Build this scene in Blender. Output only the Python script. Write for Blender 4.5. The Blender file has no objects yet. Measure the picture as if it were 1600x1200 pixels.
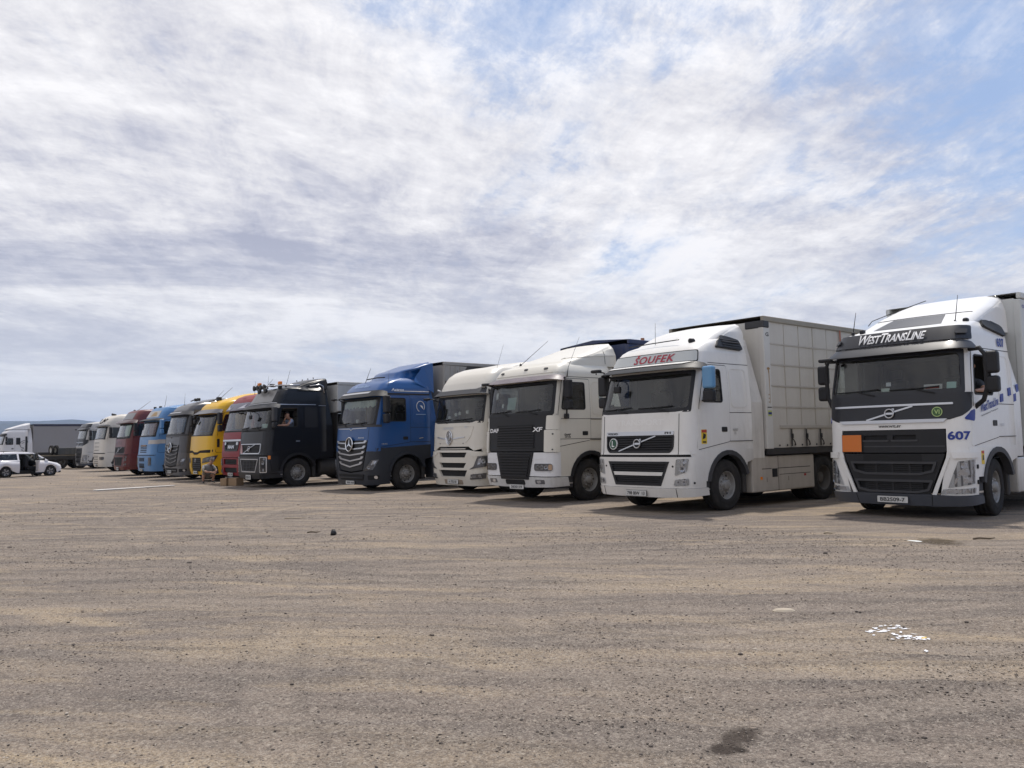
import bpy, bmesh, math, random
import numpy as np
from mathutils import Vector, Matrix
R = math.radians
PI = math.pi
random.seed(7)
sc = bpy.context.scene
COL = sc.collection

# ------------------------------------------------------------------ camera
HEAD, PITCH, ROLL, EYE = R(39.85), R(3.924), R(1.132), 1.4917
cam_d = bpy.data.cameras.new('camera')
cam_d.sensor_width = 36.0
cam_d.lens = 1283.1 / 1600 * 36.0
cam_d.clip_start = 0.1
cam_d.clip_end = 60000
cam = bpy.data.objects.new('camera', cam_d)
COL.objects.link(cam)
_fw = Vector((-math.cos(HEAD), math.sin(HEAD), 0)); _rt = Vector((math.sin(HEAD), math.cos(HEAD), 0)); _up = Vector((0, 0, 1))
_f2 = _fw * math.cos(PITCH) + _up * math.sin(PITCH); _u2 = _up * math.cos(PITCH) - _fw * math.sin(PITCH)
_r = _rt * math.cos(ROLL) - _u2 * math.sin(ROLL); _u = _u2 * math.cos(ROLL) + _rt * math.sin(ROLL)
M = Matrix.Identity(4)
for i in range(3):
    M[i][0], M[i][1], M[i][2] = _r[i], _u[i], -_f2[i]
M[2][3] = EYE
cam.matrix_world = M
sc.camera = cam

# ------------------------------------------------------------------ light
SUN_EL, SUN_AZ = R(67), math.atan2(-0.50, 0.86)      # azimuth measured from +Y towards +X
sun_dir = Vector((math.sin(SUN_AZ) * math.cos(SUN_EL), math.cos(SUN_AZ) * math.cos(SUN_EL), math.sin(SUN_EL)))
sd = bpy.data.lights.new('sun', 'SUN')
sd.energy = 2.9
sd.angle = R(3.5)
sd.color = (1.0, 0.94, 0.86)
so = bpy.data.objects.new('sun', sd)
COL.objects.link(so)
so.rotation_euler = sun_dir.to_track_quat('Z', 'Y').to_euler()
so.location = (0, 0, 60)
sc.view_settings.view_transform = 'Standard'
sc.view_settings.look = 'None'
sc.view_settings.gamma = 1.0
sc.view_settings.use_curve_mapping = False
sc.view_settings.exposure = 0.38
sc.cycles.max_bounces = 8
sc.cycles.transparent_max_bounces = 16
sc.cycles.volume_bounces = 0
sc.cycles.sample_clamp_indirect = 6.0


def N(nt, kind, **kw):
    n = nt.nodes.new(kind)
    for k, v in kw.items():
        if k in n.inputs.keys() if isinstance(k, str) else False:
            n.inputs[k].default_value = v
        else:
            setattr(n, k, v)
    return n


def ramp(nt, fac, stops):
    n = nt.nodes.new('ShaderNodeValToRGB')
    e = n.color_ramp.elements
    while len(e) < len(stops):
        e.new(0.5)
    for k, (p, c) in enumerate(stops):
        e[k].position = p
        e[k].color = (c, c, c, 1) if isinstance(c, (int, float)) else (*c, 1)
    nt.links.new(fac, n.inputs[0])
    return n.outputs[0]


def math_n(nt, op, a, b=None, clamp=False):
    n = nt.nodes.new('ShaderNodeMath')
    n.operation = op
    n.use_clamp = clamp
    for i, v in enumerate((a, b)):
        if v is None:
            continue
        if isinstance(v, (int, float)):
            n.inputs[i].default_value = v
        else:
            nt.links.new(v, n.inputs[i])
    return n.outputs[0]


def mixc(nt, fac, a, b):
    n = nt.nodes.new('ShaderNodeMix')
    n.data_type = 'RGBA'
    for i, v in ((0, fac), (6, a), (7, b)):
        if isinstance(v, (int, float)):
            n.inputs[i].default_value = v
        elif isinstance(v, tuple):
            n.inputs[i].default_value = (*v[:3], 1)
        else:
            nt.links.new(v, n.inputs[i])
    return n.outputs[2]


def noise(nt, vec, scale, detail=6, rough=0.55, dist=0.0):
    n = nt.nodes.new('ShaderNodeTexNoise')
    n.inputs['Scale'].default_value = scale
    n.inputs['Detail'].default_value = detail
    n.inputs['Roughness'].default_value = rough
    n.inputs['Distortion'].default_value = dist
    if vec is not None:
        nt.links.new(vec, n.inputs['Vector'])
    return n.outputs[0]


def mapping(nt, vec, loc=(0, 0, 0), rot=(0, 0, 0), scale=(1, 1, 1)):
    n = nt.nodes.new('ShaderNodeMapping')
    n.inputs[1].default_value = loc
    n.inputs[2].default_value = rot
    n.inputs[3].default_value = scale
    nt.links.new(vec, n.inputs[0])
    return n.outputs[0]


def aniso(nt, vec, ang, sx, sy, loc=(0, 0, 0)):
    """coordinates with x running along direction ang, scaled by sx along it and sy across it"""
    return mapping(nt, mapping(nt, vec, (0, 0, 0), (0, 0, -ang)), loc, (0, 0, 0), (sx, sy, 1))


# ------------------------------------------------------------------ sky
world = bpy.data.worlds.new('World')
sc.world = world
world.use_nodes = True
wt = world.node_tree
wt.nodes.clear()
w_out = wt.nodes.new('ShaderNodeOutputWorld')
w_bg = wt.nodes.new('ShaderNodeBackground')
w_bg.inputs[1].default_value = 0.1
wt.links.new(w_bg.outputs[0], w_out.inputs[0])
sky = wt.nodes.new('ShaderNodeTexSky')
sky.sky_type = 'NISHITA'
sky.sun_disc = False
sky.sun_elevation = SUN_EL
sky.sun_rotation = SUN_AZ
sky.altitude = 300
sky.air_density = 1.0
sky.dust_density = 1.2
sky.ozone_density = 1.5
tc = wt.nodes.new('ShaderNodeTexCoord')
sep = wt.nodes.new('ShaderNodeSeparateXYZ')
wt.links.new(tc.outputs['Generated'], sep.inputs[0])
zc = math_n(wt, 'MAXIMUM', sep.outputs[2], 0.0)
den = math_n(wt, 'ADD', zc, 0.10)
comb = wt.nodes.new('ShaderNodeCombineXYZ')
wt.links.new(math_n(wt, 'DIVIDE', sep.outputs[0], den), comb.inputs[0])
wt.links.new(math_n(wt, 'DIVIDE', sep.outputs[1], den), comb.inputs[1])
cv = comb.outputs[0]                                 # a flat cloud layer overhead
c1 = noise(wt, aniso(wt, cv, R(152), 0.60, 1.05, (4.3, 1.7, 0)), 0.95, 15, 0.64, 0.25)
c2 = noise(wt, aniso(wt, cv, R(62), 0.8, 1.0, (9.1, 3.2, 2)), 0.33, 3, 0.5, 0.1)
c3 = noise(wt, aniso(wt, cv, R(75), 0.60, 1.0, (1.5, 7.7, 5)), 1.15, 15, 0.66, 0.35)
c4 = noise(wt, aniso(wt, cv, R(145), 0.6, 1.2, (2.5, 0.3, 8)), 4.2, 12, 0.72, 0.35)
c5 = noise(wt, aniso(wt, cv, R(100), 0.7, 1.1, (6.5, 2.3, 4)), 11.0, 8, 0.75, 0.2)
# the cloud bank thins out towards +X +Y
bank = math_n(wt, 'MULTIPLY', math_n(wt, 'ADD', math_n(wt, 'MULTIPLY', sep.outputs[0], 0.64), math_n(wt, 'MULTIPLY', sep.outputs[1], 0.77)), -0.25)
cov = math_n(wt, 'ADD', math_n(wt, 'ADD', math_n(wt, 'MULTIPLY', c1, 0.66), math_n(wt, 'MULTIPLY', c2, 0.26)), math_n(wt, 'ADD', math_n(wt, 'MULTIPLY', c4, 0.24), math_n(wt, 'MULTIPLY', c5, 0.10)))
cov = math_n(wt, 'ADD', cov, bank)
cov = math_n(wt, 'ADD', cov, math_n(wt, 'MULTIPLY', math_n(wt, 'SUBTRACT', 0.35, zc), 0.10))
fac = ramp(wt, cov, [(0.48, 0.06), (0.53, 0.38), (0.575, 0.84), (0.63, 1.0)])
sh = math_n(wt, 'ADD', math_n(wt, 'MULTIPLY', c3, 0.62), math_n(wt, 'ADD', math_n(wt, 'MULTIPLY', c4, 0.26), math_n(wt, 'MULTIPLY', c5, 0.12)))
shade = ramp(wt, sh, [(0.40, (3.5, 3.65, 4.55)), (0.46, (4.9, 4.95, 5.6)), (0.515, (6.5, 6.45, 6.75)), (0.58, (8.0, 7.9, 8.05))])
blue = mixc(wt, 0.65, sky.outputs[0], (2.9, 4.0, 6.3))
col = mixc(wt, fac, blue, shade)
hz = ramp(wt, zc, [(0.0, 0.85), (0.08, 0.55), (0.24, 0.0)])
col = mixc(wt, hz, col, (6.3, 6.5, 6.95))
wt.links.new(col, w_bg.inputs[0])

# ------------------------------------------------------------------ materials
MATS = {}


def new_mat(name):
    m = bpy.data.materials.new(name)
    m.use_nodes = True
    nt = m.node_tree
    return m, nt, nt.nodes['Principled BSDF']


def paint(name, col, rough=0.38, dust=0.25, coat=0.25, metal=0.0, dustcol=(0.27, 0.235, 0.195), scale=1.0, spec=0.5, grime=0.0):
    """painted or plastic surface with uneven dust and streaks"""
    if name in MATS:
        return MATS[name]
    m, nt, b = new_mat(name)
    t = nt.nodes.new('ShaderNodeTexCoord')
    o = t.outputs['Object']
    n1 = noise(nt, o, 1.3 * scale, 8, 0.65, 0.3)
    n2 = noise(nt, mapping(nt, o, (3, 1, 0), (0, 0, 0), (9, 9, 0.9)), 1.0 * scale, 5, 0.6)
    d = math_n(nt, 'ADD', math_n(nt, 'MULTIPLY', n1, 0.6), math_n(nt, 'MULTIPLY', n2, 0.4))
    f = ramp(nt, d, [(0.36, 0.0), (0.50, 0.35), (0.68, 1.0)])
    f = math_n(nt, 'MULTIPLY', f, dust)
    cc = mixc(nt, f, tuple(col), dustcol)
    if grime:
        # road spray thrown up by the wheels, in vertical runs
        sp = nt.nodes.new('ShaderNodeSeparateXYZ')
        nt.links.new(o, sp.inputs[0])
        n3 = noise(nt, mapping(nt, o, (5, 2, 1), (0, 0, 0), (3.0, 3.0, 0.8)), 1.6, 8, 0.7, 0.4)
        hgt = ramp(nt, math_n(nt, 'ADD', math_n(nt, 'MULTIPLY', sp.outputs[2], 0.45), math_n(nt, 'MULTIPLY', math_n(nt, 'SUBTRACT', n3, 0.5), 0.9)), [(0.05, 1.0), (0.75, 0.10), (1.3, 0.0)])
        back = ramp(nt, math_n(nt, 'ADD', math_n(nt, 'MULTIPLY', sp.outputs[1], 0.4), math_n(nt, 'MULTIPLY', math_n(nt, 'SUBTRACT', n3, 0.5), 0.8)), [(0.35, 0.15), (0.95, 1.0)])
        g_ = math_n(nt, 'MULTIPLY', math_n(nt, 'MULTIPLY', hgt, back), grime)
        cc = mixc(nt, g_, cc, (0.17, 0.142, 0.115))
    nt.links.new(cc, b.inputs['Base Color'])
    nt.links.new(math_n(nt, 'ADD', math_n(nt, 'MULTIPLY', f, 0.5), rough), b.inputs['Roughness'])
    b.inputs['Coat Weight'].default_value = coat
    b.inputs['Coat Roughness'].default_value = 0.12
    b.inputs['Metallic'].default_value = metal
    b.inputs['Specular IOR Level'].default_value = spec
    MATS[name] = m
    return m


def plain(name, col, rough=0.6, metal=0.0, spec=0.5):
    if name in MATS:
        return MATS[name]
    m, nt, b = new_mat(name)
    b.inputs['Base Color'].default_value = (*col, 1)
    b.inputs['Roughness'].default_value = rough
    b.inputs['Metallic'].default_value = metal
    b.inputs['Specular IOR Level'].default_value = spec
    MATS[name] = m
    return m


def glass(name, tint, refl=1.0):
    if name in MATS:
        return MATS[name]
    m, nt, b = new_mat(name)
    nt.nodes.remove(b)
    tr = nt.nodes.new('ShaderNodeBsdfTransparent')
    tr.inputs[0].default_value = (*tint, 1)
    gl = nt.nodes.new('ShaderNodeBsdfGlossy')
    gl.inputs['Roughness'].default_value = 0.03
    fr = nt.nodes.new('ShaderNodeFresnel')
    fr.inputs[0].default_value = 1.5
    # dust film on the pane
    t = nt.nodes.new('ShaderNodeTexCoord')
    nz = noise(nt, t.outputs['Object'], 2.5, 6, 0.6)
    df = nt.nodes.new('ShaderNodeBsdfDiffuse')
    df.inputs[0].default_value = (0.30, 0.30, 0.29, 1)
    mx = nt.nodes.new('ShaderNodeMixShader')
    nt.links.new(math_n(nt, 'MULTIPLY', fr.outputs[0], 1.45 * refl, True), mx.inputs[0])
    nt.links.new(tr.outputs[0], mx.inputs[1])
    nt.links.new(gl.outputs[0], mx.inputs[2])
    m2 = nt.nodes.new('ShaderNodeMixShader')
    nt.links.new(math_n(nt, 'MULTIPLY', nz, 0.05), m2.inputs[0])
    nt.links.new(mx.outputs[0], m2.inputs[1])
    nt.links.new(df.outputs[0], m2.inputs[2])
    nt.links.new(m2.outputs[0], nt.nodes['Material Output'].inputs[0])
    MATS[name] = m
    return m


PLASTIC = paint('black plastic', (0.013, 0.0135, 0.016), 0.50, 0.14, 0.0, dustcol=(0.07, 0.065, 0.06), spec=0.35)
GREYPL = paint('grey plastic', (0.040, 0.041, 0.046), 0.55, 0.25, 0.0, dustcol=(0.10, 0.092, 0.085), spec=0.4)
SILVER = plain('silver trim', (0.55, 0.55, 0.56), 0.28, 0.85)
CHROME = plain('chrome', (0.72, 0.72, 0.73), 0.12, 1.0)
VOID = plain('dark recess', (0.008, 0.008, 0.009), 0.8)
SEAL = plain('rubber seal', (0.012, 0.012, 0.013), 0.7)
CHASSIS = paint('chassis paint', (0.020, 0.020, 0.021), 0.7, 0.5, 0.0, dustcol=(0.10, 0.085, 0.07))
RUBBER = paint('tyre rubber', (0.016, 0.016, 0.017), 0.85, 0.55, 0.0, dustcol=(0.085, 0.075, 0.065), scale=3, spec=0.25)
RIM = paint('steel rim', (0.30, 0.295, 0.285), 0.5, 0.6, 0.0, metal=0.35, dustcol=(0.13, 0.11, 0.09), scale=4)
RIMD = paint('dirty rim', (0.10, 0.095, 0.09), 0.65, 0.7, 0.0, dustcol=(0.10, 0.085, 0.07), scale=4)
LENS = glass('lamp lens', (0.85, 0.87, 0.9), 1.0)
REFLECTOR = plain('lamp reflector', (0.66, 0.66, 0.67), 0.20, 0.65)
LAMPDARK = plain('lamp bowl', (0.17, 0.17, 0.18), 0.3, 0.4)
AMBER = plain('amber lens', (0.75, 0.22, 0.02), 0.25)
GLASS = glass('window glass', (0.72, 0.77, 0.76), 1.0)
TINTED = glass('tinted glass', (0.25, 0.28, 0.28), 1.0)
DASH = paint('dashboard', (0.018, 0.018, 0.018), 0.75, 0.1, 0.0)
SEATM = paint('seat cloth', (0.06, 0.058, 0.058), 0.9, 0.3, 0.0)
CURTAIN = paint('cab curtain', (0.13, 0.125, 0.12), 0.95, 0.2, 0.0)
LINING = paint('cab lining', (0.20, 0.19, 0.175), 0.9, 0.2, 0.0)
WHITEINK = plain('white lettering', (0.78, 0.78, 0.78), 0.5)
BLACKINK = plain('black lettering', (0.015, 0.015, 0.018), 0.5)
BLUEINK = plain('blue lettering', (0.02, 0.045, 0.26), 0.45)
PLATE = paint('plate white', (0.62, 0.62, 0.60), 0.5, 0.35, 0.0, scale=5)
PAPER = plain('paper', (0.72, 0.73, 0.70), 0.8)


# ------------------------------------------------------------------ mesh helpers
def link(o, parent):
    COL.objects.link(o)
    if parent is not None:
        o.parent = parent
    return o


def mesh(name, verts, faces, mat, parent=None, smooth=None):
    """smooth: None flat, True all, or a list per face"""
    me = bpy.data.meshes.new(name)
    me.from_pydata([tuple(v) for v in verts], [], [tuple(f) for f in faces])
    if smooth is not None:
        if smooth is True:
            me.polygons.foreach_set('use_smooth', [True] * len(me.polygons))
        else:
            me.polygons.foreach_set('use_smooth', list(smooth))
    me.materials.append(mat)
    me.update()
    return link(bpy.data.objects.new(name, me), parent)


def from_bm(name, bm, mat, parent=None, smooth=False):
    me = bpy.data.meshes.new(name)
    if smooth:
        for f in bm.faces:
            f.smooth = True
    bm.to_mesh(me)
    bm.free()
    me.materials.append(mat)
    return link(bpy.data.objects.new(name, me), parent)


def box(name, x0, x1, y0, y1, z0, z1, mat, parent=None, bev=0.0, seg=2, taper=None):
    bm = bmesh.new()
    r = bmesh.ops.create_cube(bm, size=1.0)
    for v in r['verts']:
        t = v.co.z + 0.5
        v.co = ((x0 + x1) / 2 + v.co.x * (x1 - x0), (y0 + y1) / 2 + v.co.y * (y1 - y0), (z0 + z1) / 2 + v.co.z * (z1 - z0))
        if taper:
            cx, cy = (x0 + x1) / 2, (y0 + y1) / 2
            v.co.x = cx + (v.co.x - cx) * (1 + (taper[0] - 1) * t)
            v.co.y = cy + (v.co.y - cy) * (1 + (taper[1] - 1) * t) + (taper[2] * t if len(taper) > 2 else 0)
    if bev:
        bmesh.ops.bevel(bm, geom=list(bm.edges), offset=bev, segments=seg, affect='EDGES', profile=0.5)
    return from_bm(name, bm, mat, parent, smooth=False)


def tube_data(pts, r, n=8, closed=False):
    pts = [Vector(p) for p in pts]
    V, F = [], []
    m = len(pts)
    rs = r if isinstance(r, (list, tuple)) else [r] * m
    prev = None
    for i, p in enumerate(pts):
        a = pts[(i - 1) % m] if (i > 0 or closed) else p
        b = pts[(i + 1) % m] if (i < m - 1 or closed) else p
        d = (b - a).normalized()
        ref = prev if prev is not None else (Vector((0, 0, 1)) if abs(d.z) < 0.9 else Vector((1, 0, 0)))
        s = d.cross(ref).normalized()
        u = s.cross(d).normalized()
        prev = u
        for k in range(n):
            t = 2 * PI * k / n
            V.append(p + (s * math.cos(t) + u * math.sin(t)) * rs[i])
    for i in range(m if closed else m - 1):
        j = (i + 1) % m
        for k in range(n):
            l = (k + 1) % n
            F.append((i * n + k, i * n + l, j * n + l, j * n + k))
    if not closed:
        F.append(tuple(range(n - 1, -1, -1)))
        F.append(tuple((m - 1) * n + k for k in range(n)))
    return V, F


def tube(name, pts, r, mat, parent=None, n=8, closed=False):
    V, F = tube_data(pts, r, n, closed)
    return mesh(name, V, F, mat, parent, True)


def lathe_data(prof, n=40, axis='x', c=(0, 0, 0)):
    """prof: [(radius, along axis)]"""
    V, F = [], []
    for (r, a) in prof:
        for k in range(n):
            t = 2 * PI * k / n
            p = (a, r * math.cos(t), r * math.sin(t)) if axis == 'x' else ((r * math.cos(t), r * math.sin(t), a) if axis == 'z' else (r * math.cos(t), a, r * math.sin(t)))
            V.append((p[0] + c[0], p[1] + c[1], p[2] + c[2]))
    for i in range(len(prof) - 1):
        for k in range(n):
            l = (k + 1) % n
            F.append((i * n + k, i * n + l, (i + 1) * n + l, (i + 1) * n + k))
    return V, F


def lathe(name, prof, mat, parent=None, n=40, axis='x', c=(0, 0, 0), smooth=True):
    V, F = lathe_data(prof, n, axis, c)
    return mesh(name, V, F, mat, parent, smooth)


def empty(name, loc, rz=0.0):
    o = bpy.data.objects.new(name, None)
    COL.objects.link(o)
    o.location = loc
    o.rotation_euler = (0, 0, rz)
    o.empty_display_size = 0.3
    return o


def tag(o, label, cat=None, group=None, kind=None):
    if label:
        o['label'] = label
    if cat:
        o['category'] = cat
    if group:
        o['group'] = group
    if kind:
        o['kind'] = kind
    return o


def copy_tree(o, parent=None):
    c = o.copy()
    COL.objects.link(c)
    c.parent = parent
    for ch in list(o.children):
        copy_tree(ch, c)
    return c


# ---- 2-D outlines
def rrect(x0, z0, x1, z1, r=0.0, n=4):
    if r <= 0:
        return [(x0, z0), (x1, z0), (x1, z1), (x0, z1)]
    P = []
    for cx, cz, a0 in ((x1 - r, z0 + r, -90), (x1 - r, z1 - r, 0), (x0 + r, z1 - r, 90), (x0 + r, z0 + r, 180)):
        for k in range(n + 1):
            a = R(a0 + 90 * k / n)
            P.append((cx + r * math.cos(a), cz + r * math.sin(a)))
    return P


def rpoly(pts, r, n=4):
    """round the corners of a convex or concave polygon"""
    out = []
    m = len(pts)
    for i in range(m):
        a, b, c = Vector(pts[i - 1]), Vector(pts[i]), Vector(pts[(i + 1) % m])
        u, v = (a - b), (c - b)
        rr = min(r, u.length * 0.45, v.length * 0.45)
        p, q = b + u.normalized() * rr, b + v.normalized() * rr
        for k in range(n + 1):
            t = k / n
            out.append(tuple(p * (1 - t) ** 2 + b * 2 * t * (1 - t) + q * t * t))
    return out


def ellipse(cx, cz, rx, rz, n=28):
    return [(cx + rx * math.cos(2 * PI * k / n), cz + rz * math.sin(2 * PI * k / n)) for k in range(n)]


def grow(poly, d):
    """offset a polygon outwards by d (negative: inwards)"""
    m = len(poly)
    area = sum(poly[i - 1][0] * poly[i][1] - poly[i][0] * poly[i - 1][1] for i in range(m))
    sgn = 1 if area > 0 else -1
    out = []
    for i in range(m):
        a, b, c = Vector(poly[i - 1]), Vector(poly[i]), Vector(poly[(i + 1) % m])
        u, v = (b - a), (c - b)
        if u.length < 1e-7 or v.length < 1e-7:
            out.append(tuple(b)); continue
        u.normalize(); v.normalize()
        n1, n2 = Vector((u.y, -u.x)) * sgn, Vector((v.y, -v.x)) * sgn
        h = n1 + n2
        k = max(0.35, h.dot(n1))
        out.append(tuple(b + h * (d / k)))
    return out


def strip(pts, w):
    """outline of a line of width w through pts"""
    P = [Vector(p) for p in pts]
    L, Rr = [], []
    for i, p in enumerate(P):
        d = (P[min(i + 1, len(P) - 1)] - P[max(i - 1, 0)]).normalized()
        nn = Vector((-d.y, d.x)) * (w / 2)
        L.append(tuple(p + nn)); Rr.append(tuple(p - nn))
    return Rr + L[::-1]


def cut_poly(poly, holes=(), step=(0.14, 0.5)):
    bm = bmesh.new()
    vs = [bm.verts.new((p[0], p[1], 0)) for p in poly]
    bm.faces.new(vs)

    def bis(co, no):
        bmesh.ops.bisect_plane(bm, geom=list(bm.verts) + list(bm.edges) + list(bm.faces), dist=1e-6, plane_co=co, plane_no=no)
    for h in holes:
        for i in range(len(h)):
            a, b = Vector((*h[i - 1], 0)), Vector((*h[i], 0))
            d = b - a
            if d.length > 1e-6:
                bis(a, (d.y, -d.x, 0))
    for axis in (0, 1):
        lo = min(p[axis] for p in poly); hi = max(p[axis] for p in poly)
        if step[axis]:
            k = math.floor(lo / step[axis]) + 1
            while k * step[axis] < hi - 1e-4:
                if k * step[axis] > lo + 1e-4:
                    co = [0, 0, 0]; co[axis] = k * step[axis] + 1.3e-5
                    no = [0, 0, 0]; no[axis] = 1
                    bis(co, no)
                k += 1
    if holes:
        def inside(p, h):
            s = 0
            for i in range(len(h)):
                ax, ay = h[i - 1]; bx, by = h[i]
                c = (bx - ax) * (p.y - ay) - (by - ay) * (p.x - ax)
                if abs(c) < 1e-9:
                    continue
                if s == 0:
                    s = 1 if c > 0 else -1
                elif (c > 0) != (s > 0):
                    return False
            return True
        kill = [f for f in bm.faces if any(inside(f.calc_center_median(), h) for h in holes)]
        bmesh.ops.delete(bm, geom=kill, context='FACES')
    bmesh.ops.triangulate(bm, faces=[f for f in bm.faces if len(f.verts) > 4])
    return bm


def slab(name, poly, fn, d0, d1, mat, parent, holes=(), step=(0.14, 0.5), sgn=1, smooth=True):
    """a plate of outline poly laid on the surface fn(u, v, offset), from offset d0 to d1"""
    bm = cut_poly(poly, holes, step)
    bm.verts.index_update()
    V, F, S = [], [], []
    nv = len(bm.verts)
    uv = [(v.co.x * sgn, v.co.y) for v in bm.verts]
    top = [fn(u, v, d1) for u, v in uv]
    V += top
    for f in bm.faces:
        ids = [v.index for v in f.verts]
        F.append(ids if sgn > 0 else ids[::-1]); S.append(smooth)
    if abs(d1 - d0) > 1e-6:
        idx = {}
        for e in bm.edges:
            if len(e.link_faces) == 1:
                f = e.link_faces[0]
                a, b = e.verts[0].index, e.verts[1].index
                ids = [v.index for v in f.verts]
                i = ids.index(a)
                if ids[(i + 1) % len(ids)] != b:
                    a, b = b, a
                q = []
                for k, o in ((a, d1), (b, d1), (b, d0), (a, d0)):
                    if (k, o) not in idx:
                        idx[(k, o)] = len(V)
                        V.append(top[k] if o == d1 else fn(*uv[k], d0))
                    q.append(idx[(k, o)])
                q = q[::-1]
                F.append(q if sgn > 0 else q[::-1]); S.append(False)
    bm.free()
    return mesh(name, V, F, mat, parent, S)


def text_uv(s, bold=0.0, shear=0.0, small_caps=0.0, spacing=1.0):
    cu = bpy.data.curves.new('lettering', 'FONT')
    cu.body = s
    cu.offset = bold
    cu.shear = shear
    cu.space_character = spacing
    cu.resolution_u = 3
    if small_caps:
        cu.small_caps_scale = small_caps
        for k, ch in enumerate(s):
            if ch.islower():
                cu.body_format[k].use_small_caps = True
    o = bpy.data.objects.new('lettering', cu)
    COL.objects.link(o)
    dg = bpy.context.evaluated_depsgraph_get()
    me = bpy.data.meshes.new_from_object(o.evaluated_get(dg))
    bpy.data.objects.remove(o)
    bpy.data.curves.remove(cu)
    V = [(v.co.x, v.co.y) for v in me.vertices]
    F = [tuple(p.vertices) for p in me.polygons]
    bpy.data.meshes.remove(me)
    xs = [v[0] for v in V]; ys = [v[1] for v in V]
    x0, x1, y0, y1 = min(xs), max(xs), min(ys), max(ys)
    return [((x - x0) / (x1 - x0), (y - y0) / (y1 - y0)) for x, y in V], F


_TX = {}


def lettering(s, fn, cu, cv, w, h, off, mat, parent, bold=0.012, shear=0.0, small_caps=0.0, slope=0.0, name='lettering', spacing=1.0):
    k = (s, bold, shear, small_caps, spacing)
    if k not in _TX:
        _TX[k] = text_uv(*k)
    V, F = _TX[k]
    P = [fn(cu + (u - 0.5) * w, cv + (v - 0.5) * h + (u - 0.5) * w * slope, off) for u, v in V]
    return mesh(name, P, F, mat, parent)
# ------------------------------------------------------------------ cab surface
def interp(z, pts):
    if z <= pts[0][0]:
        return pts[0][1]
    for (a, va), (b, vb) in zip(pts, pts[1:]):
        if z <= b:
            return va + (vb - va) * (z - a) / (b - a)
    return pts[-1][1]


class Cab:
    """surface of a cab: front profile y(z), half width w(z), rounded front corners"""
    def __init__(self, root, prof, wid, r=0.28, bow=0.10, yr=2.25):
        self.root, self.prof, self.wid, self.r, self.bow, self.yr = root, prof, wid, r, bow, yr

    def sc(self, z):
        return interp(z, self.wid) - self.r + PI / 2 * self.r      # s where the side starts

    def yc(self, z):
        w = interp(z, self.wid)
        return interp(z, self.prof) + self.bow * ((w - self.r) / w) ** 2 + self.r

    def raw(self, s, z):
        w = interp(z, self.wid)
        yf = interp(z, self.prof)
        a = w - self.r
        t = abs(s)
        sg = 1 if s >= 0 else -1
        if t <= a:
            return Vector((s, min(yf + self.bow * (s / w) ** 2, self.yr), z))
        yb = yf + self.bow * (a / w) ** 2
        if t <= a + PI / 2 * self.r:
            th = (t - a) / self.r
            return Vector((sg * (a + self.r * math.sin(th)), min(yb + self.r * (1 - math.cos(th)), self.yr), z))
        return Vector((sg * w, min(yb + self.r + t - a - PI / 2 * self.r, self.yr), z))

    def P(self, s, z, off=0.0):
        p = self.raw(s, z)
        if abs(off) < 1e-9:
            return p
        e = 0.012
        du = self.raw(s + e, z) - self.raw(s - e, z)
        dv = self.raw(s, z + e) - self.raw(s, z - e)
        n = du.cross(dv)
        if n.length < 1e-12:
            n = Vector((1 if s > 0 else -1, 0, 0))
        return p + n.normalized() * off

    def s_of_y(self, y, z):
        w = interp(z, self.wid)
        a = w - self.r
        yb = interp(z, self.prof) + self.bow * (a / w) ** 2
        if y >= yb + self.r:
            return a + PI / 2 * self.r + (y - yb - self.r)
        c = max(-1.0, min(1.0, 1 - (y - yb) / self.r))
        return a + self.r * math.acos(c)

    def S(self, y, z, off=0.0):
        """right-hand (+x) side at depth y"""
        return self.P(self.s_of_y(y, z), z, off)

    def SL(self, y, z, off=0.0):
        p = self.P(self.s_of_y(y, z), z, off)
        return Vector((-p.x, p.y, p.z))

    # plates
    def F(self, name, poly, mat, d1=0.012, d0=-0.004, holes=(), parent=None, step=(0.13, 0.3)):
        return slab(name, poly, self.P, d0, d1, mat, parent or self.root, holes, step)

    def F2(self, name, poly, mat, d1=0.012, d0=-0.004, holes=(), parent=None, step=(0.10, 0.3)):
        """one on each side of the front"""
        a = slab(name, poly, self.P, d0, d1, mat, parent or self.root, holes, step, 1)
        b = slab(name, poly, self.P, d0, d1, mat, parent or self.root, holes, step, -1)
        return a, b

    def Sd(self, name, poly, mat, d1=0.012, d0=-0.004, holes=(), parent=None, step=(0.2, 0.3), both=True):
        a = slab(name, poly, self.S, d0, d1, mat, parent or self.root, holes, step, 1)
        b = slab(name, poly, self.SL, d0, d1, mat, parent or self.root, holes, step, 1) if both else None
        return a, b

    def text(self, s, cx, cz, w, h, mat, off=0.018, side=False, **kw):
        return lettering(s, self.S if side else self.P, cx, cz, w, h, off, mat, kw.pop('parent', None) or self.root, **kw)

    def line(self, name, pts, r, mat, off=0.02, parent=None, side=False):
        fn = self.S if side else self.P
        return tube(name, [fn(u, v, off) for u, v in pts], r, mat, parent or self.root, 6)


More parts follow.
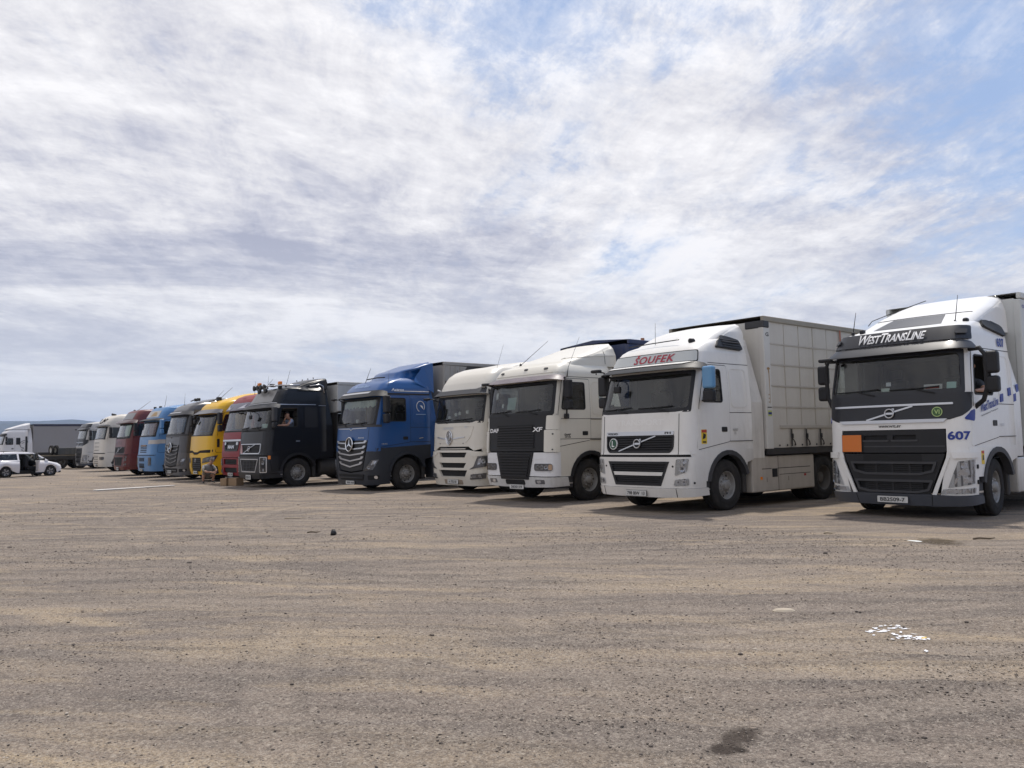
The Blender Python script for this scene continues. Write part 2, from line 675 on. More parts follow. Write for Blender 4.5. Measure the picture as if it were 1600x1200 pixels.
def shell(cab, name, mat, z0, ztop, ws=None, win=None, parent=None, thw=R(50), cap=True, dz=0.14):
    zs = {z0, ztop}
    for z, _ in cab.prof + cab.wid:
        if z0 < z < ztop:
            zs.add(z)
    for t in (ws, win[1:] if win else None):
        if t:
            zs.update(t)
    z = z0
    while z < ztop:
        zs.add(round(z, 4)); z += dz
    zl = []
    for z in sorted(zs):
        if not zl or z - zl[-1] > 0.02 or z in (ws or ()) or (win and z in win[1:]):
            zl.append(z)
    cols = [('y', cab.yr)]
    y1 = win[0] if win else 1.4
    k = cab.yr - 0.3
    while k > y1 + 0.1:
        cols.append(('y', k)); k -= 0.3
    cols += [('y', y1), ('m', 0.66), ('m', 0.33), ('t', 0.07)]
    th = [90, 72, math.degrees(thw), 34, 17]
    cols += [('c', R(t)) for t in th]
    fr = [1, 0.8, 0.6, 0.4, 0.2, 0]
    cols += [('f', f) for f in fr]
    half = cols[:]
    cols = [(a, b, 1) for a, b in half] + [(a, b, -1) for a, b in half[::-1][1:]]

    def pos(c, z):
        kind, v, sg = c
        w = interp(z, cab.wid)
        a = w - cab.r
        if kind == 'f':
            return cab.raw(sg * a * v, z)
        if kind == 'c':
            return cab.raw(sg * (a + cab.r * v), z)
        yc = cab.yc(z)
        if kind == 't':
            y = yc + v
        elif kind == 'm':
            y = (yc + 0.07) + (max(y1, yc + 0.07) - yc - 0.07) * v
        else:
            y = max(v, yc + (0.07 if v <= y1 + 1e-6 else 0.08))
        p = cab.raw(cab.s_of_y(min(y, 9), z), z)
        return Vector((p.x * sg, p.y, p.z))
    V, F = [], []
    for z in zl:
        for c in cols:
            V.append(pos(c, z))
    n = len(cols)
    i_th = [i for i, c in enumerate(cols) if c[0] == 'c' and abs(c[1] - thw) < 1e-6]
    i_y = [i for i, c in enumerate(cols) if c[0] == 'y' and abs(c[1] - y1) < 1e-6]
    i_t = [i for i, c in enumerate(cols) if c[0] == 't']
    for j in range(len(zl) - 1):
        zm = (zl[j] + zl[j + 1]) / 2
        for i in range(n - 1):
            if ws and zm < ws[1] and i_th[0] <= i < i_th[1]:
                continue
            if win and win[1] < zm < win[2] and (i_y[0] <= i < i_t[0] or i_t[1] <= i < i_y[1]):
                continue
            q = [j * n + i, j * n + i + 1, (j + 1) * n + i + 1, (j + 1) * n + i]
            F.append(q[::-1])
        F.append([j * n, (j + 1) * n, (j + 1) * n + n - 1, j * n + n - 1])
    if cap:
        k = (len(zl) - 1) * n
        F.append([k + i for i in range(n - 1, -1, -1)])
    return mesh(name, V, F, mat, parent or cab.root, True)


def arc(cx, cz, r, a0, a1, n=10):
    return [(cx + r * math.cos(R(a0 + (a1 - a0) * k / n)), cz + r * math.sin(R(a0 + (a1 - a0) * k / n))) for k in range(n + 1)]


# ------------------------------------------------------------------ wheels
def make_wheel(kind):
    dirty = RIMD if kind == 'rear' else RIM
    if kind == 'front':
        prof = [(0.285, 0.10), (0.292, 0.135), (0.275, 0.14), (0.262, 0.11), (0.255, 0.03), (0.20, 0.035), (0.172, 0.075), (0.165, 0.085), (0.10, 0.09), (0.095, 0.15), (0.075, 0.165), (0.0, 0.168)]
    else:
        prof = [(0.285, 0.12), (0.292, 0.14), (0.275, 0.145), (0.262, 0.11), (0.255, -0.02), (0.235, -0.06), (0.18, -0.075), (0.15, -0.07), (0.13, -0.06), (0.125, 0.06), (0.10, 0.075), (0.0, 0.077)]
    rim = lathe('wheel', prof, dirty, None, 36)
    t = [(0.28, -0.15), (0.33, -0.158), (0.42, -0.16), (0.475, -0.15), (0.502, -0.13), (0.51, -0.10)]
    for g in (-0.07, 0.0, 0.07):
        t += [(0.512, g - 0.012), (0.498, g - 0.010), (0.498, g + 0.010), (0.512, g + 0.012)]
    t += [(0.51, 0.10), (0.502, 0.13), (0.475, 0.15), (0.465, 0.151), (0.46, 0.155), (0.42, 0.16), (0.38, 0.158), (0.375, 0.161), (0.33, 0.158), (0.285, 0.148), (0.28, 0.10)]
    lathe('tyre', t, RUBBER, rim, 48)
    V, F = [], []
    for k in range(10):
        a = 2 * PI * (k + 0.5) / 10
        rr, x = (0.14, 0.08) if kind == 'front' else (0.165, -0.072)
        v, f = lathe_data([(0.018, x), (0.018, x + 0.035), (0.0, x + 0.038)], 6, 'x', (0, rr * math.cos(a), rr * math.sin(a)))
        F += [tuple(i + len(V) for i in q) for q in f]
        V += v
    mesh('wheel_nuts', V, F, SILVER if kind == 'front' else RIMD, rim)['kind'] = 'stuff'
    V, F = [], []
    if kind == 'front':
        for k in range(10):
            a = 2 * PI * k / 10
            v, f = lathe_data([(0.0, 0.0345), (0.022, 0.0365)], 8, 'x', (0, 0.222 * math.cos(a), 0.222 * math.sin(a)))
            F += [tuple(i + len(V) for i in q) for q in f]
            V += v
        mesh('vent_holes', V, F, VOID, rim)['kind'] = 'stuff'
    return rim


WHEEL_F, WHEEL_R = make_wheel('front'), make_wheel('rear')
WHEEL_USED = {'front': False, 'rear': False}


def wheel(kind, root, x, y, side=1, steer=0.0):
    p = WHEEL_F if kind == 'front' else WHEEL_R
    if WHEEL_USED[kind]:
        o = copy_tree(p, root)
    else:
        o = p
        o.parent = root
        WHEEL_USED[kind] = True
    o.location = (x, y, 0.505)
    o.rotation_euler = (random.uniform(0, 6), 0, (0 if side > 0 else PI) + steer)
    o.rotation_mode = 'ZYX' if False else 'XYZ'
    return o


# ------------------------------------------------------------------ tractor unit
FH2_W = [(0.25, 1.19), (0.6, 1.235), (2.2, 1.24), (2.9, 1.18), (3.3, 1.13), (3.6, 1.09), (3.9, 1.0)]


def tractor(name, label, x, y, body, prof, wid=FH2_W, r=0.28, bow=0.10, yr=2.25, ztop=3.9, ws=(2.02, 2.78), win=(1.22, 2.17, 2.84),
            doory=1.42, doorz=1.22, z0=1.22, low=None, flap=(2.62, 3.55), visor=None, mirror=None, detail=2, wb=3.7, steer=0.0,
            yaw=0.0, lowz=0.62, archr=0.64, skirt=None, flare=PLASTIC, flapmat=None, glassm=None, pillar=None, wins=True, curtain=CURTAIN,
            sidewin=None, open_window=False):
    root = empty('truck', (x, y, 0), yaw)
    tag(root, label, 'truck', 'trucks parked in a row')
    cab = Cab(root, prof, wid, r, bow, yr)
    cab.body = body
    low = low or body
    thw = R(50)
    shell(cab, 'cab_body', body, z0, ztop, ws, win, thw=thw)
    gm = glassm or GLASS
    aF = 1.35                                          # front axle
    # windscreen in a black surround
    sw0 = interp(ws[0], wid) - r + thw * r
    sw1 = interp(ws[1], wid) - r + thw * r
    outer = [(-sw0 - 0.03, ws[0] - 0.05), (sw0 + 0.03, ws[0] - 0.05), (sw1 + 0.03, ws[1] + 0.05), (-sw1 - 0.03, ws[1] + 0.05)]
    inner = rpoly([(-sw0 + 0.045, ws[0] + 0.03), (sw0 - 0.045, ws[0] + 0.03), (sw1 - 0.045, ws[1] - 0.015), (-sw1 + 0.045, ws[1] - 0.015)], 0.08, 3)
    wsc = cab.F('windscreen', outer, gm, -0.008, -0.008)
    cab.F('windscreen_surround', rpoly(outer, 0.04, 2), pillar or SEAL, 0.007, -0.012, holes=[inner], parent=wsc)
    if detail > 1:
        for sx in (-0.62, 0.42):
            piv = cab.P(sx + 0.35, ws[0] - 0.04, 0.03)
            mid = cab.P(sx + 0.05, ws[0] + 0.035, 0.035)
            w_ = tube('wiper', [piv, mid], 0.012, SEAL, wsc, 6)
            tube('wiper_blade', [cab.P(sx - 0.42, ws[0] + 0.045, 0.02), cab.P(sx + 0.1, ws[0] + 0.055, 0.02), cab.P(sx + 0.42, ws[0] + 0.075, 0.02)], 0.012, SEAL, wsc, 5)
    # doors with their windows
    yA0, yA1 = cab.yc(win[1]) + 0.055, cab.yc(win[2]) + 0.055
    hole = rpoly([(yA0 + 0.035, win[1] + 0.03), (win[0] - 0.03, win[1] + 0.03), (win[0] - 0.03, win[2] - 0.03), (yA1 + 0.035, win[2] - 0.03)], 0.06, 3)
    dzr = 0.17 if detail > 1 and archr > 0.5 else 0.02
    dl = [(yA0 - 0.16, doorz + 0.02), (doory, doorz + dzr), (doory, win[2] + 0.06), (yA1 - 0.03, win[2] + 0.06), (yA0 - 0.06, win[1] - 0.02)]
    for side, fn in ((1, cab.S), (-1, cab.SL)):
        slab('door_gap', rpoly(grow(dl, 0.014), 0.06, 3), fn, -0.004, 0.003, SEAL, root, [hole], (0.25, 0.4))
        d = slab('door', rpoly(dl, 0.05, 3), fn, -0.002, 0.011, body, root, [hole], (0.25, 0.4))
        if not (open_window and side > 0):
            slab('door_window', grow(hole, 0.01), fn, 0.001, 0.001, TINTED if not wins else gm, d, (), (0.3, 0.4))
        slab('window_seal', grow(hole, 0.016), fn, 0.004, 0.016, SEAL, d, [grow(hole, -0.014)], (0.3, 0.4))
        hy = doory - 0.16
        slab('door_handle', rrect(hy - 0.12, 1.58, hy + 0.06, 1.68, 0.02, 2), fn, 0.0, 0.02, PLASTIC, d)
        # rear side of the sleeper: one pressed panel
        if detail > 1 and yr - doory > 0.35:
            e = rrect(doory + 0.10, 2.1, min(yr - 0.12, doory + 0.62), win[2] + 0.0, 0.08, 4)
            if sidewin:
                slab('side_window', e, fn, 0.0, 0.006, gm if sidewin == 'glass' else PLASTIC, root)
            slab('side_panel', grow(e, 0.02), fn, -0.002, 0.008, body, root, [e] if True else [], (0.3, 0.4))
        if detail > 1:
            slab('panel_gap', strip([(doory, doorz + dzr), (yr, doorz + dzr)], 0.012), fn, -0.002, 0.0135, SEAL, root)
            slab('panel_gap', strip([(doory + 0.02, 1.97), (yr, 1.97)], 0.012), fn, -0.002, 0.003, SEAL, root)
            slab('panel_gap', strip([(yA1 + 0.1, win[2] + 0.11), (yr, win[2] + 0.11)], 0.012), fn, -0.002, 0.003, SEAL, root)
        # wing round the front wheel
        a0 = math.degrees(math.acos(0.62 / archr)) if archr > 0.62 else 0
        wing = [(0.33, lowz), (aF - archr * 0.98, lowz)] + arc(aF, 0.50, archr, 168, 22, 12) + [(aF + archr + 0.02, 0.95), (yr, 1.0), (yr, doorz + 0.005), (0.20, doorz + 0.005)]
        slab('wing', wing, fn, -0.05, 0.012, low, root, (), (0.2, 0.3))
        fl = arc(aF, 0.50, archr + 0.075, 170, 18, 12) + arc(aF, 0.50, archr - 0.015, 18, 170, 12)
        slab('wheel_arch_trim', fl, fn, -0.10, 0.035, flare, root, (), (0.25, 0.4))
        # entry step ahead of the wheel
        sx = side
        box('entry_step', min(0.9 * sx, 1.19 * sx), max(0.9 * sx, 1.19 * sx), 0.40, aF - 0.56, 0.34, lowz - 0.01, flare if flare is not PLASTIC else GREYPL, root, 0.015, 1)
        box('step_tread', min(1.0 * sx, 1.2 * sx), max(1.0 * sx, 1.2 * sx), 0.42, aF - 0.58, 0.44, 0.47, SILVER, root)
        box('mudguard', min(0.86 * sx, 1.18 * sx), max(0.86 * sx, 1.18 * sx), aF + 0.58, aF + 0.70, 0.32, 1.0, CHASSIS, root, 0.02, 1)
        # air deflector behind the cab
        if flap:
            wf = interp(1.5, wid)
            y1, z1 = flap
            V = []
            for (yy, zz) in ((yr - 0.005, 1.02), (y1, 1.02), (y1 - 0.02, 2.2), (y1 - 0.12, z1), (yr - 0.005, z1 + 0.05), (yr - 0.005, 2.2)):
                ww = interp(zz, wid) - 0.01
                V.append((sx * ww, yy, zz))
            for (a, b, c) in list(V):
                V.append((a - sx * 0.03, b, c))
            Fc = [(0, 1, 2, 5), (5, 2, 3, 4), (6, 7, 8, 11), (11, 8, 9, 10), (1, 2, 8, 7), (2, 3, 9, 8), (3, 4, 10, 9), (0, 1, 7, 6)]
            mesh('air_deflector', V, Fc, flapmat or body, root)
    # running gear
    fw1 = wheel('front', root, 1.045, aF, 1, steer)
    wheel('front', root, -1.045, aF, -1, steer)
    for sx in (1, -1):
        wheel('rear', root, sx * 1.06, aF + wb, sx)
        wheel('rear', root, sx * 0.72, aF + wb, sx)
    for sx in (-1, 1):
        box('chassis_rail', sx * 0.43 - 0.04, sx * 0.43 + 0.04, 0.5, aF + wb + 0.9, 0.72, 1.0, CHASSIS, root)
    box('engine', -0.42, 0.42, 0.75, 2.2, 0.45, 1.18, CHASSIS, root, 0.05, 1)
    box('front_axle', -0.9, 0.9, aF - 0.06, aF + 0.06, 0.40, 0.54, CHASSIS, root, 0.02, 1)
    box('rear_axle', -0.6, 0.6, aF + wb - 0.09, aF + wb + 0.09, 0.40, 0.60, CHASSIS, root, 0.03, 1)
    box('radiator', -0.72, 0.72, 0.34, 0.52, 0.42, 1.75, VOID, root)
    box('cab_floor', -1.13, 1.13, 0.50, yr - 0.02, z0 - 0.03, z0 + 0.03, CHASSIS, root)
    box('fifth_wheel', -0.45, 0.45, aF + wb - 0.75, aF + wb + 0.25, 1.0, 1.12, CHASSIS, root, 0.04, 1)
    for sx in (-1, 1):
        box('rear_mudguard', min(sx * 0.6, sx * 1.2), max(sx * 0.6, sx * 1.2), aF + wb - 0.55, aF + wb + 0.55, 1.05, 1.09, CHASSIS, root, 0.015, 1)
        if skirt:
            y0, y1, zb, zt, sm = skirt
            sk = box('side_skirt', min(sx * 0.80, sx * 1.22), max(sx * 0.80, sx * 1.22), y0, y1, zb, zt, sm, root, 0.03, 2)
        else:
            bm = bmesh.new()
            lathe('fuel_tank', [(0.0, 2.25), (0.27, 2.25), (0.30, 2.28), (0.30, 3.45), (0.27, 3.48), (0.0, 3.48)], SILVER if sx < 0 else CHASSIS, root, 20, 'y', (sx * 0.86, 0, 0.66))
            bm.free()
    # inside of the cab
    yd = interp(ws[0], prof)
    box('dashboard', -1.08, 1.08, yd + 0.14, yd + 0.62, 1.6, ws[0] - 0.015, DASH, root, 0.06, 2)
    box('cab_back_wall', -1.12, 1.12, yr - 0.10, yr - 0.07, 1.25, win[2] + 0.25, curtain, root)
    box('cab_ceiling', -1.08, 1.08, interp(ws[1], prof) + 0.18, yr - 0.1, ws[1] + 0.03, ws[1] + 0.06, LINING, root)
    for sx in (0.58, -0.58):
        st = box('seat', sx - 0.25, sx + 0.25, 1.02, 1.52, 1.72, 1.88, SEATM, root, 0.05, 2)
        box('backrest', sx - 0.25, sx + 0.25, 1.46, 1.62, 1.80, 2.50, SEATM, st, 0.05, 2)
        box('headrest', sx - 0.14, sx + 0.14, 1.50, 1.60, 2.52, 2.72, SEATM, st, 0.04, 2)
    tube('steering_wheel', [(0.58 + 0.22 * math.cos(a), yd + 0.78 + 0.12 * math.sin(a), 2.08 + 0.19 * math.sin(a)) for a in [2 * PI * k / 20 for k in range(20)]], 0.018, SEAL, root, 6, True)
    # sun visor
    if visor:
        zv0, zv1, vm, proj, sv = visor
        fn = lambda u, v, o: cab.P(u, v, o + 0.012 + proj * (zv1 - v) / (zv1 - zv0))
        ov = rpoly([(-sv, zv0 + 0.02), (-sv * 0.5, zv0 - 0.0), (sv * 0.5, zv0 - 0.0), (sv, zv0 + 0.02), (sv, zv1 - 0.03), (sv * 0.9, zv1), (-sv * 0.9, zv1), (-sv, zv1 - 0.03)], 0.03, 3)
        slab('sun_visor', ov, fn, -0.01, 0.022, vm, root, (), (0.10, 0.1))
    # mirrors
    if mirror:
        mm, mz0, mz1, my = mirror[:4]
        capm = mirror[4] if len(mirror) > 4 else mm
        for sx in (1, -1):
            wx = interp(2.3, wid)
            x0, x1 = sx * (wx + 0.13), sx * (wx + 0.37)
            my = mirror[3] + (0.14 if sx > 0 else 0.30)
            zs = mz0 + (mz1 - mz0) * 0.36
            mr = box('mirror', min(x0, x1), max(x0, x1), my, my + 0.16, zs + 0.012, mz1, capm if sx > 0 else mm, root, 0.045, 3)
            box('lower_mirror', min(x0, x1), max(x0, x1), my + 0.005, my + 0.16, mz0, zs - 0.012, mm, mr, 0.045, 3)
            xm = (x0 + x1) / 2
            box('mirror_glass', min(x0, x1) + 0.02, max(x0, x1) - 0.02, my + 0.158, my + 0.164, zs + 0.04, mz1 - 0.03, CHROME, mr)
            yb = cab.yc(mz1 - 0.05)
            tube('mirror_arm', [(sx * (wx - 0.05), yb - 0.02, mz1 - 0.04), (sx * (wx + 0.12), my + 0.07, mz1 - 0.02), (xm, my + 0.08, mz1 - 0.03)], 0.022, mm, mr, 8)
            tube('mirror_arm', [(sx * (wx - 0.04), yb - 0.05, mz0 + 0.05), (sx * (wx + 0.12), my + 0.07, mz0 + 0.03), (xm, my + 0.08, mz0 + 0.04)], 0.022, mm, mr, 8)
    return root, cab


def front_mirror(cab, s=-1.0, z=2.8, drop=0.30, out=0.30, mat=PLASTIC):
    """the small mirror hung on an arm ahead of the windscreen corner"""
    p0, p1 = cab.P(s, z, 0.02), cab.P(s - 0.06, z + 0.02, out)
    a = tube('kerb_mirror_arm', [p0, (p0 + p1) / 2 + Vector((0, 0, 0.05)), p1, p1 + Vector((0, 0, -0.06))], 0.016, mat, cab.root, 7)
    box('kerb_mirror', p1.x - 0.13, p1.x + 0.13, p1.y - 0.06, p1.y + 0.06, p1.z - 0.02, p1.z + 0.05, mat, a, 0.03, 2)
    return a


def antenna(root, p, top, r=0.006):
    p, top = Vector(p), Vector(top)
    a = tube('antenna', [p, p + (top - p) * 0.5, top], [r, r * 0.8, r * 0.5], PLASTIC, root, 5)
    lathe('antenna_base', [(0.035, 0), (0.03, 0.04), (0.012, 0.07), (0, 0.07)], PLASTIC, a, 10, 'z', tuple(p - Vector((0, 0, 0.02))))
    return a


def lamp_unit(cab, poly, cells=(), off=0.0, bowl=None):
    """headlight on both sides: bowl, reflectors and clear lens"""
    fn = cab.P
    for sg in (1, -1):
        h = slab('headlight', poly, fn, off - 0.012, off + 0.008, bowl or LAMPDARK, cab.root, (), (0.08, 0.2), sg)
        for c in cells:
            if len(c) == 3:
                slab('reflector', ellipse(c[0], c[1], c[2], c[2], 16), fn, off, off + 0.014, REFLECTOR, h, [], (0.2, 0.3), sg)
                slab('bulb', ellipse(c[0], c[1], c[2] * 0.45, c[2] * 0.45, 12), fn, off, off + 0.019, LAMPDARK, h, [], (0.2, 0.3), sg)
            else:
                slab('reflector', rpoly(list(c), 0.015, 2), fn, off, off + 0.014, REFLECTOR, h, [], (0.2, 0.3), sg)
        slab('lens', poly, fn, off, off + 0.026, LENS, h, (), (0.08, 0.2), sg)


def number_plate(cab, cx, z0, z1, s, ow=0.27, off=0.05, text_w=0.42):
    fn = lambda u, v, o: Vector((cx + u, cab.P(cx, (z0 + z1) / 2).y - off - o, v))
    p = slab('number_plate', rrect(-ow, z0, ow, z1, 0.01, 2), fn, -0.01, 0.006, PLATE, cab.root)
    slab('plate_rim', rrect(-ow - 0.006, z0 - 0.006, ow + 0.006, z1 + 0.006, 0.012, 2), fn, -0.012, 0.0, SEAL, p)
    if s:
        lettering(s, fn, 0.0, (z0 + z1) / 2, text_w, (z1 - z0) * 0.62, 0.010, BLACKINK, p, 0.02)
    else:
        zc_ = (z0 + z1) / 2
        for k in range(6):
            u = -ow * 0.72 + k * ow * 0.27 + (0.03 if k > 2 else 0)
            slab('plate_mark', rrect(u, zc_ - 0.03, u + ow * 0.17, zc_ + 0.03), fn, 0.0, 0.009, BLACKINK, p)
    return p


def bars(cab, z0, z1, n, xw, mat, h=0.028, d=0.0, parent=None, name='slat', top_w=None):
    """n horizontal slats between z0 and z1, half width running from xw (bottom) to top_w (top)"""
    for k in range(n):
        z = z0 + (z1 - z0) * (k + 0.5) / n
        w = xw + ((top_w or xw) - xw) * (k + 0.5) / n
        cab.F(name, [(-w, z - h / 2), (w, z - h / 2), (w, z + h / 2), (-w, z + h / 2)], mat, d + 0.018, d - 0.012, parent=parent, step=(0.25, None))


def ring_badge(cab, cx, cz, r, mat, t=0.02, off=0.03, parent=None):
    pts = [cab.P(cx + r * math.cos(a), cz + r * math.sin(a), off) for a in [2 * PI * k / 24 for k in range(24)]]
    return tube('badge', pts, t / 2, mat, parent or cab.root, 6, True)


def fairing(root, name, mat, prof, wid, z0, z1, r=0.35, bow=0.25, yr=2.3):
    c = Cab(root, prof, wid, r, bow, yr)
    return shell(c, name, mat, z0, z1, dz=0.06), c
# ------------------------------------------------------------------ the trucks, from right to left
def diag(cab, x0, z0, x1, z1, cz, r, mat, w=0.028, off=0.02):
    cab.F('grille_bar', strip([(x0, z0), ((x0 + x1) / 2, (z0 + z1) / 2), (x1, z1)], w), mat, off + 0.008, off - 0.012)
    b = ring_badge(cab, 0, cz, r, mat, 0.026, off + 0.022)
    cab.F('badge_centre', ellipse(0, cz, r * 0.85, r * 0.85, 20), PLASTIC, off + 0.012, off - 0.01, parent=b)
    cab.F('badge_band', rrect(-r * 0.95, cz - r * 0.22, r * 0.95, cz + r * 0.22), mat, off + 0.018, off, parent=b)
    cab.F('badge_arrow', [(r * 0.5, cz + r * 1.15), (r * 1.1, cz + r * 0.6), (r * 1.1, cz + r * 1.15)], mat, off + 0.015, off, parent=b)


# ---- the white truck with the dark sign board above the windscreen
WHITE_A = paint('white fleet paint', (0.80, 0.795, 0.775), 0.34, 0.08, grime=0.75)
DARK_A = paint('dark front band', (0.017, 0.018, 0.023), 0.40, 0.08, 0.1, dustcol=(0.08, 0.075, 0.07), spec=0.4)
BUMP_A = paint('slate bumper', (0.060, 0.067, 0.083), 0.5, 0.2, 0.0, dustcol=(0.12, 0.115, 0.11))
ORANGE = plain('orange plate', (0.62, 0.17, 0.025), 0.5)
GREEN = plain('green sticker', (0.045, 0.11, 0.03), 0.5)
GREEN_L = plain('light green rim', (0.42, 0.55, 0.22), 0.5)


def fh4_front(cab, dark, white, full=True):
    F = cab.F
    sc1 = cab.sc(1.5)
    e = sc1 + 0.04
    # upper dark band under the windscreen and the white panel below it
    F('upper_front_band', [(-1.0, 1.70), (1.0, 1.70), (1.18, 1.76), (e, 1.93), (e, 2.16), (-e, 2.16), (-e, 1.93), (-1.18, 1.76)], dark, 0.014, -0.02)
    hole = rpoly([(-0.93, 1.135), (0.93, 1.135), (0.93, 1.545), (-0.93, 1.545)], 0.05, 3)
    F('front_panel', [(-e, 1.16), (e, 1.16), (e, 1.95), (1.18, 1.775), (1.0, 1.715), (-1.0, 1.715), (-1.18, 1.775), (-e, 1.95)], white, 0.010, -0.02, holes=[[(-0.93, 1.0), (0.93, 1.0), (0.93, 1.545), (-0.93, 1.545)]])
    F('trim_bar', rrect(-1.05, 1.955, 1.05, 1.99, 0.01, 2), SILVER, 0.034, 0.0)
    F('trim_bar', [(-0.90, 1.66), (0.90, 1.66), (0.96, 1.715), (-0.96, 1.715)], SILVER, 0.040, 0.0)
    diag(cab, -0.43, 1.72, 0.40, 1.95, 1.83, 0.078, SILVER)
    # upper grille panel
    g = F('upper_grille', rpoly([(-0.92, 1.14), (0.92, 1.14), (0.92, 1.54), (-0.92, 1.54)], 0.05, 3), PLASTIC, 0.012, -0.03,
          holes=[rrect(-0.50, 1.37, -0.06, 1.45), rrect(0.04, 1.37, 0.44, 1.45)])
    F('grille_recess', rrect(-0.6, 1.3, 0.6, 1.5), VOID, -0.02, -0.02, parent=g)
    for xa, xb in ((-0.52, -0.04), (0.02, 0.46)):
        F('grille_lip', [(xa, 1.335), (xb, 1.335), (xb + 0.02, 1.365), (xa - 0.02, 1.365)], GREYPL, 0.022, 0.0, parent=g)
    F('grille_step', strip([(-0.5, 1.25), (0.9, 1.25)], 0.02), GREYPL, 0.016, 0.0, parent=g)
    # bumper with tall lower grille
    lo = [(-0.62, 0.40), (0.62, 0.40), (0.90, 1.12), (-0.90, 1.12)]
    o1 = [(-0.47, 0.785), (0.47, 0.785), (0.68, 0.835), (0.72, 0.95), (-0.72, 0.95), (-0.68, 0.835)]
    o2 = [(-0.44, 0.475), (0.44, 0.475), (0.60, 0.515), (0.65, 0.635), (-0.65, 0.635), (-0.60, 0.515)]
    lg = F('lower_grille', lo, PLASTIC, 0.010, -0.03, holes=[o1, o2])
    F('grille_recess', [(-0.66, 0.45), (0.66, 0.45), (0.8, 1.0), (-0.8, 1.0)], VOID, -0.045, -0.045, parent=lg)
    for o in (o1, o2):
        F('grille_frame', rpoly(grow(o, 0.035), 0.02, 2), GREYPL, 0.035, -0.01, holes=[grow(o, -0.006)], parent=lg)
        zz = [p[1] for p in o]
        for k in range(4):
            z = min(zz) + (max(zz) - min(zz)) * (k + 0.7) / 4.6
            F('slat', rrect(-0.52, z - 0.011, 0.52, z + 0.011), PLASTIC, -0.012, -0.04, parent=lg, step=(0.3, None))
        for xx in (-0.3, 0.0, 0.3):
            F('slat', rrect(xx - 0.02, min(zz), xx + 0.02, max(zz)), PLASTIC, -0.008, -0.04, parent=lg, step=(0.3, None))
    F('grille_mesh', rrect(-0.52, 1.0, 0.52, 1.115), VOID, 0.013, 0.0, parent=lg)
    # white cheeks and headlights
    hl = [(0.925, 0.545), (1.36, 0.62), (1.40, 1.02), (1.09, 0.99)]
    hs = e + 0.10
    cab.F2('headlight_surround', [(0.80, 0.42), (hs, 0.42), (hs, 0.60), (hs + 0.02, 1.16), (0.93, 1.16)], white, 0.010, -0.02)
    cab.F2('headlight_brow', [(1.02, 1.04), (hs, 1.05), (hs, 1.14), (1.0, 1.15)], white, 0.05, 0.0)
    cab.F2('headlight_trim', [(0.66, 0.41), (0.73, 0.41), (0.97, 1.05), (0.92, 1.06)], white, 0.03, 0.0)
    lamp_unit(cab, hl, cells=[[(1.12, 0.88), (1.36, 0.90), (1.37, 0.99), (1.13, 0.96)], [(1.06, 0.74), (1.34, 0.77), (1.355, 0.87), (1.10, 0.85)], [(1.0, 0.60), (1.32, 0.64), (1.335, 0.73), (1.04, 0.71)]])
    lamp_unit(cab, [(0.80, 0.435), (1.38, 0.46), (1.39, 0.545), (0.85, 0.52)], cells=[[(0.88, 0.45), (1.1, 0.46), (1.12, 0.52), (0.9, 0.51)], [(1.16, 0.465), (1.34, 0.47), (1.35, 0.53), (1.18, 0.525)]])
    b = F('bumper', [(-hs - 0.12, 0.27), (-0.7, 0.235), (0.7, 0.235), (hs + 0.12, 0.27), (hs + 0.12, 0.40), (0.7, 0.425), (-0.7, 0.425), (-hs - 0.12, 0.40)], BUMP_A, 0.045, -0.06)
    for xx in (-0.64, 0.64):
        F('bumper_joint', strip([(xx, 0.24), (xx * 1.05, 0.42)], 0.012), SEAL, 0.047, 0.03, parent=b)
    cab.F2('side_marker', rrect(e + 0.03, 0.86, e + 0.08, 0.93, 0.01, 2), SEAL, 0.03, 0.0)
    cab.F2('side_marker', rrect(e + 0.03, 0.60, e + 0.08, 0.67, 0.01, 2), SEAL, 0.03, 0.0)


PROF4 = [(0.22, 0.07), (0.42, 0.0), (1.1, 0.0), (1.7, 0.02), (2.18, 0.06), (2.88, 0.20), (3.08, 0.25), (3.2, 0.30), (3.32, 0.42), (3.38, 0.56), (3.44, 0.80), (3.49, 1.10), (3.53, 1.5), (3.56, 2.2)]
WID4 = [(0.22, 1.20), (0.6, 1.24), (2.2, 1.245), (2.9, 1.20), (3.2, 1.17), (3.36, 1.12), (3.46, 1.04), (3.53, 0.95), (3.56, 0.88)]


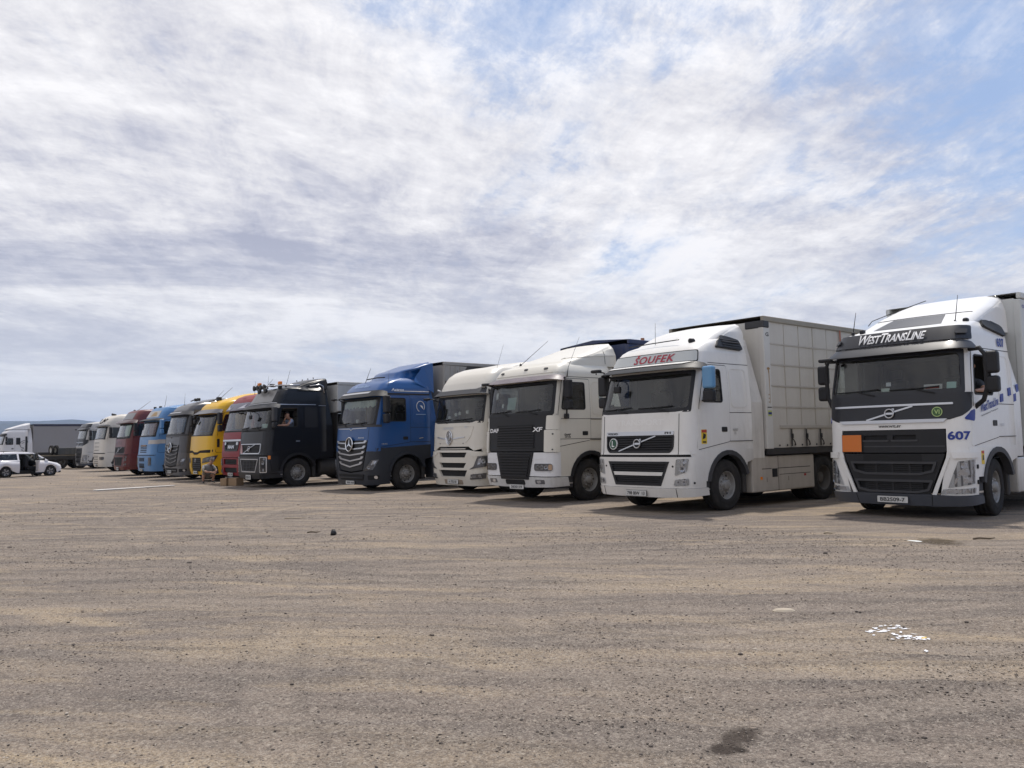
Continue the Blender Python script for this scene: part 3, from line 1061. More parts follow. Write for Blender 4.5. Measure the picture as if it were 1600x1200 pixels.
def truck_a():
    root, cab = tractor('truck', 'white truck with dark sign board over its windscreen and orange plate on its grille, rightmost', -6.95, 14.55, WHITE_A,
                        PROF4, WID4, 0.27, 0.09, 2.25, 3.56, ws=(2.20, 2.86), win=(1.30, 2.10, 2.84), doory=1.48, low=WHITE_A,
                        visor=(2.86, 3.06, DARK_A, 0.16, 1.30), mirror=None, pillar=DARK_A, flap=(2.62, 3.5), flare=GREYPL, open_window=True, steer=R(6), lowz=0.72,
                        skirt=(2.35, 4.35, 0.35, 1.0, WHITE_A))
    fh4_front(cab, DARK_A, WHITE_A)
    F = cab.F
    # sign board
    sgn = F('sign_board', rpoly([(-1.34, 3.075), (1.34, 3.075), (1.27, 3.31), (-1.27, 3.31)], 0.04, 3), DARK_A, 0.045, -0.01)
    cab.text('WestTransLine', -0.03, 3.195, 1.22, 0.165, WHITEINK, 0.058, bold=0.02, shear=0.22, small_caps=0.78, parent=sgn, spacing=0.95)
    for a in (-1, 1):
        F('marker_lamp', rrect(a * 1.12 - 0.09, 3.17, a * 1.12 + 0.09, 3.235, 0.015, 2), LENS if False else GREYPL, 0.055, 0.03, parent=sgn)
    # roof spoiler with a dark panel at its foot
    sp, c2 = fairing(root, 'roof_spoiler', WHITE_A, [(3.36, 0.62), (3.44, 0.80), (3.60, 1.20), (3.76, 1.62), (3.90, 2.02), (4.02, 2.36), (4.12, 2.66)], [(3.36, 1.04), (3.8, 1.02), (4.0, 0.96), (4.12, 0.84)], 3.36, 4.12, 0.36, 0.16, 2.86)
    slab('roof_panel', [(-0.62, 3.43), (0.62, 3.43), (0.48, 3.66), (-0.48, 3.66)], c2.P, -0.01, 0.012, DARK_A, root, (), (0.12, 0.06))
    slab('spoiler_seam', strip([(-0.9, 3.69), (0.9, 3.69)], 0.012), c2.P, -0.005, 0.006, SEAL, root, (), (0.1, None))
    box('spoiler_edge', -1.0, 1.0, 2.865, 2.90, 3.45, 4.06, GREYPL, root, 0.02, 1)
    cab.Sd('air_intake', rpoly([(1.30, 3.36), (2.18, 3.22), (2.2, 3.42), (1.95, 3.5), (1.45, 3.47)], 0.04, 2), PLASTIC, 0.05, -0.02)
    for px in (-0.92, 0.80):
        yy = 0.62 if px < 0 else 1.0
        zz = 3.40 if px < 0 else 3.45
        antenna(root, (px, yy, zz), (px + 0.05, yy + 0.05, zz + (0.42 if px < 0 else 0.5)), 0.009)
        box('roof_fitting', px + 0.12, px + 0.20, yy + 0.0, yy + 0.12, zz - 0.02, zz + 0.07, PLASTIC, root, 0.02, 1)
    tube('roof_cable', [(-0.75, 0.9, 3.56), (-0.72, 1.0, 3.66), (-0.5, 1.6, 3.88), (-0.2, 2.2, 4.1)], 0.008, SEAL, root, 5)
    # stickers, plates and numbers
    p = F('hazard_plate', rrect(-0.91, 1.155, -0.53, 1.46), ORANGE, 0.045, 0.01)
    F('plate_frame', rrect(-0.92, 1.145, -0.52, 1.47), SEAL, 0.036, 0.01, parent=p)
    st = F('round_sticker', ellipse(0.80, 1.835, 0.085, 0.085), GREEN_L, 0.024, 0.01)
    F('sticker_face', ellipse(0.80, 1.835, 0.072, 0.072), GREEN, 0.027, 0.01, parent=st)
    cab.text('VI', 0.80, 1.835, 0.085, 0.075, GREEN_L, 0.031, parent=st)
    cab.text('WWW.WTL.BY', 0.0, 1.603, 0.40, 0.04, BLACKINK, 0.022, shear=0.3, bold=0.03)
    cab.text('607', 1.13, 1.425, 0.36, 0.15, BLUEINK, 0.018, bold=0.035)
    number_plate(cab, 0.0, 0.265, 0.375, 'BB2509-7', 0.27, 0.075, 0.44)
    S = cab.Sd
    S('blue_flash', rpoly([(0.16, 1.70), (0.42, 1.66), (0.46, 1.88), (0.30, 1.84)], 0.06, 4), BLUEINK, 0.018, 0.0)
    cab.text('WestTransLine', 1.08, 1.96, 0.78, 0.16, BLUEINK, 0.022, side=True, slope=0.18, bold=0.03, shear=0.2)
    cab.text('International Transport', 1.08, 1.82, 0.74, 0.035, GREYPL, 0.020, side=True, slope=0.18)
    for y0, z0 in ((1.60, 2.0), (1.98, 2.12)):
        S('stripe_square', [(y0, z0), (y0 + 0.13, z0 + 0.02), (y0 + 0.13, z0 + 0.16), (y0, z0 + 0.14)], BLUEINK, 0.017, 0.0, both=False)
    for y0, z0 in ((2.28, 2.02), (2.43, 2.20)):
        q = lambda u, v, o: Vector((interp(v, WID4) - 0.01 + o, u, v))
        slab('stripe_square', [(y0, z0), (y0 + 0.13, z0 + 0.02), (y0 + 0.13, z0 + 0.16), (y0, z0 + 0.14)], q, 0.0, 0.004, BLUEINK, root)
    cab.text('607', 1.93, 3.10, 0.34, 0.17, BLUEINK, 0.014, side=True, bold=0.035)
    cab.text('500', 1.62, 1.60, 0.18, 0.05, SILVER, 0.016, side=True, bold=0.03)
    yel = S('warning_sticker', rrect(0.62, 0.93, 0.73, 1.16, 0.01, 2), plain('yellow sticker', (0.72, 0.50, 0.03), 0.5), 0.018, 0.0, both=False)[0]
    S('sticker_top', rrect(0.625, 1.11, 0.725, 1.155), plain('red sticker', (0.45, 0.05, 0.03), 0.5), 0.020, 0.0, both=False, parent=yel)
    S('sticker_figure', [(0.64, 0.99), (0.71, 1.0), (0.70, 1.08), (0.66, 1.09)], BLACKINK, 0.020, 0.0, both=False, parent=yel)
    # mirrors: two housings on a tall black frame
    for sx in (1, -1):
        my = 0.50 if sx > 0 else 0.62
        fr = tube('mirror_frame', [(sx * 1.21, my - 0.02, 2.90), (sx * 1.40, my - 0.10, 2.90), (sx * 1.47, my - 0.07, 2.78), (sx * 1.47, my - 0.05, 2.22), (sx * 1.40, my - 0.03, 2.02), (sx * 1.23, my + 0.02, 1.90)], 0.040, PLASTIC, root, 8)
        for z0, z1 in ((2.46, 2.84), (2.14, 2.42)):
            box('mirror', sx * 1.56 - 0.10, sx * 1.56 + 0.10, my - 0.10, my + 0.06, z0, z1, PLASTIC, fr, 0.05, 3)
            box('mirror_glass', sx * 1.56 - 0.08, sx * 1.56 + 0.08, my + 0.061, my + 0.066, z0 + 0.03, z1 - 0.03, CHROME, fr)
    a = front_mirror(cab, -1.02, 2.80, out=0.26)
    # things behind the windscreen
    papers = [(0.72, 2.27, 0.30, 0.11, (0.75, 0.72, 0.70)), (1.02, 2.28, 0.16, 0.14, (0.55, 0.75, 0.70)), (-0.10, 2.25, 0.15, 0.10, (0.7, 0.78, 0.7)), (-0.05, 2.37, 0.09, 0.07, (0.8, 0.8, 0.82))]
    for k, (px, pz, w, h, c) in enumerate(papers):
        slab('windscreen_card', rrect(px - w / 2, pz - h / 2, px + w / 2, pz + h / 2), cab.P, -0.035, -0.032, plain('card %d' % k, c, 0.7), root)
    slab('card_print', rrect(0.60, 2.25, 0.82, 2.28), cab.P, -0.029, -0.029, plain('card red', (0.5, 0.1, 0.08), 0.7), root)
    box('curtain_roll', -1.05, -0.78, 0.45, 0.50, 2.2, 2.84, LINING, root, 0.01, 1)
    return root, cab


# ---- the white truck with the blue mirror
WHITE_B = paint('worn white paint', (0.76, 0.745, 0.71), 0.38, 0.16, grime=0.9)
DIRTY_B = paint('dirty white plastic', (0.46, 0.42, 0.37), 0.6, 0.55, 0.0)
BLUECAP = paint('sky blue mirror cap', (0.10, 0.28, 0.50), 0.35, 0.25)
SIGNGL = plain('sign glass', (0.42, 0.44, 0.44), 0.25)
REDINK = plain('dark red lettering', (0.30, 0.02, 0.04), 0.5)
PROF2 = [(0.25, 0.06), (0.5, 0.0), (1.1, 0.0), (1.2, 0.03), (2.0, 0.09), (2.8, 0.34), (2.98, 0.42), (3.2, 0.54), (3.32, 0.66), (3.40, 0.82), (3.47, 1.05), (3.53, 1.4), (3.58, 2.2)]
WID2 = [(0.25, 1.19), (0.6, 1.235), (2.2, 1.24), (2.9, 1.19), (3.2, 1.16), (3.38, 1.10), (3.5, 1.02), (3.58, 0.90)]


def fh_front(cab, white, bar_white=True, lamp='wide', bump=None, chrome=None, text=True, tall=False):
    """older long-nosed grille: upper trapezoid with diagonal bar, lower two-slot grille"""
    F = cab.F
    e = cab.sc(1.5) + 0.04
    up = rpoly([(-0.80, 1.20), (0.80, 1.20), (0.87, 1.28), (0.88, 1.53), (-0.88, 1.53), (-0.87, 1.28)], 0.03, 2)
    F('front_panel', [(-e, 1.15), (e, 1.15), (e, 2.03), (0.9, 1.985), (-0.9, 1.985), (-e, 2.03)], white, 0.008, -0.02, holes=[[(-0.80, 1.20), (0.80, 1.20), (0.88, 1.28), (0.88, 1.53), (-0.88, 1.53), (-0.88, 1.28)]])
    for sx in (-1, 1):
        F('panel_gap', strip([(sx * 1.0, 1.15), (sx * 1.0, 1.95)], 0.012), SEAL, 0.0095, 0.0)
    g = F('upper_grille', [(-0.81, 1.19), (0.81, 1.19), (0.9, 1.27), (0.9, 1.54), (-0.9, 1.54), (-0.9, 1.27)], VOID, -0.035, -0.04)
    bars(cab, 1.20, 1.53, 7, 0.82, PLASTIC, 0.026, -0.012, g, top_w=0.87)
    rim_m = chrome or PLASTIC
    F('grille_frame', grow(up, 0.02), rim_m, 0.02, -0.03, holes=[[(-0.78, 1.22), (0.78, 1.22), (0.85, 1.29), (0.86, 1.52), (-0.86, 1.52), (-0.85, 1.29)]], parent=g)
    if text:
        F('name_strip', rpoly([(-0.89, 1.535), (0.89, 1.535), (0.89, 1.615), (-0.89, 1.615)], 0.02, 2), SILVER, 0.026, 0.0)
    diag(cab, -0.52, 1.22, 0.46, 1.52, 1.37, 0.085, SILVER, 0.022, 0.012)
    # bumper
    hs = e + 0.22
    gap = F('bumper_gap', [(-e, 1.06), (e, 1.06), (e, 1.17), (-e, 1.17)], VOID, -0.01, -0.02)
    hole = [(-0.60, 0.54), (0.60, 0.54), (0.80, 1.01), (-0.80, 1.01)]
    hlx = (0.94, 1.22)
    b = F('bumper', [(-hs, 0.50), (hs, 0.50), (hs, 1.10), (-hs, 1.10)], white, 0.014, -0.03, holes=[hole])
    lg = F('lower_grille', grow(hole, 0.03), VOID, -0.03, -0.04)
    fr = F('grille_frame', grow(hole, 0.005), chrome or PLASTIC, 0.022, -0.03, holes=[grow(hole, -0.05 if not chrome else -0.03)], parent=lg)
    if bar_white:
        F('grille_bar', rpoly([(-0.66, 0.735), (0.66, 0.735), (0.69, 0.805), (-0.69, 0.805)], 0.02, 2), white, 0.02, -0.02, parent=lg)
        bars(cab, 0.57, 0.72, 4, 0.58, PLASTIC, 0.02, -0.015, lg, top_w=0.64)
        bars(cab, 0.82, 0.99, 4, 0.68, PLASTIC, 0.02, -0.015, lg, top_w=0.74)
    else:
        bars(cab, 0.57, 0.99, 8, 0.58, GREYPL, 0.022, -0.012, lg, top_w=0.74)
        for xx in (-0.45, -0.15, 0.15, 0.45):
            F('slat', rrect(xx - 0.012, 0.56, xx + 0.012, 0.99), GREYPL, 0.0, -0.02, parent=lg, step=(0.3, None))
    F('lower_bumper', [(-hs - 0.05, 0.35), (-0.6, 0.315), (0.6, 0.315), (hs + 0.05, 0.35), (hs + 0.05, 0.495), (-hs - 0.05, 0.495)], bump or white, 0.03, -0.05)
    for xx in (-0.95, 0.95):
        F('bumper_joint', strip([(xx, 0.33), (xx, 0.5)], 0.010), SEAL, 0.032, 0.02)
    hl = rpoly([(0.93, 0.74), (1.17, 0.82), (1.21, 1.07), (0.97, 1.06)], 0.03, 2)
    lamp_unit(cab, hl, cells=[(1.08, 0.88, 0.065), [(1.0, 0.97), (1.16, 0.97), (1.17, 1.04), (1.0, 1.03)]])
    lamp_unit(cab, rpoly([(0.90, 0.545), (1.20, 0.56), (1.20, 0.69), (0.93, 0.665)], 0.03, 2), cells=[(1.0, 0.615, 0.04), (1.11, 0.62, 0.04)])
    cab.F2('bolt_cover', ellipse(0.885, 0.92, 0.02, 0.02, 10), SEAL, 0.02, 0.0)
    cab.F2('bolt_cover', ellipse(1.31, 0.60, 0.022, 0.022, 10), SEAL, 0.02, 0.0)


def truck_b():
    root, cab = tractor('truck', 'white truck with one sky blue mirror and red lettering over the windscreen', -11.24, 12.64, WHITE_B,
                        PROF2, WID2, 0.28, 0.10, 2.22, 3.58, ws=(2.03, 2.76), win=(1.24, 2.15, 2.86), doory=1.44,
                        visor=(2.77, 2.97, PLASTIC, 0.20, 1.32), mirror=(PLASTIC, 2.16, 2.86, 0.26, BLUECAP), pillar=PLASTIC, flap=(2.66, 3.55), flapmat=paint('soiled white flap', (0.66, 0.63, 0.58), 0.5, 0.45, 0.1),
                        skirt=(2.20, 4.62, 0.30, 1.05, DIRTY_B), flare=GREYPL)
    fh_front(cab, WHITE_B)
    F = cab.F
    vt = lambda u, v, o: cab.P(u, v, o + 0.045 + 0.20 * (2.97 - v) / 0.20)
    slab('visor_top', [(-1.12, 2.915), (0.95, 2.90), (1.1, 2.965), (-1.1, 2.965)], vt, -0.005, 0.008, WHITE_B, root, (), (0.1, 0.1))
    sg = F('sign_board', rpoly([(-1.12, 3.0), (1.16, 3.0), (1.10, 3.21), (-1.06, 3.21)], 0.04, 3), SIGNGL, 0.014, -0.01)
    F('sign_frame', rpoly(grow([(-1.12, 3.0), (1.16, 3.0), (1.10, 3.21), (-1.06, 3.21)], 0.02), 0.05, 3), SEAL, 0.010, -0.01, parent=sg)
    cab.text('\u0160OUFEK', 0.12, 3.115, 1.05, 0.20, REDINK, 0.022, bold=0.02, shear=0.12, parent=sg, spacing=1.12)
    cab.text('VOLVO', -0.70, 1.575, 0.30, 0.045, BLACKINK, 0.032, bold=0.03)
    cab.text('FH', 0.76, 1.575, 0.14, 0.045, BLACKINK, 0.032, bold=0.03)
    cab.text('TRANSPORT', 0.02, 1.80, 1.25, 0.12, paint('ghost lettering', (0.79, 0.78, 0.75), 0.4, 0.1), 0.0095, bold=0.03)
    st = F('round_sticker', ellipse(-0.68, 1.37, 0.115, 0.115), WHITEINK, 0.03, 0.0)
    F('sticker_face', ellipse(-0.68, 1.37, 0.10, 0.10), plain('dark green', (0.015, 0.075, 0.04), 0.5), 0.034, 0.0, parent=st)
    cab.text('L', -0.675, 1.37, 0.075, 0.125, WHITEINK, 0.038, parent=st, bold=0.02)
    number_plate(cab, -0.02, 0.325, 0.435, '798 BIW  13', 0.27, 0.06, 0.46)
    # roof spoiler, intake, horn
    fairing(root, 'roof_spoiler', WHITE_B, [(3.40, 0.82), (3.48, 0.98), (3.62, 1.25), (3.74, 1.52), (3.83, 1.80), (3.88, 2.05), (3.91, 2.3)], [(3.40, 1.0), (3.7, 0.96), (3.85, 0.88), (3.91, 0.78)], 3.40, 3.91, 0.36, 0.2, 2.42)
    cab.Sd('air_intake', rpoly([(1.18, 3.30), (2.05, 3.26), (2.05, 3.47), (1.6, 3.53), (1.35, 3.45)], 0.04, 2), PLASTIC, 0.07, -0.02)
    for k in range(4):
        cab.Sd('intake_slat', strip([(1.40, 3.31 + k * 0.045), (2.0, 3.29 + k * 0.05)], 0.012), GREYPL, 0.078, 0.06)
    antenna(root, (-0.25, 0.98, 3.40), (-0.25, 1.0, 3.95), 0.006)
    lathe('roof_horn', [(0.0, 0), (0.05, 0.0), (0.055, 0.1), (0.02, 0.16), (0, 0.16)], PLASTIC, root, 12, 'y', (0.72, 0.92, 3.46))
    tube('roof_rail', [(-0.9, 0.86, 3.47), (-0.2, 0.84, 3.49), (0.5, 0.84, 3.50)], 0.012, SEAL, root, 6)
    for y0 in (2.72, 3.55):
        box('skirt_recess', 1.19, 1.226, y0, y0 + 0.001, 0.5, 0.6, VOID, root)
    box('skirt_step', 1.10, 1.228, 2.93, 3.12, 0.60, 0.78, VOID, root)
    box('skirt_groove', 1.19, 1.2215, 2.55, 2.90, 0.775, 0.79, SEAL, root)
    box('skirt_groove', 1.19, 1.2215, 3.14, 4.45, 0.775, 0.79, SEAL, root)
    box('skirt_groove', 1.19, 1.2215, 3.20, 4.45, 0.64, 0.652, SEAL, root)
    box('skirt_joint', 1.19, 1.2215, 3.155, 3.168, 0.31, 1.04, SEAL, root)
    box('skirt_reflector', 1.19, 1.224, 2.48, 2.56, 0.56, 0.62, AMBER, root)
    box('skirt_reflector', 1.19, 1.224, 4.18, 4.26, 0.58, 0.63, plain('red reflector', (0.35, 0.03, 0.03), 0.4), root)
    cab.text('480', 1.62, 1.62, 0.17, 0.06, SILVER, 0.012, side=True, bold=0.03)
    cab.text('XL', 1.62, 1.55, 0.09, 0.04, SILVER, 0.012, side=True, bold=0.03)
    S = cab.Sd
    yel = S('warning_sticker', rrect(0.49, 1.35, 0.66, 1.63, 0.01, 2), MATS['yellow sticker'], 0.018, 0.0, both=False)[0]
    S('sticker_top', rrect(0.495, 1.57, 0.655, 1.625), MATS['red sticker'], 0.0205, 0.0, both=False, parent=yel)
    S('sticker_figure', [(0.52, 1.44), (0.61, 1.46), (0.63, 1.53), (0.55, 1.56)], BLACKINK, 0.0205, 0.0, both=False, parent=yel)
    S('sticker_text', rrect(0.52, 1.37, 0.63, 1.40), BLACKINK, 0.0205, 0.0, both=False, parent=yel)
    front_mirror(cab, -1.06, 2.80, out=0.34)
    ip = tube('windscreen_mirror', [cab.P(-0.62, 2.72, 0.02), cab.P(-0.60, 2.66, 0.14), cab.P(-0.58, 2.52, 0.16)], 0.014, PLASTIC, root, 6)
    q = cab.P(-0.56, 2.46, 0.16)
    box('mirror_head', q.x - 0.09, q.x + 0.09, q.y - 0.04, q.y + 0.04, q.z - 0.08, q.z + 0.07, PLASTIC, ip, 0.03, 2)
    return root, cab


# ---- the cream truck with the black grille and letters XF
CREAM = paint('cream paint', (0.71, 0.68, 0.60), 0.40, 0.10, grime=0.8)
WHITE_C = paint('white bumper paint', (0.74, 0.745, 0.76), 0.42, 0.16)
VISOR_C = paint('dusty purple visor', (0.115, 0.09, 0.105), 0.45, 0.45, 0.1, dustcol=(0.30, 0.27, 0.26))
PROF_C = [(0.3, 0.07), (0.6, 0.0), (1.2, 0.0), (2.1, 0.05), (2.85, 0.19), (3.0, 0.24), (3.18, 0.32), (3.28, 0.42), (3.34, 0.60), (3.38, 0.95), (3.41, 2.2)]
WID_C = [(0.3, 1.20), (0.6, 1.24), (2.2, 1.245), (2.95, 1.215), (3.12, 1.20), (3.26, 1.14), (3.36, 1.04), (3.41, 0.95)]


def truck_c():
    root, cab = tractor('truck', 'cream truck with black grille, white bumper and dusty purple sun visor', -15.42, 12.93, CREAM,
                        PROF_C, WID_C, 0.20, 0.07, 2.15, 3.41, ws=(2.13, 2.84), win=(1.22, 2.18, 2.88), doory=1.36, doorz=1.30,
                        visor=(2.85, 3.02, VISOR_C, 0.17, 1.38), mirror=None, pillar=PLASTIC, flap=(2.52, 3.35), flare=PLASTIC, wins=False)
    F = cab.F
    e = cab.sc(1.5) + 0.03
    # black upper panel with slats, cream corner pieces
    g = F('upper_grille', rpoly([(-1.04, 1.22), (1.04, 1.22), (1.08, 2.08), (-1.08, 2.08)], 0.03, 2), PLASTIC, 0.03, -0.02, holes=[])
    for k in range(9):
        z = 1.30 + k * 0.062
        F('slat', rrect(-0.70 + (0.0 if k < 6 else 0.06), z, 0.70 - (0.0 if k < 6 else 0.06), z + 0.03), PLASTIC, 0.05, 0.02, parent=g, step=(0.3, None))
        F('grille_slot', rrect(-0.70, z + 0.031, 0.70, z + 0.06), VOID, 0.034, 0.02, parent=g, step=(0.3, None))
    F('upper_band', [(-e, 2.0), (e, 2.0), (e, 2.10), (-e, 2.10)], PLASTIC, 0.0, -0.03)
    cab.F2('corner_panel', rpoly([(1.045, 1.20), (e, 1.20), (e, 1.72), (1.045, 1.72)], 0.03, 2), CREAM, 0.06, -0.02)
    cab.F2('corner_panel', rpoly([(1.06, 1.73), (e, 1.73), (e, 2.06), (1.08, 2.06)], 0.03, 2), CREAM, 0.03, -0.02)
    cab.F2('bolt_cover', ellipse(1.22, 1.62, 0.018, 0.018, 10), SEAL, 0.066, 0.05)
    cab.F2('bolt_cover', ellipse(1.22, 1.26, 0.016, 0.016, 10), SEAL, 0.066, 0.05)
    cab.text('DAF', -0.80, 1.735, 0.36, 0.10, WHITEINK, 0.054, bold=0.03)
    cab.text('XF', 0.82, 1.735, 0.34, 0.105, WHITEINK, 0.054, bold=0.03, shear=0.15)
    # lower grille and bumper
    lo = [(-0.52, 0.56), (0.52, 0.56), (0.68, 1.20), (-0.68, 1.20)]
    lg = F('lower_grille', lo, PLASTIC, 0.055, -0.03)
    for k in range(8):
        z = 0.62 + k * 0.068
        w = 0.47 + k * 0.0165
        F('slat', rrect(-w, z, w, z + 0.036), PLASTIC, 0.078, 0.05, parent=lg, step=(0.3, None))
        F('grille_slot', rrect(-w, z + 0.037, w, z + 0.066), VOID, 0.0585, 0.05, parent=lg, step=(0.3, None))
    hs = e + 0.26
    cab.F2('headlight_panel', [(0.53, 0.63), (e + 0.05, 0.63), (e + 0.05, 1.19), (0.69, 1.19)], WHITE_C, 0.03, -0.03)
    lamp_unit(cab, rrect(0.72, 0.76, 1.22, 0.93, 0.05, 4), cells=[(0.81, 0.845, 0.055), (0.95, 0.845, 0.06), (1.08, 0.845, 0.05)], off=0.03)
    cab.F2('indicator', rrect(1.14, 0.78, 1.21, 0.91, 0.02, 2), plain('dull amber', (0.42, 0.28, 0.18), 0.35), 0.058, 0.03)
    cab.F2('panel_crease', strip([(0.72, 1.04), (1.1, 1.06)], 0.02), WHITE_C, 0.038, 0.02)
    F('bumper', [(-hs, 0.40), (-0.55, 0.37), (0.55, 0.37), (hs, 0.40), (hs, 0.61), (0.50, 0.61), (0.45, 0.555), (-0.45, 0.555), (-0.50, 0.61), (-hs, 0.61)], paint('scuffed white bumper', (0.60, 0.60, 0.59), 0.5, 0.4, 0.0, scale=2), 0.045, -0.05)
    F('tow_recess', rrect(-0.36, 0.43, 0.36, 0.55, 0.03, 2), VOID, 0.05, 0.03)
    cab.F2('fog_lamp', rrect(0.72, 0.46, 1.02, 0.56, 0.02, 2), LAMPDARK, 0.05, 0.03)
    cab.F2('fog_lens', rrect(0.78, 0.475, 0.90, 0.545, 0.02, 2), REFLECTOR, 0.055, 0.04)
    number_plate(cab, 0.05, 0.315, 0.42, '3630119', 0.26, 0.07, 0.40)
    # roof ledge and spoiler
    cab.F('roof_ledge', strip([(-e, 3.10), (e, 3.10)], 0.02), CREAM, 0.012, 0.0)
    for px, pz in ((-0.85, 3.18), (0.06, 3.22), (0.78, 3.2)):
        F('marker_lamp', rrect(px - 0.06, pz - 0.02, px + 0.06, pz + 0.02, 0.015, 2), GREYPL, 0.02, 0.0)
    sp, c2 = fairing(root, 'roof_spoiler', CREAM, [(3.30, 0.50), (3.38, 0.62), (3.50, 0.98), (3.63, 1.42), (3.75, 1.78), (3.86, 2.06), (3.93, 2.3)], [(3.30, 1.10), (3.6, 1.07), (3.8, 0.98), (3.93, 0.82)], 3.30, 3.93, 0.34, 0.18, 2.52)
    slab('spoiler_crease', strip([(0.6, 3.46), (1.4, 3.52), (2.5, 3.60)], 0.02), c2.S, -0.01, 0.012, CREAM, root, (), (0.15, None))
    slab('spoiler_joint', strip([(2.1, 3.36), (2.1, 3.9)], 0.012), c2.S, -0.005, 0.004, SEAL, root, (), (None, 0.1))
    antenna(root, (-0.55, 0.7, 3.40), (0.35, 0.85, 3.95), 0.008)
    a = tube('antenna', [cab.S(0.62, 2.98, 0.03), cab.S(0.70, 3.2, 0.05), cab.S(0.80, 3.2, 0.05) + Vector((0.05, 0.25, 0.75))], [0.014, 0.006, 0.003], PLASTIC, root, 5)
    # mirrors on bent tubes
    for sx in (1, -1):
        m = 0.40 if sx > 0 else 0.50
        fr = tube('mirror_frame', [(sx * 1.22, m + 0.1, 2.95), (sx * 1.42, m, 2.96), (sx * 1.44, m, 2.2), (sx * 1.42, m + 0.01, 2.05), (sx * 1.22, m + 0.12, 2.02)], 0.022, PLASTIC, root, 8)
        box('mirror', sx * 1.44 - 0.11, sx * 1.44 + 0.11, m - 0.02, m + 0.12, 2.46, 2.90, PLASTIC, fr, 0.04, 3)
        box('lower_mirror', sx * 1.44 - 0.11, sx * 1.44 + 0.11, m - 0.02, m + 0.12, 2.20, 2.42, PLASTIC, fr, 0.04, 3)
        box('mirror_foot', sx * 1.29 - 0.05, sx * 1.29 + 0.05, m + 0.07, m + 0.19, 1.98, 2.10, GREYPL, fr, 0.02, 1)
    front_mirror(cab, -1.08, 2.84, out=0.22)
    S = cab.Sd
    S('panel_crease', strip([(0.38, 1.98), (2.15, 1.98)], 0.012), SEAL, 0.013, 0.0)
    S('panel_gap', strip([(0.22, 1.50), (2.15, 1.50)], 0.012), SEAL, 0.013, 0.0)
    cab.text('DAF', 0.58, 1.60, 0.20, 0.05, BLACKINK, 0.018, side=True, bold=0.04)
    cab.text('XF105', 0.58, 1.545, 0.20, 0.035, BLACKINK, 0.018, side=True, bold=0.04)
    em = S('side_emblem', [(1.68, 2.40), (1.75, 2.27), (1.82, 2.40), (1.79, 2.47), (1.71, 2.47)], plain('emblem green', (0.03, 0.22, 0.14), 0.5), 0.014, 0.0, both=False)[0]
    S('emblem_top', [(1.70, 2.47), (1.80, 2.47), (1.82, 2.53), (1.75, 2.60), (1.68, 2.53)], plain('emblem grey', (0.35, 0.40, 0.38), 0.5), 0.014, 0.0, both=False, parent=em)
    for k, (px, pz, w, h) in enumerate(((-0.35, 2.42, 0.34, 0.30), (-0.92, 2.62, 0.10, 0.16), (-0.62, 2.36, 0.08, 0.10))):
        slab('windscreen_card', rrect(px - w / 2, pz - h / 2, px + w / 2, pz + h / 2), cab.P, -0.10 if k == 0 else -0.03, -0.095 if k == 0 else -0.027, plain('teal card', (0.45, 0.58, 0.54), 0.7) if k == 0 else PAPER, root)
    return root, cab


# ---- the beige truck with the round roof
BEIGE = paint('beige paint', (0.68, 0.645, 0.57), 0.40, 0.10, grime=0.7)
PROF_D = [(0.25, 0.08), (0.5, 0.0), (1.15, 0.0), (1.35, 0.02), (2.0, 0.05), (2.78, 0.20), (2.95, 0.25), (3.2, 0.36), (3.42, 0.50), (3.56, 0.68), (3.66, 0.95), (3.72, 1.35), (3.76, 2.2)]
WID_D = [(0.25, 1.19), (0.6, 1.235), (2.2, 1.245), (2.9, 1.21), (3.2, 1.18), (3.45, 1.10), (3.62, 0.98), (3.72, 0.84), (3.76, 0.72)]


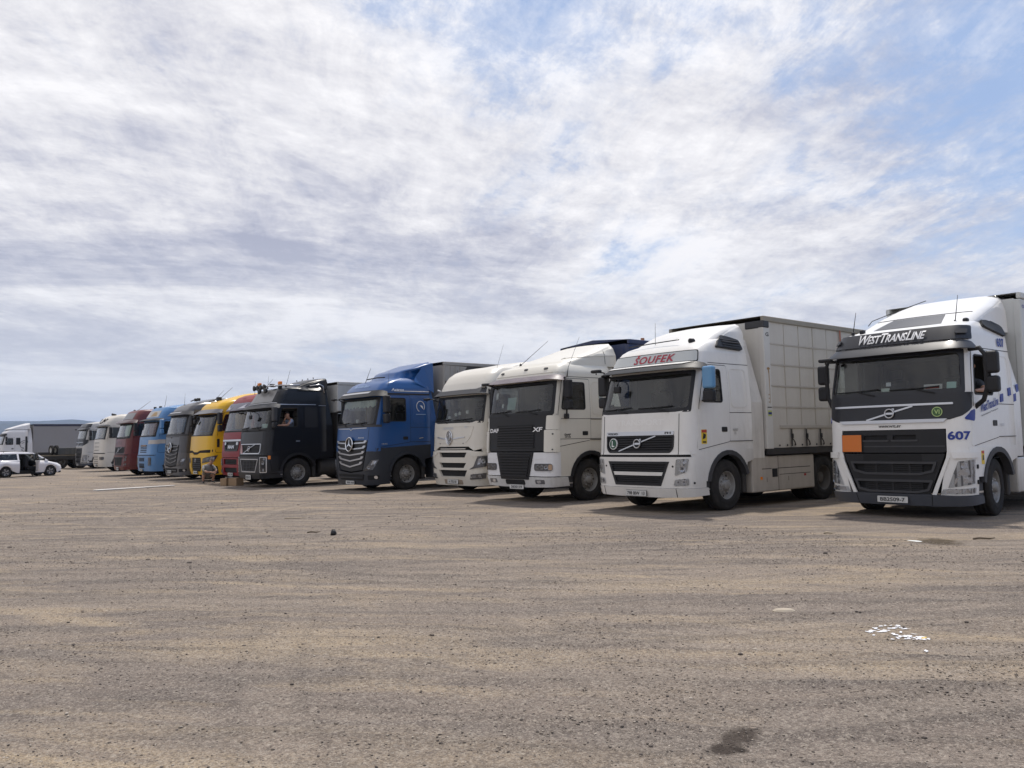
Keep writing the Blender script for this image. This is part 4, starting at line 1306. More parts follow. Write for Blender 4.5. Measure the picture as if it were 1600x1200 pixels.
def truck_d():
    root, cab = tractor('truck', 'beige truck with round roof, two-winged badge and three dark grille slots', -19.55, 14.0, BEIGE,
                        PROF_D, WID_D, 0.30, 0.12, 2.2, 3.76, ws=(2.06, 2.76), win=(1.25, 2.12, 2.84), doory=1.40, z0=1.22,
                        visor=None, mirror=None, pillar=PLASTIC, flap=(2.55, 3.4), flare=GREYPL, wins=False)
    F = cab.F
    e = cab.sc(1.5) + 0.03
    # visor joined to the roof, deeper at the sides
    fn = lambda u, v, o: cab.P(u, v, o + 0.02 + 0.13 * (3.0 - v) / 0.2)
    slab('sun_visor', rpoly([(-1.30, 2.80), (1.30, 2.80), (1.34, 3.08), (1.20, 3.10), (0.85, 2.965), (-0.85, 2.965), (-1.20, 3.10), (-1.34, 3.08)], 0.03, 3), fn, -0.02, 0.02, GREYPL, root, (), (0.10, 0.1))
    cab.F2('visor_lamp', rrect(1.02, 2.99, 1.16, 3.025, 0.01, 2), WHITEINK, 0.13, 0.03)
    fp = F('front_panel', [(-e, 1.33), (-0.95, 1.22), (-0.72, 1.34), (0.72, 1.34), (0.95, 1.22), (e, 1.33), (e, 2.03), (1.0, 2.06), (0.85, 2.02), (-0.85, 2.02), (-1.0, 2.06), (-e, 2.03)], BEIGE, 0.012, -0.03)
    F('panel_crease', strip([(-0.9, 1.92), (0.9, 1.92)], 0.014), BEIGE, 0.02, 0.0)
    F('panel_crease', rpoly(strip([(-0.70, 1.45), (0.62, 1.45), (0.80, 1.62), (0.92, 1.9)], 0.016), 0.0), BEIGE, 0.022, 0.0)
    cab.text('DONGFENG', -0.22, 1.875, 0.52, 0.06, SILVER, 0.026, bold=0.03)
    cab.text('GX', 0.62, 1.90, 0.13, 0.05, SILVER, 0.026, bold=0.03)
    # winged badge: an oval ring holding a swirl
    pts = [cab.P(-0.15 + 0.15 * math.cos(a), 1.60 + 0.20 * math.sin(a), 0.035) for a in [2 * PI * k / 28 for k in range(28)]]
    b = tube('badge', pts, 0.016, CHROME, root, 6, True)
    F('badge_plate', ellipse(-0.15, 1.60, 0.14, 0.19), paint('badge grey', (0.30, 0.30, 0.30), 0.3, 0.1, 0.0, 0.6), 0.03, 0.0, parent=b)
    for s_ in (1, -1):
        tube('badge_swirl', [cab.P(-0.15 + s_ * 0.085 * math.cos(t), 1.60 + s_ * (0.02 + 0.12 * math.sin(t)), 0.045) for t in [R(-60 + 22 * k) for k in range(8)]], 0.014, CHROME, b, 6)
    F('trim_bar', [(-0.82, 1.60), (-0.30, 1.545), (-0.28, 1.575), (-0.55, 1.605), (-0.82, 1.635)], SILVER, 0.03, 0.0)
    F('trim_bar', [(-0.02, 1.545), (0.55, 1.60), (0.58, 1.625), (0.25, 1.605), (-0.03, 1.575)], SILVER, 0.03, 0.0)
    for px in (-0.66, 0.5):
        F('bolt_cover', ellipse(px, 1.44, 0.022, 0.022, 10), GREYPL, 0.02, 0.0)
    F('corner_vent', rrect(-1.20, 1.36, -1.06, 1.62, 0.02, 2), GREYPL, 0.022, 0.0)
    # bumper with three slots
    hs = e + 0.25
    s1 = [(-0.60, 1.03), (0.60, 1.03), (0.68, 1.17), (-0.68, 1.17)]
    s2 = [(-0.55, 0.73), (0.55, 0.73), (0.66, 0.875), (-0.66, 0.875)]
    s3 = [(-0.58, 0.475), (0.58, 0.475), (0.70, 0.665), (-0.70, 0.665)]
    bmp = F('bumper', [(-hs, 0.25), (-0.8, 0.22), (0.8, 0.22), (hs, 0.25), (hs, 1.18), (1.0, 1.20), (0.78, 1.235), (-0.78, 1.235), (-1.0, 1.20), (-hs, 1.18)], BEIGE, 0.03, -0.04, holes=[s1, s2, s3])
    F('grille_recess', rrect(-0.75, 0.4, 0.75, 1.32), VOID, -0.035, -0.04, parent=bmp)
    F('grille_slot', [(-0.64, 1.24), (0.64, 1.24), (0.68, 1.325), (-0.68, 1.325)], VOID, 0.0, -0.02, parent=bmp)
    F('slat', [(-0.6, 1.262), (0.6, 1.262), (0.62, 1.285), (-0.62, 1.285)], BEIGE, 0.03, 0.0, parent=bmp)
    cab.F2('panel_crease', strip([(0.72, 1.18), (0.95, 1.05), (1.35, 1.12)], 0.02), BEIGE, 0.042, 0.02)
    lamp_unit(cab, [(0.80, 0.69), (1.34, 0.78), (1.40, 1.08), (1.10, 1.06), (0.98, 0.78)], cells=[(1.24, 0.92, 0.06), [(1.08, 0.82), (1.16, 0.84), (1.20, 1.02), (1.12, 1.0)]], off=0.026)
    lamp_unit(cab, [(0.80, 0.42), (1.28, 0.45), (1.32, 0.60), (0.86, 0.55)], cells=[(1.14, 0.51, 0.04), [(0.88, 0.46), (1.04, 0.47), (1.05, 0.53), (0.9, 0.52)]], off=0.026)
    number_plate(cab, 0.02, 0.275, 0.39, 'H 792 00', 0.26, 0.06, 0.38)
    F('plate_bracket', rrect(-0.42, 0.27, 0.44, 0.40, 0.02, 2), paint('brown bracket', (0.30, 0.24, 0.18), 0.6, 0.4, 0.0), 0.045, 0.0)
    # side: black blade under the window, mirror arms
    cab.Sd('window_blade', [(0.36, 1.86), (0.95, 1.98), (1.25, 2.10), (0.5, 2.12), (0.36, 2.02)], PLASTIC, 0.03, 0.0)
    cab.text('520', 0.62, 1.40, 0.2, 0.07, GREYPL, 0.018, side=True, bold=0.03)
    for sx in (1, -1):
        m = 0.35 if sx > 0 else 0.66
        fr = tube('mirror_frame', [(sx * 1.20, m + 0.1, 2.96), (sx * 1.42, m, 2.92), (sx * 1.46, m, 2.7), (sx * 1.46, m, 2.2), (sx * 1.25, m + 0.1, 2.1)], 0.025, PLASTIC, root, 8)
        box('mirror', sx * 1.46 - 0.11, sx * 1.46 + 0.11, m - 0.02, m + 0.14, 2.2, 2.86, PLASTIC, fr, 0.04, 3)
    a = front_mirror(cab, -1.15, 2.70, out=0.42)
    cab.Sd('window_surround', rrect(0.50, 2.10, 1.30, 2.90, 0.06, 3), PLASTIC, 0.009, 0.0, holes=[rrect(0.56, 2.16, 1.24, 2.84)])
    fairing(root, 'roof_spoiler', BEIGE, [(3.66, 1.15), (3.74, 1.5), (3.84, 2.0), (3.88, 2.3)], [(3.66, 0.9), (3.8, 0.85), (3.88, 0.75)], 3.66, 3.88, 0.3, 0.15, 2.5)
    antenna(root, (0.85, 1.0, 3.5), (1.05, 1.15, 4.3), 0.005)
    for k, (px, pz) in enumerate(((-0.45, 2.22), (-0.12, 2.30), (0.05, 2.33), (0.42, 2.36))):
        q = cab.P(px, pz, -0.12)
        box('dashboard_item', q.x - 0.06, q.x + 0.06, q.y, q.y + 0.05, q.z - 0.05, q.z + 0.05, PAPER, root, 0.015, 1)
    return root, cab
# ---- blue truck with the star
BLUE_E = paint('deep blue paint', (0.007, 0.068, 0.23), 0.32, 0.03, grime=0.25)
SLATE_E = paint('slate lower body', (0.024, 0.028, 0.037), 0.45, 0.12, 0.05, dustcol=(0.08, 0.08, 0.08), spec=0.4)
CURT_L = paint('light curtain', (0.34, 0.36, 0.33), 0.9, 0.2, 0.0)
PROF_E = [(0.2, 0.07), (0.45, 0.0), (1.25, 0.0), (2.03, 0.05), (2.92, 0.26), (3.12, 0.32), (3.24, 0.40), (3.36, 0.52), (3.46, 0.70), (3.53, 0.95), (3.59, 1.35), (3.63, 2.2)]
WID_E = [(0.2, 1.20), (0.6, 1.24), (2.2, 1.245), (2.9, 1.215), (3.2, 1.19), (3.4, 1.12), (3.53, 1.0), (3.63, 0.84)]


def star_badge(cab, cx, cz, r, off, parent=None):
    b = tube('badge', [cab.P(cx + r * math.cos(a), cz + r * math.sin(a), off) for a in [2 * PI * k / 26 for k in range(26)]], r * 0.10, CHROME, parent or cab.root, 6, True)
    cab.F('badge_plate', ellipse(cx, cz, r * 0.95, r * 0.95, 22), PLASTIC, off - 0.01, off - 0.03, parent=b)
    for k in range(3):
        a = PI / 2 + k * 2 * PI / 3
        c, s = math.cos(a), math.sin(a)
        cab.F('badge_ray', [(cx + r * c, cz + r * s), (cx - r * 0.13 * s, cz + r * 0.13 * c), (cx - r * 0.12 * c, cz - r * 0.12 * s), (cx + r * 0.13 * s, cz - r * 0.13 * c)][::1], CHROME, off + 0.008, off - 0.012, parent=b)
    return b


def actros_front(cab, body, lower, bright):
    F = cab.F
    e = cab.sc(1.5) + 0.03
    hs = e + 0.26
    gh = [(-0.82, 1.20), (-0.5, 1.18), (0.5, 1.18), (0.82, 1.20), (0.95, 1.58), (-0.95, 1.58)]
    F('front_panel', [(-e, 1.24), (-0.92, 1.24), (-0.97, 1.585), (0.97, 1.585), (0.92, 1.24), (e, 1.24), (e, 2.02), (-e, 2.02)], body, 0.012, -0.02)
    for sx in (-1, 1):
        F('panel_gap', strip([(sx * 0.95, 1.28), (sx * 1.02, 1.98)], 0.012), SEAL, 0.0135, 0.0)
    F('cowl', [(-e, 1.99), (e, 1.99), (e, 2.06), (-e, 2.06)], GREYPL, 0.02, -0.02)
    F('trim_bar', strip([(-0.9, 1.965), (-0.10, 1.955), (0, 1.90), (0.10, 1.955), (0.9, 1.965)], 0.022), SILVER if bright else GREYPL, 0.028, 0.0)
    # big grille: dark field with five chevron bars
    lg = F('grille', [(-0.70, 0.66), (0, 0.60), (0.70, 0.66), (0.96, 1.58), (-0.96, 1.58)], PLASTIC, 0.012, -0.03)
    mat = SILVER if bright else paint('satin grey slat', (0.16, 0.16, 0.165), 0.35, 0.1, 0.0, metal=0.4)
    for k in range(5):
        z = 1.50 - k * 0.165
        w = 0.95 - k * 0.055
        dz = 0.018 * k
        F('slat', [(-w, z + 0.045), (-w + 0.10, z - 0.01), (0, z - 0.035 - dz), (w - 0.10, z - 0.01), (w, z + 0.045), (w - 0.02, z + 0.062), (w - 0.14, z + 0.03), (0, z + 0.005 - dz), (-w + 0.14, z + 0.03), (-w + 0.02, z + 0.062)], mat, 0.036, 0.0, parent=lg)
        cab.F2('slat_tip', [(w - 0.16, z + 0.028), (w, z + 0.045), (w - 0.01, z + 0.085), (w - 0.12, z + 0.075)], mat, 0.042, 0.0, parent=lg)
    star_badge(cab, 0, 1.46, 0.215, 0.07)
    # slate bumper
    b = F('bumper', [(-hs, 0.22), (-0.9, 0.19), (0.9, 0.19), (hs, 0.22), (hs, 1.22), (0.93, 1.24), (0.74, 0.62), (0, 0.555), (-0.74, 0.62), (-0.93, 1.24), (-hs, 1.22)], lower, 0.02, -0.04, holes=[])
    F('bumper_recess', rpoly([(-0.72, 0.34), (0.72, 0.34), (0.80, 0.52), (-0.80, 0.52)], 0.03, 2), VOID, 0.024, 0.0, parent=b)
    F('bumper_bar', [(-0.7, 0.40), (0.7, 0.40), (0.72, 0.44), (-0.72, 0.44)], lower, 0.034, 0.0, parent=b)
    cab.F2('fog_recess', rpoly([(0.98, 0.36), (1.34, 0.38), (1.38, 0.50), (1.0, 0.50)], 0.03, 2), VOID, 0.024, 0.0, parent=b)
    cab.F2('fog_lamp', ellipse(1.26, 0.44, 0.05, 0.05, 14), REFLECTOR, 0.035, 0.0, parent=b)
    lamp_unit(cab, [(0.80, 0.62), (1.18, 0.67), (1.36, 0.98), (1.16, 0.97), (1.0, 0.78)], cells=[(1.06, 0.74, 0.055), [(1.12, 0.82), (1.24, 0.84), (1.31, 0.95), (1.18, 0.94)]], off=0.022)


def truck_e():
    root, cab = tractor('truck', 'deep blue truck with bright chevron grille and star badge', -23.48, 12.84, BLUE_E,
                        PROF_E, WID_E, 0.27, 0.09, 2.22, 3.63, ws=(2.06, 2.88), win=(1.32, 2.14, 2.92), doory=1.46, doorz=1.34, low=SLATE_E,
                        visor=(2.90, 3.13, PLASTIC, 0.16, 1.34), mirror=(PLASTIC, 2.1, 2.96, 0.22), pillar=PLASTIC, flap=(2.5, 3.55), flare=SLATE_E, wins=False,
                        skirt=(2.30, 4.4, 0.35, 1.0, SLATE_E), curtain=CURT_L, lowz=0.40)
    actros_front(cab, BLUE_E, SLATE_E, True)
    F = cab.F
    fn = lambda u, v, o: cab.P(u, v, o + 0.03 + 0.16 * (3.13 - v) / 0.23)
    slab('visor_strip', [(-1.12, 3.03), (0.75, 3.03), (0.82, 3.10), (-1.12, 3.10)], fn, -0.004, 0.012, SILVER, root, (), (0.1, 0.1))
    cab.Sd('lower_door_panel', [(0.22, 1.16), (2.22, 1.30), (2.22, 1.42), (0.24, 1.33)], SLATE_E, 0.014, 0.0)
    cab.Sd('panel_gap', strip([(0.40, 3.03), (2.22, 3.03)], 0.05), PLASTIC, 0.012, 0.0)
    cab.Sd('trim_bar', strip([(0.9, 3.125), (2.22, 3.125)], 0.02), SILVER, 0.016, 0.0)
    cab.text('Actros', 1.02, 3.165, 0.46, 0.085, WHITEINK, 0.02, side=True, shear=0.2, bold=0.02)
    cab.text('Actros', 0.62, 1.665, 0.34, 0.045, SILVER, 0.024, shear=0.2, bold=0.02)
    cab.text('Mercedes-Benz', -0.05, 3.31, 0.95, 0.085, plain('pale blue letters', (0.25, 0.36, 0.55), 0.5), 0.014)
    cab.text('1845', 0.50, 1.46, 0.2, 0.045, SILVER, 0.02, side=True)
    cab.Sd('handle_flash', [(1.78, 1.60), (1.95, 1.63), (1.93, 1.65), (1.8, 1.63)], SILVER, 0.014, 0.0, both=False)
    rg = tube('side_emblem', [cab.S(1.86 + 0.15 * math.cos(t), 2.64 + 0.17 * math.sin(t), 0.012) for t in [R(-40 + 18 * k) for k in range(17)]], 0.010, WHITEINK, root, 5)
    cab.Sd('emblem_blade', [(1.84, 2.68), (1.96, 2.55), (1.93, 2.66)], WHITEINK, 0.014, 0.0, both=False, parent=rg)
    cab.Sd('emblem_line', strip([(1.68, 2.385), (2.05, 2.385)], 0.022), plain('pale blue letters', (0.25, 0.36, 0.55), 0.5), 0.014, 0.0, both=False, parent=rg)
    fairing(root, 'roof_spoiler', BLUE_E, [(3.48, 0.95), (3.60, 1.12), (3.76, 1.24), (3.84, 1.42), (3.90, 1.65), (4.0, 1.92), (4.10, 2.2), (4.13, 2.35)], [(3.48, 0.92), (3.76, 0.84), (3.9, 0.98), (4.05, 0.98), (4.13, 0.92)], 3.48, 4.13, 0.25, 0.12, 2.40)
    for sx in (1, -1):
        mesh('spoiler_side', [(sx * 1.19, 1.65, 3.45), (sx * 1.19, 2.42, 3.1), (sx * 1.14, 2.42, 4.08), (sx * 1.05, 2.1, 3.98), (sx * 1.1, 1.75, 3.60), (sx * 1.12, 1.65, 3.43), (sx * 1.12, 2.42, 3.1), (sx * 1.0, 2.42, 4.1)], [(0, 1, 2, 3, 4), (2, 3, 7), (1, 6, 7, 2)], BLUE_E, root)
    antenna(root, (-0.32, 0.72, 3.42), (-0.15, 0.85, 3.95), 0.010)
    antenna(root, (1.15, 0.70, 3.14), (1.15, 0.75, 3.75), 0.006)
    tube('roof_rail', [(-0.6, 0.95, 3.60), (0.0, 0.95, 3.62), (0.55, 0.95, 3.60)], 0.02, PLASTIC, root, 6)
    # scalloped pelmet behind the windscreen
    V, Fc = [], []
    for k in range(41):
        u = -1.0 + 2.0 * k / 40
        d = 0.17 + 0.07 * abs(math.sin(k * PI / 5))
        V += [cab.P(u, 2.86, -0.06 - 0.02 * math.sin(k * 1.6)), cab.P(u, 2.86 - d, -0.08 - 0.02 * math.sin(k * 1.6))]
    for k in range(40):
        Fc.append((2 * k, 2 * k + 1, 2 * k + 3, 2 * k + 2))
    mesh('pelmet', V, Fc, paint('pelmet cloth', (0.42, 0.50, 0.44), 0.9, 0.1, 0.0), root, True)
    front_mirror(cab, -1.12, 2.86, out=0.36)
    number_plate(cab, -0.05, 0.20, 0.31, '', 0.27, 0.05, 0.42)
    for px, pz in ((-0.28, 2.20), (0.08, 2.22)):
        q = cab.P(px, pz, -0.10)
        box('dashboard_item', q.x - 0.07, q.x + 0.07, q.y, q.y + 0.05, q.z - 0.06, q.z + 0.06, PAPER if px > 0 else SEAL, root, 0.015, 1)
    return root, cab


# ---- black truck with roof lamps and open window
BLACK_F = paint('black paint', (0.0065, 0.007, 0.0095), 0.36, 0.06, 0.1, dustcol=(0.06, 0.06, 0.06), spec=0.35)
BLACK_FF = paint('dusty black front', (0.011, 0.0115, 0.0145), 0.42, 0.12, 0.05, dustcol=(0.05, 0.05, 0.055), spec=0.4)
PROF_F = [(0.24, 0.06), (0.5, 0.0), (1.1, 0.0), (1.2, 0.03), (2.0, 0.10), (2.8, 0.30), (2.96, 0.38), (3.2, 0.52), (3.45, 0.68), (3.52, 0.78), (3.56, 1.0), (3.60, 1.6), (3.62, 2.4)]
WID_F = [(0.24, 1.19), (0.6, 1.235), (2.2, 1.24), (2.9, 1.20), (3.3, 1.16), (3.48, 1.10), (3.58, 0.98), (3.62, 0.85)]


def truck_f():
    root, cab = tractor('truck', 'black truck with roof lamp bar and its driver at the open side window', -28.83, 11.65, BLACK_F,
                        PROF_F, WID_F, 0.27, 0.10, 2.45, 3.62, ws=(2.06, 2.76), win=(1.36, 2.10, 2.84), doory=1.50,
                        visor=(2.76, 2.95, GREYPL, 0.14, 1.34), mirror=None, pillar=SEAL, flap=(2.72, 3.70), flare=PLASTIC, open_window=True,
                        sidewin='plain', low=BLACK_F, curtain=LINING)
    fh_front(cab, BLACK_FF, bar_white=False, chrome=SILVER, text=False)
    F = cab.F
    cab.F2('lamp_frame', rrect(0.92, 0.53, 1.24, 1.08, 0.03, 2), SILVER, 0.026, 0.0, holes=[rrect(0.95, 0.56, 1.21, 1.05)])
    F('roof_window', rpoly([(-0.98, 3.02), (0.98, 3.02), (0.90, 3.44), (-0.90, 3.44)], 0.05, 3), paint('grey roof sign', (0.13, 0.13, 0.135), 0.35, 0.3), 0.014, -0.01)
    cab.Sd('trim_bar', strip([(0.52, 2.93), (2.05, 2.93)], 0.022), SILVER, 0.018, 0.0)
    cab.Sd('trim_bar', strip([(2.16, 2.90), (2.44, 2.90)], 0.016), SILVER, 0.016, 0.0)
    F('trim_bar', strip([(-1.2, 2.975), (1.2, 2.975)], 0.016), SILVER, 0.03, 0.0)
    cab.Sd('roof_side_panel', rpoly([(0.80, 3.05), (2.1, 3.05), (2.1, 3.35), (1.0, 3.42)], 0.06, 3), BLACK_F, 0.012, 0.0)
    # tall spoiler at the back
    fairing(root, 'roof_spoiler', BLACK_F, [(3.52, 1.0), (3.60, 1.25), (3.72, 1.55), (3.82, 1.85), (3.90, 2.15), (3.94, 2.45)], [(3.52, 1.02), (3.75, 1.0), (3.88, 0.93), (3.94, 0.82)], 3.52, 3.94, 0.3, 0.15, 2.62)
    cab.Sd('side_fin', rpoly([(1.35, 3.44), (2.32, 3.44), (2.28, 3.66), (1.9, 3.62)], 0.05, 3), BLACK_F, 0.05, -0.05)
    tube('side_rail', [(1.13, 1.85, 3.62), (1.14, 2.25, 3.68), (1.16, 2.36, 3.62), (1.17, 2.40, 3.36)], 0.022, SILVER, root, 7)
    # lamp bar with round lamps, amber beacons
    lb = tube('lamp_bar', [(-0.95, 0.62, 3.58), (-0.9, 0.58, 3.62), (0.9, 0.58, 3.62), (0.95, 0.62, 3.58)], 0.025, SILVER, root, 7)
    for k in range(4):
        x = -0.72 + k * 0.30
        lathe('spot_lamp', [(0.0, 0.10), (0.06, 0.09), (0.10, 0.03), (0.105, 0.0), (0.095, -0.005), (0.0, -0.012)], PLASTIC, lb, 18, 'y', (x, 0.50, 3.60))
    for k in range(2):
        lathe('spot_lamp', [(0.0, 0.10), (0.06, 0.09), (0.10, 0.03), (0.105, 0.0), (0.095, -0.005), (0.0, -0.012)], PLASTIC, lb, 18, 'y', (-0.2 + 0.55 * k, 0.47, 3.46))
    for x, y, z in ((-0.62, 0.68, 3.74), (0.78, 0.86, 3.72)):
        bq = box('beacon', x - 0.08, x + 0.08, y - 0.06, y + 0.06, z - 0.06, z + 0.06, AMBER, root, 0.025, 2)
        box('beacon_foot', x - 0.07, x + 0.07, y - 0.05, y + 0.05, z - 0.2, z - 0.055, PLASTIC, bq)
    tube('roof_rail', [(0.35, 0.8, 3.63), (0.9, 0.82, 3.63), (1.05, 1.1, 3.63), (1.06, 1.5, 3.64)], 0.028, SILVER, root, 7)
    box('roof_horn', 0.20, 0.30, 0.7, 0.9, 3.60, 3.72, PLASTIC, root, 0.03, 2)
    for k in range(4):
        lathe('marker_lamp', [(0.02, 0), (0.022, 0.04), (0.0, 0.05)], PLASTIC, root, 8, 'z', (0.62, 1.58 + 0.22 * k, 3.80 + 0.043 * k))
    antenna(root, (0.75, 1.1, 3.6), (0.9, 1.2, 4.2), 0.008)
    antenna(root, (-0.4, 0.9, 3.6), (-0.35, 0.92, 4.05), 0.006)
    # tall mirror
    for sx in (1, -1):
        m = 0.30 if sx > 0 else 0.50
        mr = box('mirror', sx * 1.40 - 0.11, sx * 1.40 + 0.11, m, m + 0.15, 2.32, 2.84, GREYPL, root, 0.05, 3)
        box('lower_mirror', sx * 1.40 - 0.11, sx * 1.40 + 0.11, m + 0.005, m + 0.15, 2.08, 2.29, PLASTIC, mr, 0.05, 3)
        tube('mirror_arm', [(sx * 1.18, m + 0.2, 2.80), (sx * 1.32, m + 0.08, 2.80)], 0.025, PLASTIC, mr, 7)
        tube('mirror_arm', [(sx * 1.18, m + 0.2, 2.12), (sx * 1.32, m + 0.08, 2.12)], 0.025, PLASTIC, mr, 7)
    ip = tube('windscreen_mirror', [cab.P(-0.25, 2.72, 0.0), cab.P(-0.05, 2.66, 0.16), cab.P(0.10, 2.52, 0.18)], 0.013, PLASTIC, root, 6)
    q = cab.P(0.12, 2.46, 0.18)
    box('mirror_head', q.x - 0.10, q.x + 0.10, q.y - 0.04, q.y + 0.04, q.z - 0.08, q.z + 0.08, PLASTIC, ip, 0.04, 2)
    F('pennant', [(-0.86, 1.20), (-0.62, 1.20), (-0.78, 1.52), (-0.86, 1.52)], plain('pennant', (0.50, 0.32, 0.32), 0.7), 0.03, 0.0)
    slab('windscreen_card', rrect(0.72, 2.10, 1.10, 2.25), cab.P, -0.03, -0.027, plain('teal card', (0.45, 0.58, 0.54), 0.7), root)
    cab.Sd('side_indicator', rrect(0.22, 1.0, 0.30, 1.12, 0.01, 2), AMBER, 0.035, 0.0, both=False)
    cab.Sd('handle_plate', rrect(1.25, 1.595, 1.40, 1.64, 0.01, 2), SILVER, 0.03, 0.0, both=False)
    number_plate(cab, 0.08, 0.285, 0.44, '020-50', 0.22, 0.06, 0.34)
    return root, cab


# ---- the trucks further along the row
def truck_g():
    red = paint('red paint', (0.215, 0.012, 0.019), 0.45, 0.03, 0.08, spec=0.35)
    prof = [(0.3, 0.06), (0.5, 0.0), (1.2, 0.0), (2.0, 0.08), (2.85, 0.28), (3.1, 0.36), (3.3, 0.46), (3.42, 0.60), (3.52, 0.85), (3.58, 1.2), (3.62, 2.2)]
    root, cab = tractor('truck', 'red truck with black-framed oval grille, between the yellow and the black truck', -31.95, 12.2, red, prof, WID_E, 0.25, 0.08, 2.25, 3.62, ws=(2.05, 2.82),
                        win=(1.25, 2.14, 2.86), doory=1.42, visor=(2.84, 3.16, paint('printed visor', (0.05, 0.05, 0.09), 0.4, 0.2), 0.12, 1.18), mirror=(PLASTIC, 2.1, 2.9, 0.24), flap=(2.55, 3.5), detail=1, wins=False)
    F = cab.F
    e = cab.sc(1.5) + 0.03
    hs = e + 0.25
    F('front_panel', [(-e, 1.14), (-0.9, 1.04), (0.9, 1.04), (e, 1.14), (e, 2.02), (-e, 2.02)], red, 0.012, -0.02, holes=[rpoly([(-0.68, 1.30), (0.68, 1.30), (0.78, 1.66), (-0.78, 1.66)], 0.06, 3)])
    g = F('grille', [(-0.8, 1.28), (0.8, 1.28), (0.85, 1.7), (-0.85, 1.7)], PLASTIC, -0.01, -0.03)
    F('trim_bar', rpoly([(-0.92, 1.665), (0.92, 1.665), (0.95, 1.735), (-0.95, 1.735)], 0.02, 2), SILVER, 0.04, 0.0)
    F('grille_frame', rpoly([(-0.66, 1.28), (0.66, 1.28), (0.78, 1.66), (-0.78, 1.66)], 0.06, 3), GREYPL, 0.03, -0.02, holes=[rpoly([(-0.56, 1.34), (0.56, 1.34), (0.66, 1.62), (-0.66, 1.62)], 0.05, 3)], parent=g)
    cab.text('MAN', 0, 1.45, 0.62, 0.14, SILVER, 0.02, bold=0.05, parent=g)
    cab.F2('grille_lamp', rrect(0.52, 1.52, 0.68, 1.64, 0.03, 2), SILVER, 0.035, 0.0, parent=g)
    b = F('bumper', [(-hs, 0.34), (hs, 0.34), (hs, 1.06), (0.95, 1.02), (-0.95, 1.02), (-hs, 1.06)], red, 0.02, -0.03, holes=[rrect(-0.72, 0.44, 0.62, 0.64), rrect(-0.72, 0.76, 0.62, 0.97)])
    F('grille_recess', rrect(-0.8, 0.38, 0.7, 1.0), VOID, -0.03, -0.04, parent=b)
    bars(cab, 0.77, 0.96, 3, 0.55, PLASTIC, 0.02, -0.01, b)
    lamp_unit(cab, [(0.82, 0.72), (1.30, 0.74), (1.34, 0.99), (0.95, 0.97)], cells=[(1.02, 0.85, 0.075), (1.20, 0.86, 0.07)], off=0.02)
    lamp_unit(cab, [(0.90, 0.44), (1.30, 0.46), (1.30, 0.58), (0.92, 0.56)], cells=[(1.05, 0.51, 0.04)], off=0.02)
    cab.text('TGX', 0.05, 3.36, 0.4, 0.07, plain('dull red ink', (0.16, 0.02, 0.03), 0.5), 0.014)
    fn = lambda u, v, o: cab.P(u, v, o + 0.04 + 0.12 * (3.16 - v) / 0.32)
    slab('visor_crescent', [(-0.62 + 0.22 * math.cos(R(t)), 3.0 + 0.12 * math.sin(R(t))) for t in range(140, 381, 20)] + [(-0.58 + 0.16 * math.cos(R(t)), 3.02 + 0.08 * math.sin(R(t))) for t in range(360, 139, -20)], fn, -0.004, 0.006, plain('pale print', (0.42, 0.42, 0.46), 0.6), root, (), (None, None))
    slab('visor_print', [(0.25, 2.90), (0.95, 2.90), (0.78, 2.95), (0.86, 3.10), (0.62, 3.02), (0.45, 2.96)], fn, -0.004, 0.006, plain('pale print', (0.42, 0.42, 0.46), 0.6), root)
    number_plate(cab, 0.05, 0.33, 0.44, '', 0.25, 0.06, 0.36)
    antenna(root, (0.2, 0.9, 3.5), (0.25, 0.9, 4.05), 0.008)
    antenna(root, (0.72, 0.9, 3.5), (1.05, 1.3, 4.1), 0.010)
    front_mirror(cab, 0.9, 2.66, out=0.2)
    fairing(root, 'roof_spoiler', red, [(3.54, 1.2), (3.7, 1.6), (3.82, 2.0)], [(3.54, 0.95), (3.82, 0.8)], 3.54, 3.80, 0.3, 0.15, 2.4)
    box('hanging_curtain', 0.55, 0.85, 0.75, 0.80, 2.15, 2.6, plain('ochre cloth', (0.45, 0.33, 0.20), 0.9), root, 0.02, 1)
    return root, cab


